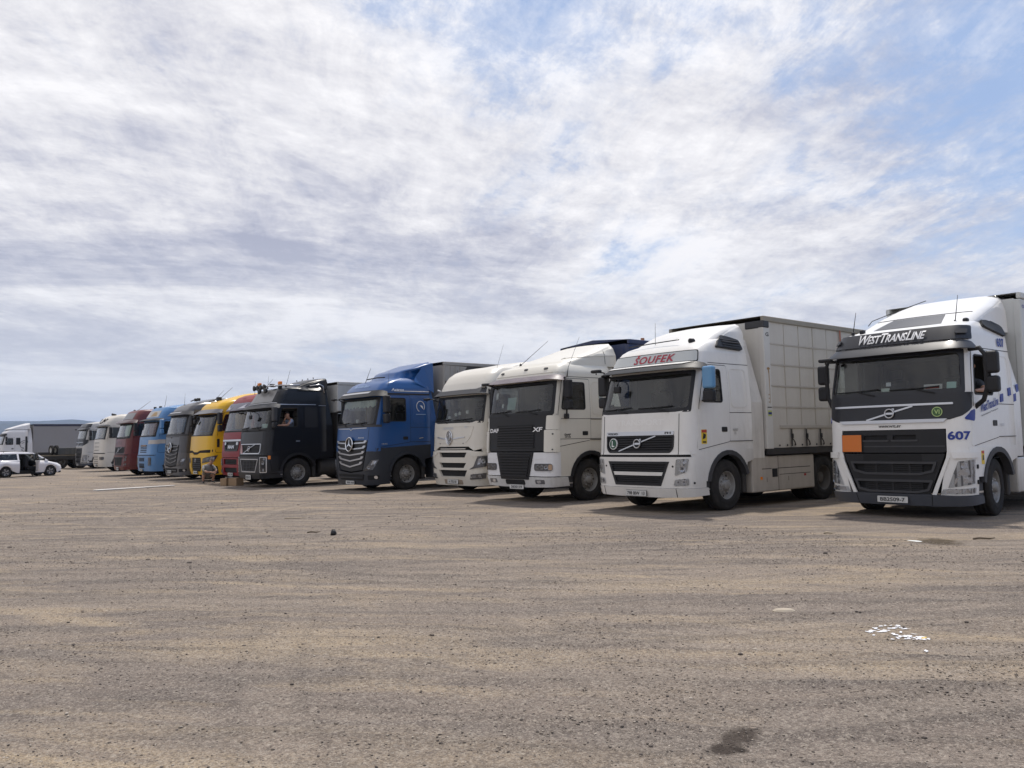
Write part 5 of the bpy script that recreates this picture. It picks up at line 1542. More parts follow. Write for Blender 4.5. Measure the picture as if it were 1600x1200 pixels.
def truck_h():
    yel = paint('yellow paint', (0.72, 0.42, 0.010), 0.36, 0.04, 0.1)
    prof = [(0.3, 0.06), (0.5, 0.0), (1.2, 0.0), (1.95, 0.06), (2.8, 0.32), (3.05, 0.42), (3.2, 0.50), (3.34, 0.64), (3.44, 0.85), (3.52, 1.2), (3.58, 2.2)]
    root, cab = tractor('truck', 'yellow truck with broad black windscreen and slanted headlights', -35.9, 12.2, yel, prof, WID_E, 0.30, 0.16, 2.25, 3.58, ws=(1.95, 2.80),
                        win=(1.25, 2.12, 2.86), doory=1.42, visor=(2.80, 3.06, paint('dark visor', (0.055, 0.055, 0.065), 0.4, 0.15), 0.20, 1.30), mirror=(PLASTIC, 2.1, 2.92, 0.26), flap=(2.55, 3.5), detail=1, pillar=PLASTIC, wins=False, curtain=CURT_L)
    F = cab.F
    e = cab.sc(1.5) + 0.03
    hs = e + 0.25
    F('front_panel', [(-e, 1.32), (-0.45, 1.32), (-0.2, 1.25), (0.2, 1.25), (0.45, 1.32), (e, 1.36), (e, 1.93), (-e, 1.93)], yel, 0.014, -0.02)
    F('panel_slot', [(-e, 1.20), (-0.5, 1.23), (-0.2, 1.15), (0.2, 1.15), (0.5, 1.23), (e, 1.26), (e, 1.36), (0.45, 1.325), (0.2, 1.255), (-0.2, 1.255), (-0.45, 1.325), (-e, 1.33)], VOID, 0.0, -0.02)
    b = F('bumper', [(-hs, 0.30), (hs, 0.30), (hs, 1.22), (0.5, 1.215), (0.2, 1.14), (-0.2, 1.14), (-0.5, 1.215), (-hs, 1.20)], yel, 0.022, -0.03, holes=[rpoly([(-0.50, 0.42), (0.50, 0.42), (0.62, 0.6), (0.56, 1.02), (-0.56, 1.02), (-0.62, 0.6)], 0.03, 2)])
    F('grille', rrect(-0.7, 0.38, 0.7, 1.06), VOID, -0.02, -0.03, parent=b)
    bars(cab, 0.45, 1.0, 6, 0.5, GREYPL, 0.035, -0.005, b)
    d = ring_badge(cab, 0, 0.90, 0.07, SILVER, 0.02, 0.03)
    cab.F2('bumper_cutout', rpoly([(0.98, 0.34), (1.5, 0.34), (1.5, 0.66), (1.05, 0.62)], 0.04, 2), PLASTIC, 0.03, 0.0)
    lamp_unit(cab, [(0.70, 0.78), (1.35, 0.86), (1.50, 1.12), (0.76, 0.98)], cells=[[(0.76, 0.83), (0.92, 0.85), (0.95, 0.97), (0.80, 0.95)], [(0.97, 0.86), (1.13, 0.88), (1.17, 1.01), (1.01, 0.98)], [(1.18, 0.89), (1.33, 0.90), (1.40, 1.06), (1.22, 1.02)]], off=0.022)
    number_plate(cab, 0.02, 0.33, 0.45, '', 0.24, 0.06, 0.34)
    cab.Sd('door_vent', rrect(0.45, 1.45, 0.56, 1.80, 0.02, 2), PLASTIC, 0.02, 0.0)
    fairing(root, 'roof_spoiler', yel, [(3.44, 1.05), (3.56, 1.35), (3.70, 1.8), (3.80, 2.2)], [(3.44, 1.0), (3.7, 0.95), (3.80, 0.85)], 3.44, 3.80, 0.3, 0.15, 2.55)
    antenna(root, (-0.6, 0.9, 3.42), (-0.25, 1.3, 3.95), 0.010)
    antenna(root, (0.05, 0.9, 3.45), (0.5, 1.4, 4.05), 0.012)
    tube('roof_rail', [(-0.7, 0.8, 3.46), (0.0, 0.78, 3.50), (0.5, 0.8, 3.48)], 0.025, PLASTIC, root, 6)
    box('roof_horn', -0.4, -0.2, 1.0, 1.2, 3.5, 3.66, PLASTIC, root, 0.03, 2)
    front_mirror(cab, -1.0, 2.72, out=0.12)
    ip = tube('windscreen_mirror', [cab.P(-0.72, 2.75, 0.02), cab.P(-0.68, 2.62, 0.12)], 0.013, PLASTIC, root, 6)
    q = cab.P(-0.66, 2.54, 0.12)
    box('mirror_head', q.x - 0.10, q.x + 0.10, q.y - 0.04, q.y + 0.04, q.z - 0.09, q.z + 0.09, PLASTIC, ip, 0.04, 2)
    return root, cab


def truck_i():
    gm = paint('grey metallic paint', (0.085, 0.085, 0.092), 0.36, 0.12, metal=0.3)
    gl = paint('grey metallic lower', (0.105, 0.105, 0.113), 0.42, 0.16)
    root, cab = tractor('truck', 'grey truck with star badge and chevron grille in the same grey', -39.25, 12.2, gm, PROF_E, WID_E, 0.27, 0.09, 2.22, 3.63, ws=(2.06, 2.86), win=(1.3, 2.14, 2.9), doory=1.46,
                        visor=(2.90, 3.13, GREYPL, 0.16, 1.34), mirror=(PLASTIC, 2.1, 2.92, 0.24), flap=(2.5, 3.5), detail=1, low=gl, flare=gl, wins=False, curtain=CURT_L, pillar=PLASTIC)
    actros_front(cab, gm, gl, False)
    fn = lambda u, v, o: cab.P(u, v, o + 0.03 + 0.16 * (3.13 - v) / 0.23)
    slab('visor_strip', [(-1.1, 3.02), (0.6, 3.02), (0.7, 3.07), (-1.1, 3.07)], fn, -0.004, 0.012, SILVER, root, (), (0.1, 0.1))
    fairing(root, 'roof_spoiler', gm, [(3.56, 1.1), (3.68, 1.5), (3.76, 2.0)], [(3.56, 0.95), (3.76, 0.8)], 3.56, 3.76, 0.3, 0.15, 2.4)
    antenna(root, (-0.3, 0.7, 3.44), (-0.28, 0.72, 4.0), 0.008)
    tube('roof_rail', [(0.0, 0.9, 3.62), (0.4, 0.9, 3.66), (0.9, 0.95, 3.62)], 0.025, PLASTIC, root, 6)
    for px in (0.25, 0.62):
        box('roof_horn', px, px + 0.1, 0.95, 1.1, 3.6, 3.74, PLASTIC, root, 0.02, 1)
    q = cab.P(-0.2, 2.2, -0.12)
    box('dashboard_item', q.x - 0.15, q.x + 0.15, q.y, q.y + 0.08, q.z - 0.08, q.z + 0.06, SEAL, root, 0.03, 2)
    number_plate(cab, -0.05, 0.30, 0.42, '', 0.25, 0.06, 0.36)
    return root, cab


def truck_j():
    bl = paint('sky blue paint', (0.085, 0.23, 0.46), 0.40, 0.18)
    root, cab = tractor('truck', 'sky blue truck with a white band across its corner and door', -43.7, 12.2, bl, PROF_F, WID_F, 0.27, 0.10, 2.35, 3.5, ws=(2.06, 2.72), win=(1.3, 2.12, 2.8), doory=1.45,
                        visor=(2.76, 2.93, PLASTIC, 0.24, 1.34), mirror=(bl, 2.15, 2.86, 0.26), flap=(2.6, 3.4), detail=1, wins=True)
    F = cab.F
    e = cab.sc(1.5) + 0.04
    hs = e + 0.22
    F('front_panel', [(-e, 1.13), (e, 1.13), (e, 2.02), (-e, 2.02)], bl, 0.008, -0.02)
    for k in range(5):
        F('grille_slot', rrect(-0.52, 1.24 + k * 0.085, 0.52, 1.28 + k * 0.085), VOID, 0.012, 0.0)
    F('emblem_strip', rpoly([(-0.6, 1.55), (0.5, 1.55), (0.3, 1.63), (-0.5, 1.6)], 0.03, 2), plain('brown emblem', (0.22, 0.13, 0.07), 0.5), 0.016, 0.0)
    F('panel_gap', rrect(-e, 1.09, e, 1.13), VOID, 0.0, -0.02)
    b = F('bumper', [(-hs, 0.32), (hs, 0.32), (hs, 1.09), (-hs, 1.09)], bl, 0.014, -0.03)
    for z0, z1 in ((0.80, 0.98), (0.48, 0.70)):
        for k in range(5):
            x = -0.52 + k * 0.18
            F('grille_slot', rrect(x, z0, x + 0.13, z1), VOID, 0.018, 0.0, parent=b)
    lamp_unit(cab, rrect(0.86, 0.60, 1.12, 1.0, 0.04, 2), cells=[(0.99, 0.90, 0.07), (0.99, 0.72, 0.07)], off=0.012)
    band = paint('dusty white band', (0.50, 0.47, 0.44), 0.6, 0.3, 0.0)
    F('white_band', [(0.66, 1.66), (e, 1.66), (e, 1.86), (0.66, 1.86)], band, 0.014, 0.0)
    cab.Sd('white_band', [(0.36, 1.68), (1.1, 1.68), (1.1, 1.88), (0.36, 1.88)], band, 0.016, 0.0)
    F('roof_window', rpoly([(-0.98, 3.0), (0.98, 3.0), (0.92, 3.32), (-0.92, 3.32)], 0.05, 3), paint('pale roof sign', (0.38, 0.38, 0.37), 0.4, 0.3), 0.014, -0.01)
    F('roof_picture', rpoly([(-0.15, 3.06), (0.7, 3.06), (0.55, 3.24), (0.2, 3.27), (0.0, 3.17)], 0.05, 3), plain('ochre ink', (0.35, 0.24, 0.12), 0.6), 0.02, 0.0)
    fairing(root, 'roof_spoiler', bl, [(3.44, 0.9), (3.54, 1.1), (3.64, 1.5), (3.70, 2.1)], [(3.44, 1.0), (3.70, 0.85)], 3.44, 3.70, 0.3, 0.15, 2.5)
    antenna(root, (0.5, 0.9, 3.45), (0.7, 0.95, 4.1), 0.010)
    for px in (-0.7, 0.2):
        box('roof_horn', px, px + 0.1, 0.72, 0.85, 3.46, 3.58, PLASTIC, root, 0.02, 1)
    number_plate(cab, -0.1, 0.32, 0.43, '', 0.24, 0.05, 0.34)
    return root, cab


def truck_k():
    red = paint('dark red paint', (0.125, 0.012, 0.012), 0.42, 0.22, dustcol=(0.16, 0.11, 0.09))
    root, cab = tractor('truck', 'dark red truck with diagonal grille bar, between the white and the sky blue truck', -48.2, 12.2, red, PROF_F, WID_F, 0.28, 0.10, 2.25, 3.56, ws=(2.05, 2.74), win=(1.28, 2.12, 2.82), doory=1.44,
                        visor=(2.76, 3.0, paint('maroon visor', (0.05, 0.022, 0.024), 0.45, 0.2), 0.24, 1.32), mirror=(PLASTIC, 2.12, 2.84, 0.26), flap=(2.55, 3.4), detail=1, curtain=CURT_L, glassm=glass('greenish glass', (0.62, 0.74, 0.68)))
    fh_front(cab, red, bar_white=False, text=False, chrome=GREYPL)
    F = cab.F
    F('roof_window', rpoly([(-0.95, 3.04), (0.95, 3.04), (0.88, 3.38), (-0.88, 3.38)], 0.05, 3), paint('grey roof sign', (0.13, 0.13, 0.135), 0.35, 0.3), 0.014, -0.01)
    for k in range(4):
        F('front_slot', rrect(-0.75 + 0.33 * k, 1.68, -0.66 + 0.33 * k, 1.86), MATS['maroon visor'], 0.012, 0.0)
    antenna(root, (0.1, 0.95, 3.52), (0.6, 1.5, 4.05), 0.012)
    box('roof_horn', -0.5, -0.36, 0.9, 1.0, 3.5, 3.6, PLASTIC, root, 0.02, 1)
    fairing(root, 'roof_spoiler', red, [(3.50, 1.0), (3.58, 1.4), (3.66, 2.0)], [(3.50, 0.95), (3.66, 0.8)], 3.50, 3.66, 0.3, 0.15, 2.4)
    number_plate(cab, 0.05, 0.30, 0.46, '', 0.22, 0.06, 0.3)
    return root, cab


def truck_l():
    wh = paint('dusty white paint', (0.62, 0.58, 0.51), 0.45, 0.25)
    root, cab = tractor('truck', 'dusty white truck with a curling black flourish on its roof front', -58.9, 13.6, wh, PROF_D, WID_D, 0.24, 0.08, 2.2, 3.72, ws=(2.10, 2.84), win=(1.25, 2.14, 2.86), doory=1.40,
                        visor=(2.86, 3.02, GREYPL, 0.16, 1.3), mirror=(PLASTIC, 2.15, 2.86, 0.26), flap=(2.5, 3.4), detail=1, pillar=PLASTIC, wins=False)
    F = cab.F
    e = cab.sc(1.5) + 0.03
    hs = e + 0.25
    F('front_panel', [(-e, 1.20), (e, 1.20), (e, 2.08), (-e, 2.08)], wh, 0.012, -0.02)
    for z in (1.36, 1.58, 1.84):
        F('grille_slot', rrect(-0.72, z, 0.48, z + 0.03), VOID, 0.016, 0.0)
    F('panel_gap', rrect(-e, 1.14, e, 1.20), VOID, 0.0, -0.02)
    b = F('bumper', [(-hs, 0.30), (hs, 0.30), (hs, 1.14), (-hs, 1.14)], wh, 0.02, -0.03)
    for k in range(5):
        z = 0.52 + k * 0.115
        F('grille_slot', rrect(-0.62, z, 0.42, z + 0.035), VOID, 0.024, 0.0, parent=b)
    lamp_unit(cab, rrect(0.72, 0.76, 1.25, 0.95, 0.06, 3), cells=[(0.85, 0.855, 0.06), (1.0, 0.855, 0.06)], off=0.018)
    fl = tube('roof_flourish', [cab.P(u, v, 0.014) for u, v in ((-0.95, 3.28), (-0.85, 3.18), (-0.5, 3.14), (-0.1, 3.20), (0.05, 3.35), (0.15, 3.42), (0.22, 3.34), (0.12, 3.26), (0.3, 3.22), (0.45, 3.30), (0.6, 3.42), (0.75, 3.36))], 0.025, BLACKINK, root, 5)
    tube('flourish_curl', [cab.P(u, v, 0.014) for u, v in ((-1.05, 3.16), (-1.02, 3.34), (-0.92, 3.44), (-0.85, 3.38))], 0.025, BLACKINK, fl, 5)
    for k in range(5):
        box('roof_lamp', -0.1 + 0.2 * k, 0.02 + 0.2 * k, 0.9, 1.0, 3.66, 3.80 - 0.02 * k, PLASTIC, root, 0.02, 1)
    number_plate(cab, -0.1, 0.33, 0.45, '', 0.24, 0.05)
    return root, cab


def truck_m():
    wh = paint('grey white paint', (0.50, 0.49, 0.47), 0.45, 0.3)
    root, cab = tractor('truck', 'dark-fronted white truck at the far end of the row', -68.2, 14.5, wh, PROF4, WID4, 0.27, 0.09, 2.25, 3.56, ws=(2.20, 2.86), win=(1.30, 2.10, 2.84), doory=1.48,
                        visor=(2.86, 3.06, DARK_A, 0.16, 1.30), mirror=(PLASTIC, 2.1, 2.86, 0.26), flap=(2.6, 3.3), detail=1, pillar=DARK_A, wins=True)
    fh4_front(cab, DARK_A, wh)
    F = cab.F
    F('sign_board', rpoly([(-1.34, 3.075), (1.34, 3.075), (1.27, 3.31), (-1.27, 3.31)], 0.04, 3), DARK_A, 0.045, -0.01)
    number_plate(cab, 0.0, 0.265, 0.375, '', 0.27, 0.075)
    front_mirror(cab, -1.05, 2.86, out=0.3)
    return root, cab
# ------------------------------------------------------------------ trailers
def wavy(name, x, y0, y1, z0, z1, mat, parent, amp=0.015, ny=60, nz=20, seed=0, hem=0.0):
    rnd = random.Random(seed)
    ph = [rnd.uniform(0, 6) for _ in range(6)]
    V, F = [], []
    sg = 1 if x > 0 else -1
    for j in range(nz + 1):
        t = j / nz
        z = z0 + (z1 - z0) * t
        for i in range(ny + 1):
            y = y0 + (y1 - y0) * i / ny
            d = math.sin(y * 2.1 + ph[0]) * 0.5 + math.sin(y * 5.3 + ph[1] + t) * 0.3 + math.sin(z * 3.1 + ph[2] + y * 0.4) * 0.4
            low = max(0.0, 1 - t * 6)
            d += hem * low * (math.sin(y * 10.6 + ph[3]) + 0.5 * math.sin(y * 17 + ph[4] + z * 9))
            V.append((x + sg * amp * d, y, z))
    for j in range(nz):
        for i in range(ny):
            a = j * (ny + 1) + i
            F.append((a, a + 1, a + ny + 2, a + ny + 1))
    return mesh(name, V, F, mat, parent, True)


def trailer(label, x, y, length=13.4, z0=1.22, z1=4.08, side=None, front=None, roof=None, ridge=0.0, seams=False, dark_low=None, hw=1.27, rail=None, axles=True):
    root = empty('semi_trailer', (x, y, 0))
    tag(root, label, 'trailer', 'trailers behind the trucks')
    zs = z0 if not dark_low else dark_low
    for sx in (1, -1):
        wavy('curtain', sx * (hw - 0.015), 0.22, length, zs, z1 - 0.10, side, root, 0.008 if seams else 0.02, 90, 24, 3 + sx, 2.2 if seams else 0.2)
        if rail:
            box('top_rail', min(sx * (hw - 0.05), sx * (hw + 0.02)), max(sx * (hw - 0.05), sx * (hw + 0.02)), 0.0, length, z1 - 0.22, z1 + 0.005, rail, root, 0.01, 1)
        else:
            box('roof_edge', min(sx * (hw - 0.06), sx * (hw + 0.025)), max(sx * (hw - 0.06), sx * (hw + 0.025)), 0.0, length, z1 - 0.12, z1, roof, root, 0.02, 2)
        box('corner_post', min(sx * (hw - 0.12), sx * (hw + 0.012)), max(sx * (hw - 0.12), sx * (hw + 0.012)), -0.01, 0.23, zs - 0.02, z1 - 0.13, front, root, 0.02, 2)
        box('side_rail', min(sx * (hw - 0.05), sx * hw), max(sx * (hw - 0.05), sx * hw), 0.0, length, z0 - 0.14, z0 - 0.01, CHASSIS, root)
    box('bulkhead', -hw + 0.1, hw - 0.1, 0.0, 0.06, zs - 0.05, z1 - 0.11, front, root)
    V = [(-hw, 0, z1 - 0.005), (0, 0, z1 - 0.005 + ridge), (hw, 0, z1 - 0.005), (-hw, length, z1 - 0.005), (0, length, z1 - 0.005 + ridge), (hw, length, z1 - 0.005)]
    mesh('roof', V, [(0, 1, 4, 3), (1, 2, 5, 4), (0, 2, 1)], roof, root)
    box('back_wall', -hw + 0.02, hw - 0.02, length - 0.05, length, z0, z1 - 0.11, front, root)
    for sx in (-0.45, 0.45):
        box('chassis_beam', sx - 0.05, sx + 0.05, 0.2, length - 0.3, z0 - 0.40, z0 - 0.05, CHASSIS, root)
    box('deck', -hw + 0.03, hw - 0.03, 0.05, length - 0.1, z0 - 0.06, z0 - 0.01, CHASSIS, root)
    if axles:
        for k in range(3):
            for sx in (1, -1):
                wheel('rear', root, sx * 1.06, length - 4.6 + 1.31 * k, sx)
    for sx in (-0.7, 0.7):
        box('landing_leg', sx - 0.06, sx + 0.06, 2.6, 2.72, 0.08, z0 - 0.1, CHASSIS, root)
    return root


CURT_B = paint('dusty beige curtain', (0.56, 0.53, 0.475), 0.75, 0.30, 0.0, dustcol=(0.34, 0.295, 0.25), grime=0.9)
CANVAS = paint('canvas edge', (0.30, 0.28, 0.235), 0.85, 0.5, 0.0)
POST_B = paint('white post', (0.60, 0.585, 0.55), 0.5, 0.2, 0.0)
RUST = paint('rust stain', (0.34, 0.20, 0.08), 0.9, 0.3, 0.0, scale=6)
STRAPM = plain('strap web', (0.055, 0.05, 0.045), 0.9)
SEAMM = paint('curtain seam', (0.46, 0.425, 0.375), 0.85, 0.3, 0.0)


def trailers():
    # behind the white truck with the blue mirror
    y0 = 12.64 + 2.72
    t = trailer('dusty beige curtain trailer behind the truck with the blue mirror', -11.24, y0, side=CURT_B, front=POST_B, roof=CANVAS, z1=4.06, seams=True)
    hw = 1.27
    for k in range(14):
        yy = 0.80 + k * 0.595
        box('curtain_seam', hw - 0.03, hw - 0.003, yy - 0.006, yy + 0.006, 1.72, 3.93, SEAMM, t)
    for z in (3.47, 3.02, 2.56, 2.10):
        box('curtain_seam', hw - 0.03, hw - 0.002, 0.25, 13.2, z - 0.016, z + 0.016, SEAMM, t)
    box('curtain_hem', hw - 0.01, hw + 0.012, 0.50, 13.2, 1.64, 1.70, SEAMM, t)
    for k in range(20):
        yy = 0.92 + k * 0.60
        s = box('strap', hw + 0.012, hw + 0.022, yy - 0.025, yy + 0.025, 1.24, 1.62, STRAPM, t)
        box('buckle', hw + 0.015, hw + 0.05, yy - 0.035, yy + 0.035, 1.42, 1.52, SEAL, s, 0.008, 1)
        tube('strap_tail', [(hw + 0.03, yy, 1.42), (hw + 0.05, yy + 0.06, 1.34), (hw + 0.03, yy + 0.12, 1.27)], 0.014, STRAPM, s, 5)
    for k in range(42):
        lathe('curtain_eyelet', [(0.0, 0.012), (0.018, 0.012), (0.022, 0.0)], SEAL, t, 8, 'x', (hw + 0.005, 0.45 + k * 0.3, 1.27))
    pg = 1.283
    box('post_sticker', pg - 0.003, pg + 0.001, 0.05, 0.19, 1.90, 2.02, plain('sticker green', (0.45, 0.50, 0.15), 0.6), t)
    box('post_sticker', pg - 0.003, pg + 0.003, 0.055, 0.185, 1.935, 1.985, plain('sticker navy', (0.02, 0.04, 0.16), 0.6), t)
    box('post_sticker', pg - 0.003, pg + 0.001, 0.04, 0.19, 2.08, 2.10, SEAL, t)
    fn = lambda u, v, o: Vector((1.282 + o, u, v))
    lettering('G', fn, 0.12, 3.66, 0.12, 0.085, 0.002, BLACKINK, t, 0.03)
    rs = slab('rust_stain', [(0.10, 2.90), (0.15, 2.88), (0.155, 2.5), (0.16, 2.2), (0.15, 2.16), (0.14, 2.45), (0.125, 2.80)], fn, -0.002, 0.0015, RUST, t)
    slab('rust_spot', ellipse(0.12, 2.92, 0.055, 0.03, 12), fn, -0.002, 0.003, RUST, t)
    for zz in (2.28, 2.36, 2.20):
        slab('rust_spot', ellipse(0.11, zz, 0.014, 0.016, 8), fn, -0.002, 0.003, RUST, t)
    box('roof_corner', hw - 0.45, hw + 0.03, -0.02, 0.20, 3.80, 3.96, GREYPL, t, 0.02, 1)
    box('marker_pole', hw + 0.028, hw + 0.05, 3.14, 3.17, 3.2, 3.95, plain('faded red pole', (0.38, 0.14, 0.09), 0.6), t)
    # behind the others
    gw = paint('weathered grey sheet', (0.33, 0.32, 0.305), 0.7, 0.5, 0.0)
    dk = paint('dark tarpaulin', (0.035, 0.036, 0.04), 0.8, 0.4, 0.0)
    e = trailer('weathered grey trailer with dark sides behind the deep blue truck', -23.48, 12.84 + 2.76, side=dk, front=gw, roof=gw, z1=4.14)
    for yy in (0.02, 0.5):
        tube('door_bar', [(1.285, yy + 0.05, 3.86), (1.285, yy + 0.05, 3.2)], 0.015, CHASSIS, e, 6)
    slab('side_sheet', [(0.0, 3.5), (0.55, 3.4), (0.95, 4.0), (0.0, 4.02)], lambda u, v, o: Vector((1.285 + o, u, v)), -0.01, 0.01, gw, e)
    for k in range(4):
        box('sheet_rib', 1.29, 1.31, 0.05 + k * 0.2, 0.07 + k * 0.2, 3.5, 4.0, gw, e)
    bt = paint('blue tarpaulin', (0.012, 0.030, 0.10), 0.55, 0.25, 0.0)
    c = trailer('dark blue tarpaulin trailer behind the cream truck with black grille', -15.42, 12.93 + 2.80, side=bt, front=bt, roof=bt, z1=4.03, ridge=0.10)
    box('roof_peg', 1.2, 1.27, 0.55, 0.62, 3.95, 4.09, plain('faded orange', (0.40, 0.18, 0.09), 0.7), c)
    lg = paint('light grey sheet', (0.50, 0.51, 0.50), 0.6, 0.25, 0.0)
    f = trailer('light grey covered trailer behind the black truck', -28.83, 11.65 + 2.90, side=lg, front=lg, roof=lg, z1=3.80, dark_low=2.72)
    for sx in (1, -1):
        box('lower_frame', min(sx * 1.2, sx * 1.25), max(sx * 1.2, sx * 1.25), 0.25, 13.2, 1.22, 2.71, CHASSIS, f)
        box('lower_bulkhead', -1.19, 1.19, 0.02, 0.06, 1.2, 2.66, CHASSIS, f) if sx > 0 else None
        for k in range(8):
            box('frame_post', min(sx * 1.24, sx * 1.275), max(sx * 1.24, sx * 1.275), 0.3 + 0.9 * k, 0.38 + 0.9 * k, 1.22, 2.71, GREYPL, f)
    ag = paint('pale grey bulkhead', (0.60, 0.62, 0.61), 0.55, 0.2, 0.0)
    a = trailer('pale grey trailer behind the rightmost truck', -6.95, 14.55 + 2.78, side=ag, front=ag, roof=ag, z1=4.12)
    lettering('O', lambda u, v, o: Vector((1.284 + o, u, v)), 0.12, 3.85, 0.12, 0.06, 0.003, BLUEINK, a, 0.03)
    for (x, y, lab) in ((-19.55, 14.0, 'beige truck with the round roof'),):
        trailer('plain grey trailer behind the ' + lab, x, y + 2.75, side=gw, front=gw, roof=gw, z1=3.7)


# ------------------------------------------------------------------ far truck seen from the side
def truck_n():
    wh = paint('white far paint', (0.66, 0.65, 0.65), 0.42, 0.12)
    root, cab = tractor('truck', 'white truck with a black lion drawing on its side, behind the white car', -92.95, 12.75, wh, PROF_E, WID_E, 0.25, 0.08, 2.3, 3.63, ws=(2.05, 2.85), win=(1.08, 2.0, 2.66), doory=1.2,
                        visor=(2.86, 3.1, PLASTIC, 0.15, 1.3), mirror=(PLASTIC, 2.1, 2.8, 0.24), flap=(2.72, 3.6), detail=1, wins=False)
    F = cab.F
    e = cab.sc(1.5) + 0.03
    F('front_panel', [(-e, 1.1), (e, 1.1), (e, 2.02), (-e, 2.02)], wh, 0.012, -0.02)
    F('grille', rpoly([(-0.7, 1.25), (0.7, 1.25), (0.8, 1.7), (-0.8, 1.7)], 0.05, 3), PLASTIC, 0.02, 0.0)
    F('bumper', [(-e - 0.2, 0.3), (e + 0.2, 0.3), (e + 0.2, 1.08), (-e - 0.2, 1.08)], wh, 0.02, -0.03)
    lamp_unit(cab, rrect(0.8, 0.7, 1.25, 0.95, 0.04, 2), cells=[(1.0, 0.82, 0.06)], off=0.02)
    cab.Sd('side_window', rrect(1.30, 2.02, 1.66, 2.68, 0.04, 2), PLASTIC, 0.014, 0.0)
    cab.Sd('air_intake', rrect(2.08, 1.2, 2.24, 2.8, 0.03, 2), PLASTIC, 0.03, 0.0)
    L = [(2.05, 2.42), (1.85, 2.36), (1.72, 2.28), (1.62, 2.12), (1.60, 1.98), (1.72, 1.90), (1.66, 1.82), (1.78, 1.72), (1.92, 1.74), (1.96, 1.64), (1.80, 1.58), (1.78, 1.46), (1.92, 1.40), (2.0, 1.28)]
    ln = tube('side_drawing', [cab.S(u, v, 0.018) for u, v in L], 0.022, BLACKINK, root, 5)
    for M_ in ([(2.0, 2.22), (1.86, 2.18), (1.78, 2.10)], [(2.06, 1.82), (2.18, 1.78)], [(2.02, 1.5), (2.1, 1.42)], [(2.27, 2.4), (2.29, 2.2)]):
        tube('drawing_stroke', [cab.S(u, v, 0.018) for u, v in M_], 0.022, BLACKINK, ln, 5)
    fairing(root, 'roof_spoiler', wh, [(3.50, 0.5), (3.64, 0.8), (3.8, 1.3), (4.0, 1.9), (4.1, 2.25)], [(3.5, 1.1), (3.9, 1.0), (4.1, 0.85)], 3.50, 4.10, 0.3, 0.15, 2.5)
    gr = paint('grey far curtain', (0.26, 0.255, 0.26), 0.7, 0.2, 0.0)
    nv = paint('navy rail', (0.02, 0.025, 0.055), 0.5, 0.1, 0.0)
    trailer('long grey curtain trailer with navy top rail, behind the white car', -92.95, 12.75 + 2.75, side=gr, front=gr, roof=gr, z1=4.0, rail=nv)


def low_loader():
    root = empty('low_loader', (-71.7, 12.2, 0))
    tag(root, 'dark low-loader trailer with timber deck beside the white car', 'trailer')
    tim = paint('old timber', (0.20, 0.165, 0.115), 0.9, 0.4, 0.0)
    for k in range(5):
        box('deck_plank', -1.2 + k * 0.48, -0.74 + k * 0.48, 0.0, 12.0, 0.98, 1.06 + 0.006 * (k % 2), tim, root)
    for sx in (-1.15, 0.0, 1.15):
        box('deck_beam', sx - 0.08, sx + 0.08, 0.1, 12.0, 0.70, 0.975, CHASSIS, root)
    for k in range(4):
        for sx in (1, -1):
            wheel('rear', root, sx * 1.04, 1.6 + 1.36 * k, sx)
    box('axle_frame', -0.7, 0.7, 0.8, 6.2, 0.42, 0.72, CHASSIS, root)
    gp = paint('grey green box', (0.055, 0.062, 0.065), 0.6, 0.3, 0.0)
    b = box('tool_chest', 0.1, 1.2, 1.42, 4.2, 1.07, 1.60, gp, root, 0.03, 2)
    tag(b, None)
    for k, yy in enumerate((0.78, 1.10)):
        o = bpy.data.objects.new('spare_tyre', WHEEL_R.children[0].data if 'tyre' in WHEEL_R.children[0].name else WHEEL_R.data)
        COL.objects.link(o)
        o.location = (-71.7 + 0.75, 12.2 + 0.25 + yy, 1.06 + 0.372)
        o.rotation_euler = (0, 0, R(-90 + 12))
        o.scale = (0.55, 0.72, 0.72)
        tag(o, 'spare tyre standing on the low-loader deck, %s of two' % ('left' if k == 0 else 'right'), 'tyre', 'spare tyres on the low-loader')
        lathe('spare_rim', [(0.28, 0.11), (0.25, 0.05), (0.0, 0.04)], paint('pale rim', (0.42, 0.42, 0.40), 0.6, 0.3, 0.0), o, 20)
        lathe('spare_rim', [(0.28, -0.11), (0.25, -0.05), (0.0, -0.04)], MATS['pale rim'], o, 20)


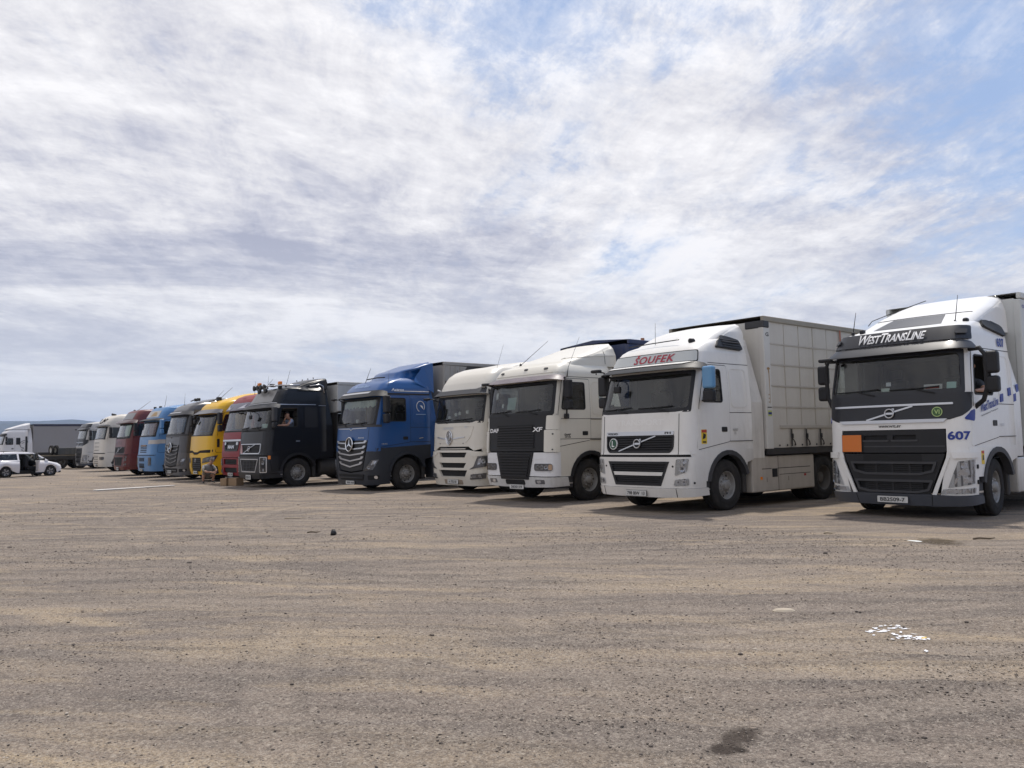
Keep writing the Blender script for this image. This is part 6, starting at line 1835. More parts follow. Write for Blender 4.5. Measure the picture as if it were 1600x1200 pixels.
# ------------------------------------------------------------------ white car
def car():
    # midpoint between the wheels and heading from the picture
    c = Vector((-53.3, 8.45, 0))
    hd = math.atan2(0.951, -0.311)
    root = empty('car', c, hd)
    root.scale = (0.92, 0.92, 0.92)
    tag(root, 'white estate car with its rear side door open', 'car')
    W = paint('white car paint', (0.74, 0.72, 0.73), 0.28, 0.06)
    T = glass('car glass', (0.22, 0.25, 0.25))
    # local: +x forward, visible side is -y
    up = [(-2.08, 0.62), (-2.06, 0.86), (-1.98, 0.98), (-1.2, 0.99), (0.0, 0.97), (0.80, 0.95), (1.25, 0.90), (1.75, 0.78), (2.0, 0.66), (2.06, 0.50)]
    V, F = [], []
    xs = sorted({p[0] for p in up} | {-1.66 + 0.1 * k for k in range(8)} | {0.94 + 0.1 * k for k in range(8)} | {-0.52, 0.0, 0.42})

    def bottom(x):
        for cx in (-1.31, 1.31):
            d = abs(x - cx)
            if d < 0.36:
                return max(0.20, 0.31 + math.sqrt(0.36 ** 2 - d * d))
        return 0.20 if -1.9 < x < 1.95 else 0.30

    def width(x):
        return 0.86 - 0.16 * max(0, abs(x) - 1.55) ** 2 / 0.25 * 0.9
    ring = []
    for x in xs:
        zt = interp(x, up)
        zb = bottom(x)
        w = width(x)
        zm = min(max(0.55, zb + 0.02), zt - 0.02)
        pts = [(x, -w + 0.05, zb), (x, -w, zm), (x, -w + 0.015, (zm + zt) / 2), (x, -w + 0.06, zt), (x, -w * 0.5, zt + 0.035), (x, w * 0.5, zt + 0.035), (x, w - 0.06, zt), (x, w - 0.015, (zm + zt) / 2), (x, w, zm), (x, w - 0.05, zb)]
        ring.append(len(V))
        V += pts
    n = 10
    for a, b, xa, xb in zip(ring, ring[1:], xs, xs[1:]):
        for k in range(n - 1):
            if k in (0, 1, 2, 3) and -0.53 < (xa + xb) / 2 < 0.42 and (xb <= 0.43 and xa >= -0.53):
                if k > 0 or True:
                    continue                           # rear door opening
            if k == 4 and -1.95 < (xa + xb) / 2 < 0.9:
                continue
            F.append((a + k, b + k, b + k + 1, a + k + 1))
    F.append(tuple(range(n)))
    F.append(tuple(ring[-1] + k for k in range(n - 1, -1, -1)))
    mesh('body', V, F, W, root, True)
    box('underbody', -1.9, 1.9, -0.72, 0.72, 0.20, 0.30, SEAL, root)
    # roof and pillars
    roof = [(-1.92, 1.02), (-1.70, 1.38), (-1.45, 1.47), (-0.5, 1.50), (0.2, 1.46), (0.55, 1.36), (1.15, 0.98)]
    V, F = [], []
    for x, z in roof:
        w = 0.80 - 0.24 * (z - 0.98) / 0.52
        V += [(x, -w, z - 0.03), (x, -w + 0.06, z), (x, -w * 0.4, z + 0.03), (x, w * 0.4, z + 0.03), (x, w - 0.06, z), (x, w, z - 0.03)]
    for i in range(1, 5):
        for k in range(5):
            a = i * 6 + k
            F.append((a - 6 + 6, a + 6, a + 7, a + 1))
    F = []
    for i in range(1, 4):
        for k in range(5):
            a = i * 6 + k
            F.append((a, a + 6, a + 7, a + 1))
    mesh('roof', V, F, W, root, True)
    g1 = [V[4 * 6 + k] for k in range(6)] + [V[6 * 6 + k] for k in range(6)]
    mesh('windscreen', g1, [(k, k + 1, k + 7, k + 6) for k in range(5)], T, root, True)
    g2 = [V[0 * 6 + k] for k in range(6)] + [V[1 * 6 + k] for k in range(6)]
    mesh('rear_window', g2, [(k, k + 1, k + 7, k + 6) for k in range(5)], T, root, True)

    def sidepoly(name, pts, mat, off, both=True):
        for sg in ((-1, 1) if both else (-1,)):
            P = []
            for x, z in pts:
                w = 0.80 - 0.24 * (z - 0.98) / 0.52
                P.append((x, sg * (w + off), z))
            Q = [(p[0], p[1] - sg * 0.03, p[2]) for p in P]
            m = len(P)
            mesh(name, P + Q, [tuple(range(m))] + [(i, (i + 1) % m, m + (i + 1) % m, m + i) for i in range(m)], mat, root)
    sidepoly('side_pillar', [(-1.94, 0.97), (-1.70, 0.97), (-1.60, 1.36), (-1.36, 1.445), (-1.42, 1.47), (-1.72, 1.37)], W, 0.004)
    sidepoly('side_window', [(-1.74, 1.02), (-0.62, 1.0), (-0.62, 1.40), (-1.30, 1.40), (-1.58, 1.30)], T, -0.012)
    sidepoly('side_pillar', [(-1.72, 0.96), (-0.5, 0.96), (-0.5, 1.02), (-1.76, 1.04)], W, 0.0)
    sidepoly('side_pillar', [(-0.62, 0.97), (-0.53, 0.97), (-0.50, 1.46), (-0.60, 1.46)], W, 0.004)
    sidepoly('side_pillar', [(-1.46, 1.39), (0.30, 1.39), (0.25, 1.46), (-0.5, 1.485), (-1.42, 1.46)], W, 0.005)
    sidepoly('side_window', [(0.44, 1.0), (1.02, 0.99), (0.50, 1.34), (0.36, 1.39)], T, -0.012)
    sidepoly('side_pillar', [(0.34, 0.97), (0.43, 0.97), (0.36, 1.42), (0.28, 1.42)], SEAL, 0.003)
    sidepoly('side_pillar', [(1.02, 0.96), (1.20, 0.95), (0.60, 1.37), (0.30, 1.46), (0.28, 1.41), (0.50, 1.34)], W, 0.004)
    # opposite rear door stays shut
    mesh('door', [(-0.52, 0.85, 0.30), (0.42, 0.85, 0.30), (0.42, 0.80, 0.98), (-0.52, 0.80, 0.98)], [(0, 1, 2, 3)], W, root)
    # open door, swung out at the front hinge
    a = R(72)
    dv = []
    for (u, z) in ((0.0, 0.32), (0.0, 1.0), (0.0, 1.42), (-0.80, 1.42), (-0.92, 1.0), (-0.86, 0.5), (-0.74, 0.32)):
        hx, hy = 0.42, -0.84 + (0.16 * max(0, z - 0.98) / 0.5)
        dv.append((hx + u * math.cos(a), hy + u * math.sin(a), z))
    o = mesh('open_door', dv + [(x + 0.07 * math.sin(a), y - 0.07 * math.cos(a) * 0 + 0.0, z) for x, y, z in dv], [(0, 1, 4, 5, 6), (7, 8, 11, 12, 13), (0, 6, 13, 7), (6, 5, 12, 13), (5, 4, 11, 12), (0, 1, 8, 7)], W, root)
    mesh('door_window', [dv[1], dv[2], dv[3], dv[4]], [(0, 1, 2, 3)], T, o)
    tube('window_frame', [dv[1], dv[2], dv[3], dv[4]], 0.025, SEAL, o, 6)
    # inside
    dark = plain('car lining', (0.02, 0.02, 0.022), 0.9)
    box('cabin_floor', -1.6, 1.0, -0.76, 0.76, 0.30, 0.36, dark, root)
    for x0, yy in ((0.05, -0.38), (0.05, 0.38), (-0.95, -0.38), (-0.95, 0.38)):
        s = box('seat', x0, x0 + 0.5, yy - 0.25, yy + 0.25, 0.40, 0.62, dark, root, 0.04, 2)
        box('backrest', x0 - 0.12, x0 + 0.06, yy - 0.25, yy + 0.25, 0.55, 1.15, dark, s, 0.05, 2)
        box('headrest', x0 - 0.14, x0 - 0.04, yy - 0.12, yy + 0.12, 1.17, 1.34, dark, s, 0.04, 2)
    box('dashboard', 0.75, 1.1, -0.72, 0.72, 0.65, 0.93, dark, root, 0.05, 2)
    box('cabin_wall', -0.50, 1.0, 0.72, 0.76, 0.3, 0.95, dark, root)
    # wheels
    for x in (-1.31, 1.31):
        for sg in (-1, 1):
            w = lathe('wheel', [(0.21, 0.075), (0.20, 0.06), (0.06, 0.05), (0.05, 0.07), (0.0, 0.07)], plain('dark alloy', (0.10, 0.10, 0.105), 0.4, 0.6), root, 30, 'y')
            if sg < 0:
                w.rotation_euler = (0, 0, PI)
            w.location = (x, sg * 0.74, 0.315)
            lathe('tyre', [(0.20, -0.09), (0.28, -0.10), (0.31, -0.08), (0.315, 0.0), (0.31, 0.08), (0.28, 0.10), (0.21, 0.09)], RUBBER, w, 30, 'y')
            for k in range(5):
                t = 2 * PI * k / 5
                V5 = [(0.05 * math.cos(t + 0.5), 0.075, 0.05 * math.sin(t + 0.5)), (0.20 * math.cos(t + 0.16), 0.08, 0.20 * math.sin(t + 0.16)), (0.20 * math.cos(t - 0.16), 0.08, 0.20 * math.sin(t - 0.16)), (0.05 * math.cos(t - 0.5), 0.075, 0.05 * math.sin(t - 0.5))]
                mesh('spoke', V5 + [(p[0], 0.05, p[2]) for p in V5], [(0, 1, 2, 3), (0, 1, 5, 4), (2, 3, 7, 6)], plain('bright alloy', (0.45, 0.45, 0.46), 0.35, 0.7), w)
            lathe('arch_lining', [(0.37, -0.02), (0.37, -0.2)] if sg > 0 else [(0.37, 0.02), (0.37, 0.2)], SEAL, root, 24, 'y', (x, sg * 0.86, 0.31))
    for sg in (-1, 1):
        m = box('wing_mirror', 0.78, 0.90, min(sg * 0.84, sg * 1.0), max(sg * 0.84, sg * 1.0), 0.98, 1.10, SEAL, root, 0.03, 2)
        tube('roof_rail', [(-1.35, sg * 0.56, 1.50), (-1.25, sg * 0.56, 1.545), (-0.1, sg * 0.56, 1.54), (0.0, sg * 0.56, 1.50)], 0.016, SEAL, root, 6)
        mesh('headlight', [(1.72, sg * 0.80, 0.74), (1.98, sg * 0.62, 0.66), (2.0, sg * 0.62, 0.56), (1.8, sg * 0.81, 0.60)], [(0, 1, 2, 3)], REFLECTOR, root)
        mesh('tail_lamp', [(-2.04, sg * 0.74, 0.72), (-1.90, sg * 0.835, 0.74), (-1.90, sg * 0.83, 0.95), (-2.02, sg * 0.73, 0.94)], [(0, 1, 2, 3)], plain('tail red', (0.3, 0.02, 0.02), 0.3), root)
        mesh('door_gap', [(0.435, sg * 0.866, 0.30), (0.447, sg * 0.866, 0.30), (0.447, sg * 0.83, 0.97), (0.435, sg * 0.83, 0.97)], [(0, 1, 2, 3)], SEAL, root)
        box('door_handle', 0.52, 0.66, min(sg * 0.84, sg * 0.87), max(sg * 0.84, sg * 0.87), 0.80, 0.83, W, root, 0.008, 1)
        box('sill_trim', -0.95, 0.95, min(sg * 0.78, sg * 0.84), max(sg * 0.78, sg * 0.84), 0.17, 0.25, SEAL, root)
    box('front_lip', 1.85, 2.05, -0.7, 0.7, 0.18, 0.30, SEAL, root, 0.03, 1)


# ------------------------------------------------------------------ people
SKIN = plain('skin', (0.42, 0.235, 0.16), 0.6)
HAIR = plain('hair', (0.03, 0.024, 0.02), 0.8)
_SCR = []


def skin_body(name, J, E, parent=None, region=None, mats=None, sub=2):
    """J: {joint: (xyz, radius)}; E: joint pairs; one continuous skinned mesh, materials chosen by region(point)"""
    names = list(J)
    me = bpy.data.meshes.new(name)
    me.from_pydata([J[n][0] for n in names], [(names.index(a), names.index(b)) for a, b in E], [])
    o = bpy.data.objects.new(name, me)
    COL.objects.link(o)
    m = o.modifiers.new('skin', 'SKIN')
    m.use_smooth_shade = True
    for i, n in enumerate(names):
        r = J[n][1]
        me.skin_vertices[0].data[i].radius = (r, r) if not isinstance(r, tuple) else r
        me.skin_vertices[0].data[i].use_root = (i == 0)
    s = o.modifiers.new('sub', 'SUBSURF')
    s.levels = s.render_levels = sub
    dg = bpy.context.evaluated_depsgraph_get()
    m2 = bpy.data.meshes.new_from_object(o.evaluated_get(dg))
    bpy.data.objects.remove(o)
    m2.name = name
    m2.materials.clear()
    for mm in mats:
        m2.materials.append(mm)
    for p in m2.polygons:
        p.use_smooth = True
        p.material_index = region(p.center)
    return link(bpy.data.objects.new(name, m2), parent)


def hand_joints(J, E, wrist, palm_dir, up, tag_, s=1.0):
    """five short finger chains from a palm at the wrist"""
    w = Vector(J[wrist][0])
    d = Vector(palm_dir).normalized()
    u = Vector(up).normalized()
    side = d.cross(u).normalized()
    pc = w + d * 0.07 * s
    J[tag_ + 'palm'] = (tuple(pc), 0.028 * s)
    E.append((wrist, tag_ + 'palm'))
    for k, (o, L) in enumerate(((-0.030, 0.065), (-0.010, 0.078), (0.010, 0.074), (0.030, 0.058))):
        a = pc + d * 0.03 * s + side * o * s
        b = a + d * L * 0.5 * s - u * 0.006 * s
        c = b + d * L * 0.45 * s - u * 0.025 * s
        for q, p in ((1, a), (2, b), (3, c)):
            J['%sf%d%d' % (tag_, k, q)] = (tuple(p), 0.009 * s)
        E += [(tag_ + 'palm', '%sf%d1' % (tag_, k)), ('%sf%d1' % (tag_, k), '%sf%d2' % (tag_, k)), ('%sf%d2' % (tag_, k), '%sf%d3' % (tag_, k))]
    a = pc - side * 0.035 * s - d * 0.02 * s
    b = a + d * 0.035 * s - side * 0.02 * s - u * 0.01 * s
    J[tag_ + 't1'] = (tuple(a), 0.011 * s)
    J[tag_ + 't2'] = (tuple(b), 0.010 * s)
    E += [(tag_ + 'palm', tag_ + 't1'), (tag_ + 't1', tag_ + 't2')]


def head(root_obj, c, face, hairmat=HAIR, tilt=0.0):
    """hair cap, nose, ears, eyes and mouth for a head of centre c looking along face"""
    f = Vector(face).normalized()
    s = f.cross(Vector((0, 0, 1))).normalized()
    u = s.cross(f).normalized()
    c = Vector(c)
    V, F = [], []
    n, m = 14, 8
    for j in range(m + 1):
        el = R(90 - 78 * j / m)
        for k in range(n):
            az = 2 * PI * k / n
            fr = math.cos(az)
            e2 = el if fr < 0.2 else max(el, R(28 + 20 * fr))
            d = f * math.cos(az) * math.cos(e2) * 0.105 + s * math.sin(az) * math.cos(e2) * 0.088 + u * math.sin(e2) * 0.128
            V.append(c + d + u * 0.004)
    for j in range(m):
        for k in range(n):
            F.append((j * n + k, j * n + (k + 1) % n, (j + 1) * n + (k + 1) % n, (j + 1) * n + k))
    mesh('hair', V, F, hairmat, root_obj, True)
    for sg in (-1, 1):
        p = c + f * 0.085 + s * sg * 0.034 + u * 0.012
        lathe('eye', [(0.0, -0.011), (0.008, -0.008), (0.011, 0.0), (0.008, 0.008), (0.0, 0.011)], plain('eye', (0.05, 0.04, 0.035), 0.3), root_obj, 8, 'z', tuple(p))
        p = c + s * sg * 0.082 - u * 0.005
        lathe('ear', [(0.0, -0.030), (0.014, -0.02), (0.018, 0.005), (0.012, 0.026), (0.0, 0.032)], SKIN, root_obj, 8, 'z', tuple(p))
    p0, p1, p2 = c + f * 0.09 + u * 0.012, c + f * 0.122 - u * 0.028, c + f * 0.09 - u * 0.036
    tube('nose', [p0, (p0 + p1) / 2 + f * 0.004, p1, p2], [0.007, 0.010, 0.014, 0.008], SKIN, root_obj, 6)
    q = c + f * 0.088 - u * 0.066
    tube('mouth', [q - s * 0.024 - f * 0.008, q, q + s * 0.024 - f * 0.008], 0.006, plain('lips', (0.30, 0.12, 0.10), 0.5), root_obj, 5)


def seated_driver(base, label, shirt, lean, l_elbow, l_hand, r_elbow, r_hand, headp, face):
    """driver sitting at the open window; base = truck origin"""
    B = Vector(base)
    J = {'pelvis': ((0.72, 1.30, 1.97), 0.15), 'belly': ((0.74, 1.28, 2.12), 0.145), 'chest': ((0.78 + lean, 1.22, 2.30), 0.15), 'neck0': ((0.84 + lean, 1.15, 2.43), 0.075)}
    hp = Vector(headp)
    J['neck'] = (tuple(hp + Vector((0, 0.03, -0.11))), 0.055)
    J['skull'] = (tuple(hp + Vector((0, 0.01, -0.02))), (0.078, 0.088))
    J['crown'] = (tuple(hp + Vector((0, 0.012, 0.065))), (0.066, 0.078))
    E = [('pelvis', 'belly'), ('belly', 'chest'), ('chest', 'neck0'), ('neck0', 'neck'), ('neck', 'skull'), ('skull', 'crown')]
    sh = {'l': (0.98 + lean, 1.18, 2.36), 'r': (0.60 + lean, 1.18, 2.36)}
    for k, el, ha in (('l', l_elbow, l_hand), ('r', r_elbow, r_hand)):
        J[k + 'sh'] = (sh[k], 0.075)
        mid = (Vector(sh[k]) + Vector(el)) / 2
        J[k + 'up'] = (tuple(mid), 0.058)
        J[k + 'el'] = (el, 0.047)
        fm = Vector(el) * 0.6 + Vector(ha) * 0.4
        J[k + 'fm'] = (tuple(fm), 0.043)
        J[k + 'wr'] = (ha, 0.029)
        E += [('chest', k + 'sh'), (k + 'sh', k + 'up'), (k + 'up', k + 'el'), (k + 'el', k + 'fm'), (k + 'fm', k + 'wr')]
        hand_joints(J, E, k + 'wr', Vector(ha) - Vector(fm), (0, 0, 1), k)
    for k, sx in (('l', 0.10), ('r', -0.10)):
        J[k + 'hip'] = ((0.72 + sx, 1.22, 1.95), 0.095)
        J[k + 'kn'] = ((0.72 + sx * 1.3, 0.86, 1.98), 0.065)
        J[k + 'an'] = ((0.72 + sx * 1.3, 0.80, 1.55), 0.045)
        J[k + 'to'] = ((0.72 + sx * 1.3, 0.68, 1.50), 0.040)
        E += [('pelvis', k + 'hip'), (k + 'hip', k + 'kn'), (k + 'kn', k + 'an'), (k + 'an', k + 'to')]
    top = hp.z - 0.15

    def region(p):
        for k in 'lr':
            el = Vector(J[k + 'up'][0])
            if (Vector(p) - Vector(J[k + 'el'][0])).length < 0.10 or (Vector(p) - Vector(J[k + 'fm'][0])).length < 0.13 or (Vector(p) - Vector(J[k + 'wr'][0])).length < 0.22:
                if (Vector(p) - Vector(J[k + 'sh'][0])).length > 0.17:
                    return 0
        if p.z > top:
            return 0
        return 1 if p.z > 2.03 else 2
    o = skin_body('person', J, E, None, region, [SKIN, shirt, plain('dark trousers', (0.03, 0.032, 0.045), 0.9)])
    o.location = B
    tag(o, label, 'person')
    head(o, headp, face)
    return o


def people():
    sh = plain('pale blue shirt', (0.30, 0.36, 0.47), 0.9)
    d = seated_driver((-28.83, 11.65, 0), 'driver in a pale blue shirt leaning on the window of the black truck', sh, 0.10,
                      (1.20, 0.95, 2.19), (1.22, 0.62, 2.185), (0.98, 0.86, 2.20), (1.06, 0.90, 2.36), (1.02, 1.02, 2.56), (0.35, -0.9, -0.25))
    w = tube('watch', [(1.06 + 0.036 * math.cos(t), 0.895 + 0.036 * math.sin(t), 2.335) for t in [2 * PI * k / 12 for k in range(12)]], 0.012, SEAL, d, 6, True)
    seated_driver((-6.95, 14.55, 0), 'driver resting a bare forearm on the window of the rightmost truck', plain('dark shirt', (0.05, 0.055, 0.065), 0.9), 0.10,
                  (1.235, 1.0, 2.21), (1.20, 0.68, 2.19), (0.70, 0.85, 2.15), (0.60, 0.66, 2.2), (0.92, 1.20, 2.66), (0.1, -1, 0))
    # squatting man in front of the red truck
    g, b = plain('grey shirt', (0.23, 0.23, 0.23), 0.9), plain('drab shorts', (0.17, 0.155, 0.125), 0.9)
    J = {'pelvis': ((0, 0.14, 0.28), 0.145), 'belly': ((0, 0.08, 0.43), 0.15), 'chest': ((0.02, -0.06, 0.62), 0.155), 'neck0': ((0.04, -0.15, 0.74), 0.075), 'neck': ((0.06, -0.21, 0.80), 0.055),
         'skull': ((0.08, -0.26, 0.87), (0.078, 0.088)), 'crown': ((0.085, -0.265, 0.95), (0.066, 0.078))}
    E = [('pelvis', 'belly'), ('belly', 'chest'), ('chest', 'neck0'), ('neck0', 'neck'), ('neck', 'skull'), ('skull', 'crown')]
    for k, sx in (('l', 1), ('r', -1)):
        J.update({k + 'hip': ((sx * 0.11, 0.10, 0.28), 0.095), k + 'th': ((sx * 0.17, -0.10, 0.40), 0.078), k + 'kn': ((sx * 0.21, -0.28, 0.48), 0.062), k + 'ca': ((sx * 0.20, -0.14, 0.27), 0.055), k + 'an': ((sx * 0.19, -0.06, 0.09), 0.040), k + 'to': ((sx * 0.22, -0.24, 0.045), 0.038)})
        E += [('pelvis', k + 'hip'), (k + 'hip', k + 'th'), (k + 'th', k + 'kn'), (k + 'kn', k + 'ca'), (k + 'ca', k + 'an'), (k + 'an', k + 'to')]
        J.update({k + 'sh': ((0.02 + sx * 0.20, -0.08, 0.68), 0.072), k + 'el': ((sx * 0.27, -0.28, 0.52), 0.046), k + 'fm': ((0.05 + sx * 0.17, -0.40, 0.47), 0.042), k + 'wr': ((0.08 + sx * 0.08, -0.50, 0.46), 0.029)})
        E += [('chest', k + 'sh'), (k + 'sh', k + 'el'), (k + 'el', k + 'fm'), (k + 'fm', k + 'wr')]
        hand_joints(J, E, k + 'wr', (0.1 - sx * 0.5, -0.7, -0.2), (0, 0, 1), k)

    def region(p):
        for k in 'lr':
            if (Vector(p) - Vector(J[k + 'fm'][0])).length < 0.12 or (Vector(p) - Vector(J[k + 'wr'][0])).length < 0.24:
                return 0
            if (Vector(p) - Vector(J[k + 'ca'][0])).length < 0.14 or p.z < 0.13:
                return 3 if p.z < 0.10 else 0
        if p.z > 0.76 and p.y < -0.14:
            return 0
        return 1 if p.z > 0.40 and p.y > -0.22 else 2
    o = skin_body('person', J, E, None, region, [SKIN, g, b, plain('dark shoe', (0.03, 0.028, 0.027), 0.8)])
    o.location = (-33.5, 11.85, 0.0)
    o.rotation_euler = (0, 0, R(88))
    tag(o, 'man in grey shirt and drab shorts squatting between the yellow and the red truck', 'person')
    head(o, (0.083, -0.262, 0.90), (0.15, -0.85, -0.5), plain('cropped hair', (0.09, 0.07, 0.06), 0.9))


# ------------------------------------------------------------------ small things on the ground
def at_ground(x, y):
    return float(height(np.array([x]), np.array([y]))[0])


def litter():
    card = paint('cardboard', (0.30, 0.20, 0.115), 0.85, 0.2, 0.0, dustcol=(0.22, 0.15, 0.09))

    def carton(x, y, w, d, h, rz, label, fl):
        o = box('carton', -w / 2, w / 2, -d / 2, d / 2, 0, h, card, None, 0.004, 1)
        o.location = (x, y, 0.002)
        o.rotation_euler = (0, 0, rz)
        tag(o, label, 'box', 'cartons by the black truck')
        for sg in (-1, 1):
            mesh('flap', [(-w / 2, sg * d / 2, h), (w / 2, sg * d / 2, h), (w / 2, sg * (d / 2 - d * 0.46), h + fl), (-w / 2, sg * (d / 2 - d * 0.46), h + fl)], [(0, 1, 2, 3)], card, o)
        mesh('packing_tape', [(-w / 2, -0.03, h + 0.006), (w / 2, -0.03, h + 0.006), (w / 2, 0.03, h + 0.006), (-w / 2, 0.03, h + 0.006)], [(0, 1, 2, 3)], plain('tape', (0.38, 0.29, 0.17), 0.4), o)
        return o
    carton(-30.88, 11.62, 0.30, 0.28, 0.27, R(25), 'small brown carton, left of the pair in front of the red truck', 0.01)
    carton(-30.52, 11.86, 0.44, 0.34, 0.28, R(20), 'wider brown carton, right of the pair in front of the red truck', 0.02)
    ps = mesh('paper_sheet', [(-0.14, -0.09, 0), (0.12, -0.11, 0.012), (0.15, 0.09, 0.004), (-0.11, 0.10, 0.018)], [(0, 1, 2, 3)], PAPER, None)
    ps.location = (-30.74, 11.70, 0.31)
    tag(ps, 'white paper sheet lying on the brown cartons', 'paper')
    # long white boards lying in front of the far trucks
    wb = paint('white board', (0.70, 0.67, 0.63), 0.6, 0.3, 0.0)
    for (x0, y0, x1, y1, w, lab) in ((-31.9, 7.35, -32.3, 9.05, 0.30, 'long white board on the ground, its wider near end'), (-32.32, 9.08, -32.6, 10.25, 0.2, 'thinner white board continuing the long one')):
        a, b = Vector((x0, y0, 0)), Vector((x1, y1, 0))
        d = (b - a)
        o = box('board', 0, d.length, -w / 2, w / 2, 0.0, 0.035, wb, None, 0.006, 1, None)
        o.location = (x0, y0, 0.004)
        o.rotation_euler = (0, 0, math.atan2(d.y, d.x))
        tag(o, lab, 'board', 'boards on the ground')
    # dark shoe
    V, F = [], []
    st = [(0.0, 0.030, 0.0, 0.065), (0.03, 0.042, 0.0, 0.085), (0.08, 0.042, 0.0, 0.088), (0.13, 0.040, 0.0, 0.066), (0.19, 0.046, 0.0, 0.05), (0.24, 0.042, 0.0, 0.042), (0.27, 0.022, 0.004, 0.03)]
    for x, w, z0, z1 in st:
        V += [(x, -w, z0), (x, -w, z0 + (z1 - z0) * 0.5), (x, -w * 0.6, z1), (x, w * 0.6, z1), (x, w, z0 + (z1 - z0) * 0.5), (x, w, z0)]
    for i in range(len(st) - 1):
        for k in range(6):
            F.append((i * 6 + k, i * 6 + (k + 1) % 6, (i + 1) * 6 + (k + 1) % 6, (i + 1) * 6 + k))
    F += [tuple(range(5, -1, -1)), tuple(36 + k for k in range(6))]
    o = mesh('shoe', V, F, plain('shoe leather', (0.012, 0.012, 0.013), 0.5), None, True)
    o.location = (-12.3, 6.40, at_ground(-12.3, 6.40) + 0.004)
    o.rotation_euler = (0, 0, R(150))
    tag(o, 'lone black shoe on the dirt ahead of the blue truck', 'shoe')
    mesh('sole', [(x, sg * (w + 0.003), z) for x, w, z0, z1 in st for sg, z in ((-1, 0.0), (1, 0.0), (1, 0.014), (-1, 0.014))], [(4 * i + k, 4 * i + (k + 1) % 4, 4 * i + 4 + (k + 1) % 4, 4 * i + 4 + k) for i in range(6) for k in range(4)], SEAL, o)
    mesh('shoe_opening', [(0.03 + 0.05 * (1 + math.cos(t)) * 0.9, 0.024 * math.sin(t), 0.0895 - 0.004 * math.cos(t)) for t in [2 * PI * k / 12 for k in range(12)]], [tuple(range(12))], VOID, o)
    # flat pale stone
    st_m = paint('pale stone', (0.42, 0.36, 0.28), 0.85, 0.4, 0.0, scale=8)
    V, F = [], []
    n = 14
    rnd = random.Random(4)
    rr = [1 + rnd.uniform(-0.12, 0.12) for _ in range(n)]
    for (s, z) in ((1.0, 0.0), (1.03, 0.012), (0.8, 0.026), (0.35, 0.032)):
        for k in range(n):
            t = 2 * PI * k / n
            V.append((0.095 * s * rr[k] * math.cos(t), 0.06 * s * rr[k] * math.sin(t), z))
    for j in range(3):
        for k in range(n):
            F.append((j * n + k, j * n + (k + 1) % n, (j + 1) * n + (k + 1) % n, (j + 1) * n + k))
    F.append(tuple(3 * n + k for k in range(n)))
    o = mesh('stone', V, F, st_m, None)
    o.location = (-4.04, 6.38, at_ground(-4.04, 6.38) - 0.006)
    o.rotation_euler = (0, 0, R(50))
    tag(o, 'flat pale stone lying in front of the white truck with the blue mirror', 'stone')
    # torn paper
    rnd = random.Random(11)

    def scrap(name, x, y, w, h, m, label, cat, grp=None, rz=None):
        n = 9
        pts = [(w * (0.6 + 0.5 * rnd.random()) * math.cos(2 * PI * k / n), h * (0.6 + 0.5 * rnd.random()) * math.sin(2 * PI * k / n), rnd.uniform(0.0, 0.003)) for k in range(n)]
        o = mesh(name, [(0, 0, 0.003)] + pts, [(0, k + 1, (k + 1) % n + 1) for k in range(n)], m, None)
        o.location = (x, y, at_ground(x, y) + 0.004)
        o.rotation_euler = (0, 0, rnd.uniform(0, 3) if rz is None else rz)
        tag(o, label, cat, grp)
        return o
    wp = plain('torn paper white', (0.74, 0.74, 0.76), 0.9)
    for (cx, cy, s1, s2, n) in ((-3.10, 6.19, 0.06, 0.04, 22), (-3.10, 6.37, 0.06, 0.03, 16), (-2.87, 6.15, 0.075, 0.05, 38)):
        for k in range(n):
            a, b = rnd.gauss(0, s1), rnd.gauss(0, s2)
            x, y = (cx + a * 0.64 - b * 0.77, cy + a * 0.77 + b * 0.64)
            scrap('paper_scrap', x, y, rnd.uniform(0.008, 0.034), rnd.uniform(0.006, 0.02), wp, 'torn white paper scrap in the litter ahead of the rightmost truck', 'scrap', 'torn paper scraps')
    scrap('wrapper', -2.81, 6.22, 0.045, 0.03, plain('yellow wrapper', (0.62, 0.43, 0.10), 0.7), 'small yellow wrapper among the torn white paper', 'wrapper')
    scrap('paper_scrap', -5.25, 11.55, 0.12, 0.06, PAPER, 'white paper scrap beside the damp brown patch', 'scrap')
    scrap('paper_scrap', -2.64, 5.89, 0.035, 0.015, wp, 'lone white scrap just nearer than the torn paper', 'scrap')
    # sticks
    br = plain('twig', (0.10, 0.075, 0.05), 0.9)
    lt = plain('pale splinter', (0.40, 0.33, 0.24), 0.9)
    for (x, y, L, rz, m, lab) in ((-15.6, 7.05, 0.42, R(52), lt, 'pale splinter of wood left of the black shoe'), (-4.75, 12.2, 0.30, R(48), br, 'thin dark stick in front of the rightmost truck'), (-13.0, 6.28, 0.22, R(50), br, 'short twig beside the black shoe'), (-6.6, 11.55, 0.16, R(40), lt, 'pale chip of wood left of the damp patch')):
        o = tube('stick', [(0, 0, 0.012), (L * 0.3, 0.015, 0.022), (L * 0.7, -0.012, 0.016), (L, 0.01, 0.02)], [0.012, 0.013, 0.011, 0.006], m, None, 6)
        o.location = (x, y, at_ground(x, y) - 0.002)
        o.rotation_euler = (0, 0, rz)
        tag(o, lab, 'stick')
# ------------------------------------------------------------------ ground
RNG = np.random.default_rng(5)


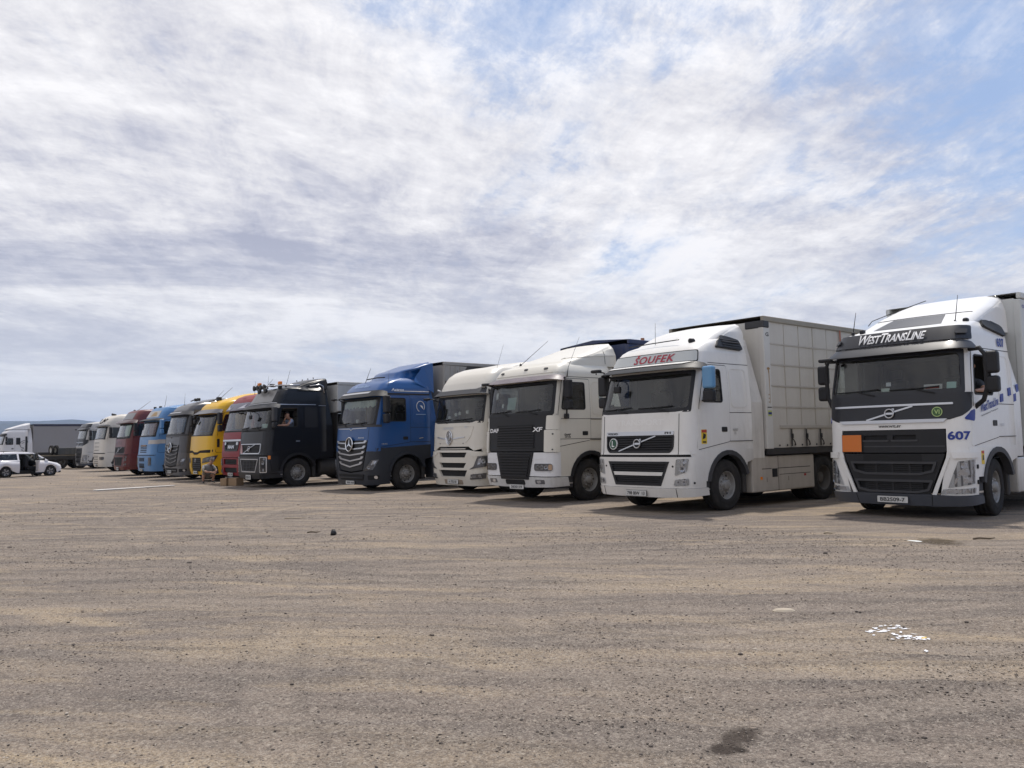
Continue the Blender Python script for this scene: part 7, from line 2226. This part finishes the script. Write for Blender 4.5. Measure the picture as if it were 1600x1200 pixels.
def vnoise(x, y, scale, seed):
    g = np.random.default_rng(seed).random((256, 256))
    u, v = x * scale, y * scale
    i, j = np.floor(u).astype(int), np.floor(v).astype(int)
    f, h = u - i, v - j
    f, h = f * f * (3 - 2 * f), h * h * (3 - 2 * h)
    i0, j0, i1, j1 = i % 256, j % 256, (i + 1) % 256, (j + 1) % 256
    return (g[i0, j0] * (1 - f) + g[i1, j0] * f) * (1 - h) + (g[i0, j1] * (1 - f) + g[i1, j1] * f) * h


# wheel tracks: (centre x, y, radius, from deg, to deg, half gauge) circular sweeps and long near-straight lines
TRACKS = []
_tr = random.Random(12)
for k in range(8):                                    # trucks pulling out of the row and turning along the yard
    x0 = -24 + 3.3 * k + _tr.uniform(-0.8, 0.8)
    Rr = _tr.uniform(7.0, 12.5)
    sg = 1 if _tr.random() < 0.5 else -1
    TRACKS.append((x0 + sg * Rr, 12.6 + _tr.uniform(0, 1.5), Rr, 1.0))
for k in range(26):                                    # passing lines, only slightly bent
    ang = R(_tr.uniform(28, 66))
    Rr = _tr.uniform(40, 160) * (1 if _tr.random() < 0.5 else -1)
    px, py = _tr.uniform(-16, 2), _tr.uniform(3.0, 10.5)
    TRACKS.append((px - math.sin(ang) * Rr, py + math.cos(ang) * Rr, abs(Rr), 1.0))


def tracks(x, y):
    """(depth, edge) of the wheel tracks at each point"""
    dep = np.zeros_like(x); edg = np.zeros_like(x)
    for i, (cx, cy, Rr, g) in enumerate(TRACKS):
        d = np.hypot(x - cx, y - cy) - Rr
        along = np.arctan2(y - cy, x - cx) * Rr
        fadev = np.clip(vnoise(along, along * 0 + i * 3.7, 0.22, 50 + i) * 2.2 - 0.65, 0, 1)
        wob = 0.05 * (vnoise(along, along * 0, 0.7, 80 + i) - 0.5)
        for s in (-g, g):
            t = np.abs(d - s + wob)
            dep = np.maximum(dep, fadev * np.clip((0.17 - t) / 0.05, 0, 1) * (0.75 + 0.25 * np.sin(along * 26)))
            edg = np.maximum(edg, fadev * np.exp(-((t - 0.20) / 0.045) ** 2))
    return dep, edg


def height(x, y):
    z = (vnoise(x, y, 0.35, 1) - 0.5) * 0.034 + (vnoise(x, y, 1.3, 2) - 0.5) * 0.018 + (vnoise(x, y, 4.0, 3) - 0.5) * 0.012 + (vnoise(x, y, 9.0, 4) - 0.5) * 0.010
    dep, edg = tracks(x, y)
    z = z - 0.012 * dep + 0.012 * edg
    # flatter where the vehicles stand
    fade = np.clip((12.2 - y) / 2.0, 0.0, 1.0) * np.clip((x + 34) / 8.0, 0, 1) * np.clip((14 - x) / 6.0, 0, 1)
    return z * fade - 0.004 * fade


STAINS = ((-2.46, 3.44, 0.06, 0.05, R(20), (0.03, 0.024, 0.02), 0.9), (-2.50, 3.37, 0.11, 0.09, R(80), (0.040, 0.031, 0.026), 0.85), (-2.55, 3.60, 0.24, 0.10, R(100), (0.048, 0.037, 0.030), 0.80), (-5.0, 11.70, 0.34, 0.46, R(41), (0.085, 0.066, 0.045), 0.90))


def ground():
    def axis(lo, hi, step, far):
        a = list(np.arange(lo, hi, step))
        d, p = step, hi
        while p < far:
            a.append(p); d *= 1.32; p += d
        d, p = step * 1.32, lo - step * 1.32
        while p > -far:
            a.insert(0, p); d *= 1.32; p -= d
        return np.array(a)
    xs = axis(-26.0, 4.0, 0.07, 12000.0)
    ys = axis(1.6, 13.0, 0.07, 12000.0)
    X, Y = np.meshgrid(xs, ys)
    Z = height(X, Y)
    n, m = len(xs), len(ys)
    co = np.stack([X.ravel(), Y.ravel(), Z.ravel()], 1).astype(np.float32)
    i, j = np.meshgrid(np.arange(n - 1), np.arange(m - 1))
    a = (j * n + i).ravel()
    q = np.stack([a, a + 1, a + n + 1, a + n], 1).astype(np.int32)
    me = bpy.data.meshes.new('ground')
    me.vertices.add(len(co)); me.vertices.foreach_set('co', co.ravel())
    me.loops.add(q.size); me.loops.foreach_set('vertex_index', q.ravel())
    me.polygons.add(len(q))
    me.polygons.foreach_set('loop_start', np.arange(0, q.size, 4, dtype=np.int32))
    me.polygons.foreach_set('loop_total', np.full(len(q), 4, dtype=np.int32))
    me.polygons.foreach_set('use_smooth', np.ones(len(q), dtype=bool))
    me.update(calc_edges=True)
    dep, edg = tracks(X, Y)
    near = np.clip((13.5 - Y) / 1.5, 0, 1) * np.clip((X + 40) / 14.0, 0, 1) * np.clip((8 - X) / 4.0, 0, 1)
    at = me.color_attributes.new('track', 'FLOAT_COLOR', 'POINT')
    at.data.foreach_set('color', np.stack([(dep * near).ravel(), (edg * near).ravel(), 0 * X.ravel(), 0 * X.ravel() + 1], 1).astype(np.float32).ravel())
    mt, nt, b = new_mat('packed dirt')
    trk = nt.nodes.new('ShaderNodeAttribute')
    trk.attribute_name = 'track'
    trs = nt.nodes.new('ShaderNodeSeparateColor')
    nt.links.new(trk.outputs['Color'], trs.inputs[0])
    tcn = nt.nodes.new('ShaderNodeTexCoord')
    o = tcn.outputs['Object']
    big = noise(nt, aniso(nt, o, R(48), 0.16, 0.5, (3, 8, 0)), 1.0, 6, 0.6, 0.5)
    st1 = noise(nt, aniso(nt, o, R(50), 0.30, 2.2, (1, 2, 0)), 1.0, 8, 0.64, 0.6)
    st2 = noise(nt, aniso(nt, o, R(40), 0.26, 1.3, (7, 5, 0)), 1.0, 6, 0.6, 0.8)
    mid = noise(nt, o, 2.4, 8, 0.65, 0.2)
    fine = noise(nt, o, 38.0, 5, 0.7)
    finer = noise(nt, o, 130.0, 3, 0.7)
    vor = nt.nodes.new('ShaderNodeTexVoronoi')
    vor.inputs['Scale'].default_value = 46.0
    nt.links.new(o, vor.inputs['Vector'])
    vor2 = nt.nodes.new('ShaderNodeTexVoronoi')
    vor2.inputs['Scale'].default_value = 115.0
    nt.links.new(o, vor2.inputs['Vector'])
    c = mixc(nt, ramp(nt, big, [(0.42, 0.0), (0.58, 1.0)]), (0.212, 0.174, 0.148), (0.300, 0.243, 0.193))
    c = mixc(nt, ramp(nt, st1, [(0.47, 0.0), (0.60, 0.85)]), c, (0.125, 0.106, 0.096))
    c = mixc(nt, ramp(nt, st2, [(0.50, 0.0), (0.64, 0.85)]), c, (0.45, 0.35, 0.235))
    c = mixc(nt, ramp(nt, mid, [(0.50, 0.0), (0.72, 0.5)]), c, (0.205, 0.178, 0.155))
    c = mixc(nt, math_n(nt, 'MULTIPLY', trs.outputs[0], 0.42), c, (0.39, 0.325, 0.265))
    c = mixc(nt, math_n(nt, 'MULTIPLY', trs.outputs[1], 0.60), c, (0.115, 0.098, 0.086))
    c = mixc(nt, ramp(nt, fine, [(0.36, 0.60), (0.52, 0.0)]), c, (0.13, 0.11, 0.095))
    c = mixc(nt, ramp(nt, fine, [(0.56, 0.0), (0.74, 0.55)]), c, (0.46, 0.40, 0.33))
    c = mixc(nt, ramp(nt, finer, [(0.34, 0.5), (0.5, 0.0)]), c, (0.14, 0.12, 0.10))

    for vv, k in ((vor, 0.30), (vor2, 0.42)):
        sx_ = nt.nodes.new('ShaderNodeSeparateColor')
        nt.links.new(vv.outputs['Color'], sx_.inputs[0])
        c = mixc(nt, math_n(nt, 'MULTIPLY', ramp(nt, sx_.outputs[0], [(0.55, 0.0), (1.0, 1.0)]), k), c, (0.10, 0.085, 0.075))
        c = mixc(nt, math_n(nt, 'MULTIPLY', ramp(nt, sx_.outputs[1], [(0.70, 0.0), (1.0, 1.0)]), k), c, (0.50, 0.44, 0.37))

    def spot(px, py, rx, ry, ang):
        mp = mapping(nt, o, (0, 0, 0), (0, 0, 0), (1, 1, 0))
        sub = nt.nodes.new('ShaderNodeVectorMath'); sub.operation = 'SUBTRACT'
        nt.links.new(mp, sub.inputs[0]); sub.inputs[1].default_value = (px, py, 0)
        rot = mapping(nt, sub.outputs[0], (0, 0, 0), (0, 0, -ang), (1, 1, 1))
        sc_ = mapping(nt, rot, (0, 0, 0), (0, 0, 0), (1 / rx, 1 / ry, 1))
        ln = nt.nodes.new('ShaderNodeVectorMath'); ln.operation = 'LENGTH'
        nt.links.new(sc_, ln.inputs[0])
        d = math_n(nt, 'ADD', ln.outputs['Value'], math_n(nt, 'MULTIPLY', math_n(nt, 'SUBTRACT', noise(nt, o, 7.0, 6, 0.7, 0.5), 0.5), 1.7))
        return ramp(nt, d, [(0.45, 1.0), (1.05, 0.0)])
    # oil spill and damp patch
    for (px, py, rx, ry, an, colr, k) in STAINS:
        c = mixc(nt, math_n(nt, 'MULTIPLY', spot(px, py, rx, ry, an), k), c, colr)
    nt.links.new(c, b.inputs['Base Color'])
    b.inputs['Roughness'].default_value = 0.95
    b.inputs['Specular IOR Level'].default_value = 0.15
    h = math_n(nt, 'ADD', math_n(nt, 'MULTIPLY', fine, 0.018), math_n(nt, 'MULTIPLY', mid, 0.03))
    h = math_n(nt, 'ADD', h, math_n(nt, 'MULTIPLY', finer, 0.004))
    h = math_n(nt, 'ADD', h, math_n(nt, 'MULTIPLY', ramp(nt, vor.outputs[0], [(0.0, 1.0), (0.45, 0.0)]), 0.012))
    h = math_n(nt, 'ADD', h, math_n(nt, 'MULTIPLY', ramp(nt, vor2.outputs[0], [(0.0, 1.0), (0.45, 0.0)]), 0.004))
    h = math_n(nt, 'ADD', h, math_n(nt, 'MULTIPLY', st1, 0.02))
    bp = nt.nodes.new('ShaderNodeBump')
    bp.inputs['Strength'].default_value = 0.9
    bp.inputs['Distance'].default_value = 1.0
    nt.links.new(h, bp.inputs['Height'])
    nt.links.new(bp.outputs[0], b.inputs['Normal'])
    me.materials.append(mt)
    g = bpy.data.objects.new('ground', me)
    COL.objects.link(g)
    tag(g, 'packed brown dirt yard with gravel and wheel tracks', None, None, 'structure')


def gravel():
    """loose stones on the dirt: far too many to count"""
    base = np.array([(1, 0, 0), (-1, 0, 0), (0, 1, 0), (0, -1, 0), (0, 0, 1), (0, 0, -0.6), (0.62, 0.62, 0.5), (-0.62, 0.62, 0.45), (0.62, -0.62, 0.4), (-0.62, -0.62, 0.5)], float)
    tri = [(4, 6, 7), (4, 7, 9), (4, 9, 8), (4, 8, 6), (0, 6, 8), (0, 2, 6), (2, 7, 6), (2, 1, 7), (1, 9, 7), (1, 3, 9), (3, 8, 9), (3, 0, 8), (5, 2, 0), (5, 0, 3), (5, 3, 1), (5, 1, 2)]
    tri = np.array(tri)
    pts, siz = [], []
    r = RNG
    fw, rt = np.array([-math.cos(HEAD), math.sin(HEAD)]), np.array([math.sin(HEAD), math.cos(HEAD)])

    def zone(n, d0, d1, s0, s1, p):
        u = r.random(n)
        d = np.sqrt(d0 ** 2 + u * (d1 ** 2 - d0 ** 2))
        a = r.uniform(-0.78, 0.78, n)
        xy = d[:, None] * fw + (d * a)[:, None] * rt
        clump = vnoise(xy[:, 0], xy[:, 1], 0.55, 21) * 0.6 + vnoise(xy[:, 0], xy[:, 1], 1.9, 22) * 0.4
        keep = r.random(n) < np.clip((clump - 0.28) * 2.4, 0.22, 1)
        keep &= ~((xy[:, 1] > 11.6))
        xy = xy[keep]
        s = s0 * (s1 / s0) ** (r.random(len(xy)) ** p)
        pts.append(xy); siz.append(s)
    zone(60000, 2.9, 7.0, 0.0022, 0.010, 2.2)
    zone(1500, 2.9, 8.0, 0.006, 0.020, 2.8)
    zone(42000, 7.0, 14.0, 0.004, 0.013, 2.2)
    zone(20000, 12.0, 26.0, 0.006, 0.020, 2.4)
    zone(700, 6.0, 26.0, 0.014, 0.036, 3.0)
    zone(3500, 24.0, 48.0, 0.010, 0.030, 2.4)
    P = np.concatenate(pts); S = np.concatenate(siz)
    n = len(P)
    Z = height(P[:, 0], P[:, 1])
    sc3 = S[:, None] * r.uniform(0.55, 1.25, (n, 3)) * np.array([1.0, 1.0, 0.62])
    an = r.uniform(0, 2 * PI, n)
    v = base[None] * (1 + r.uniform(-0.2, 0.2, (n, 10, 1))) * sc3[:, None, :]
    x = v[..., 0] * np.cos(an)[:, None] - v[..., 1] * np.sin(an)[:, None] + P[:, 0][:, None]
    y = v[..., 0] * np.sin(an)[:, None] + v[..., 1] * np.cos(an)[:, None] + P[:, 1][:, None]
    z = v[..., 2] + (Z + S * 0.12)[:, None]
    co = np.stack([x, y, z], -1).reshape(-1, 3).astype(np.float32)
    f = (tri[None] + (np.arange(n) * 10)[:, None, None]).reshape(-1, 3).astype(np.int32)
    me = bpy.data.meshes.new('gravel')
    me.vertices.add(len(co)); me.vertices.foreach_set('co', co.ravel())
    me.loops.add(f.size); me.loops.foreach_set('vertex_index', f.ravel())
    me.polygons.add(len(f))
    me.polygons.foreach_set('loop_start', np.arange(0, f.size, 3, dtype=np.int32))
    me.polygons.foreach_set('loop_total', np.full(len(f), 3, dtype=np.int32))
    me.update(calc_edges=True)
    t = r.random(n)
    dark = np.array([0.115, 0.098, 0.086]); mid_ = np.array([0.235, 0.195, 0.16]); lite = np.array([0.40, 0.35, 0.29])
    c = np.where(t[:, None] < 0.35, dark, np.where(t[:, None] < 0.86, mid_, lite)) * r.uniform(0.75, 1.25, (n, 1))
    at = me.color_attributes.new('tone', 'FLOAT_COLOR', 'POINT')
    at.data.foreach_set('color', np.repeat(np.concatenate([c, np.ones((n, 1))], 1), 10, 0).astype(np.float32).ravel())
    mt, nt, b = new_mat('loose stones')
    a = nt.nodes.new('ShaderNodeAttribute')
    a.attribute_name = 'tone'
    nt.links.new(a.outputs['Color'], b.inputs['Base Color'])
    b.inputs['Roughness'].default_value = 0.9
    b.inputs['Specular IOR Level'].default_value = 0.2
    me.materials.append(mt)
    o = bpy.data.objects.new('gravel', me)
    COL.objects.link(o)
    tag(o, 'loose gravel and small stones strewn over the dirt', 'gravel', None, 'stuff')


def hills():
    mt, nt, b = new_mat('far hill slopes')
    tcn = nt.nodes.new('ShaderNodeTexCoord')
    nz = noise(nt, tcn.outputs['Object'], 0.003, 8, 0.6)
    nt.links.new(mixc(nt, nz, (0.030, 0.040, 0.042), (0.065, 0.070, 0.065)), b.inputs['Base Color'])
    b.inputs['Roughness'].default_value = 1.0
    for k, (d, h0, seed) in enumerate(((6300, 165, 31), (7900, 290, 37))):
        V, F = [], []
        az = np.linspace(R(100), R(220), 240)
        prof = np.zeros(240)
        t = np.arange(240.0)
        for s, a in ((0.035, 0.5), (0.09, 0.28), (0.22, 0.14), (0.5, 0.08)):
            prof += a * vnoise(t, t * 0 + seed, s, seed)
        # crest nearest the gap at the left of the row
        prof = h0 * (0.55 + 0.75 * prof)
        rows = [(-900, 0.0), (-500, 0.35), (-200, 0.75), (0, 1.0), (300, 0.7), (800, 0.0)]
        for dd, f in rows:
            for i, a in enumerate(az):
                wob = 60 * (vnoise(np.array([i * 0.3]), np.array([dd * 0.01]), 1.0, seed + 1)[0] - 0.5)
                V.append(((d + dd) * math.cos(a), (d + dd) * math.sin(a), max(-2.0, prof[i] * f + (wob if 0 < f < 1 else 0) - 2 * (f == 0))))
        n = len(az)
        for j in range(len(rows) - 1):
            for i in range(n - 1):
                F.append((j * n + i, j * n + i + 1, (j + 1) * n + i + 1, (j + 1) * n + i))
        o = mesh('hills', V, F, mt, None, True)
        tag(o, ['low blue foothills on the horizon', 'higher blue mountain ridge behind the foothills'][k], None, None, 'structure')


def haze():
    m = bpy.data.materials.new('hazy air')
    m.use_nodes = True
    nt = m.node_tree
    nt.nodes.clear()
    out = nt.nodes.new('ShaderNodeOutputMaterial')
    v = nt.nodes.new('ShaderNodeVolumePrincipled')
    v.inputs['Color'].default_value = (0.52, 0.68, 0.97, 1)
    v.inputs['Density'].default_value = 0.85e-4
    v.inputs['Anisotropy'].default_value = 0.0
    nt.links.new(v.outputs[0], out.inputs['Volume'])
    bm = bmesh.new()
    r = bmesh.ops.create_cube(bm, size=1.0)
    for w in r['verts']:
        w.co = (w.co.x * 25000, w.co.y * 25000, -3.0 + (w.co.z + 0.5) * 400)
    o = from_bm('haze', bm, m)
    tag(o, 'thin hazy air over the yard and the far hills', 'haze', None, 'stuff')


# ------------------------------------------------------------------ build
ground()
hills()
for fn_ in (truck_a, truck_b, truck_c, truck_d, truck_e, truck_f, truck_g, truck_h, truck_i, truck_j, truck_k, truck_l, truck_m):
    fn_()
trailers()
truck_n()
low_loader()
car()
people()
litter()
gravel()
haze()
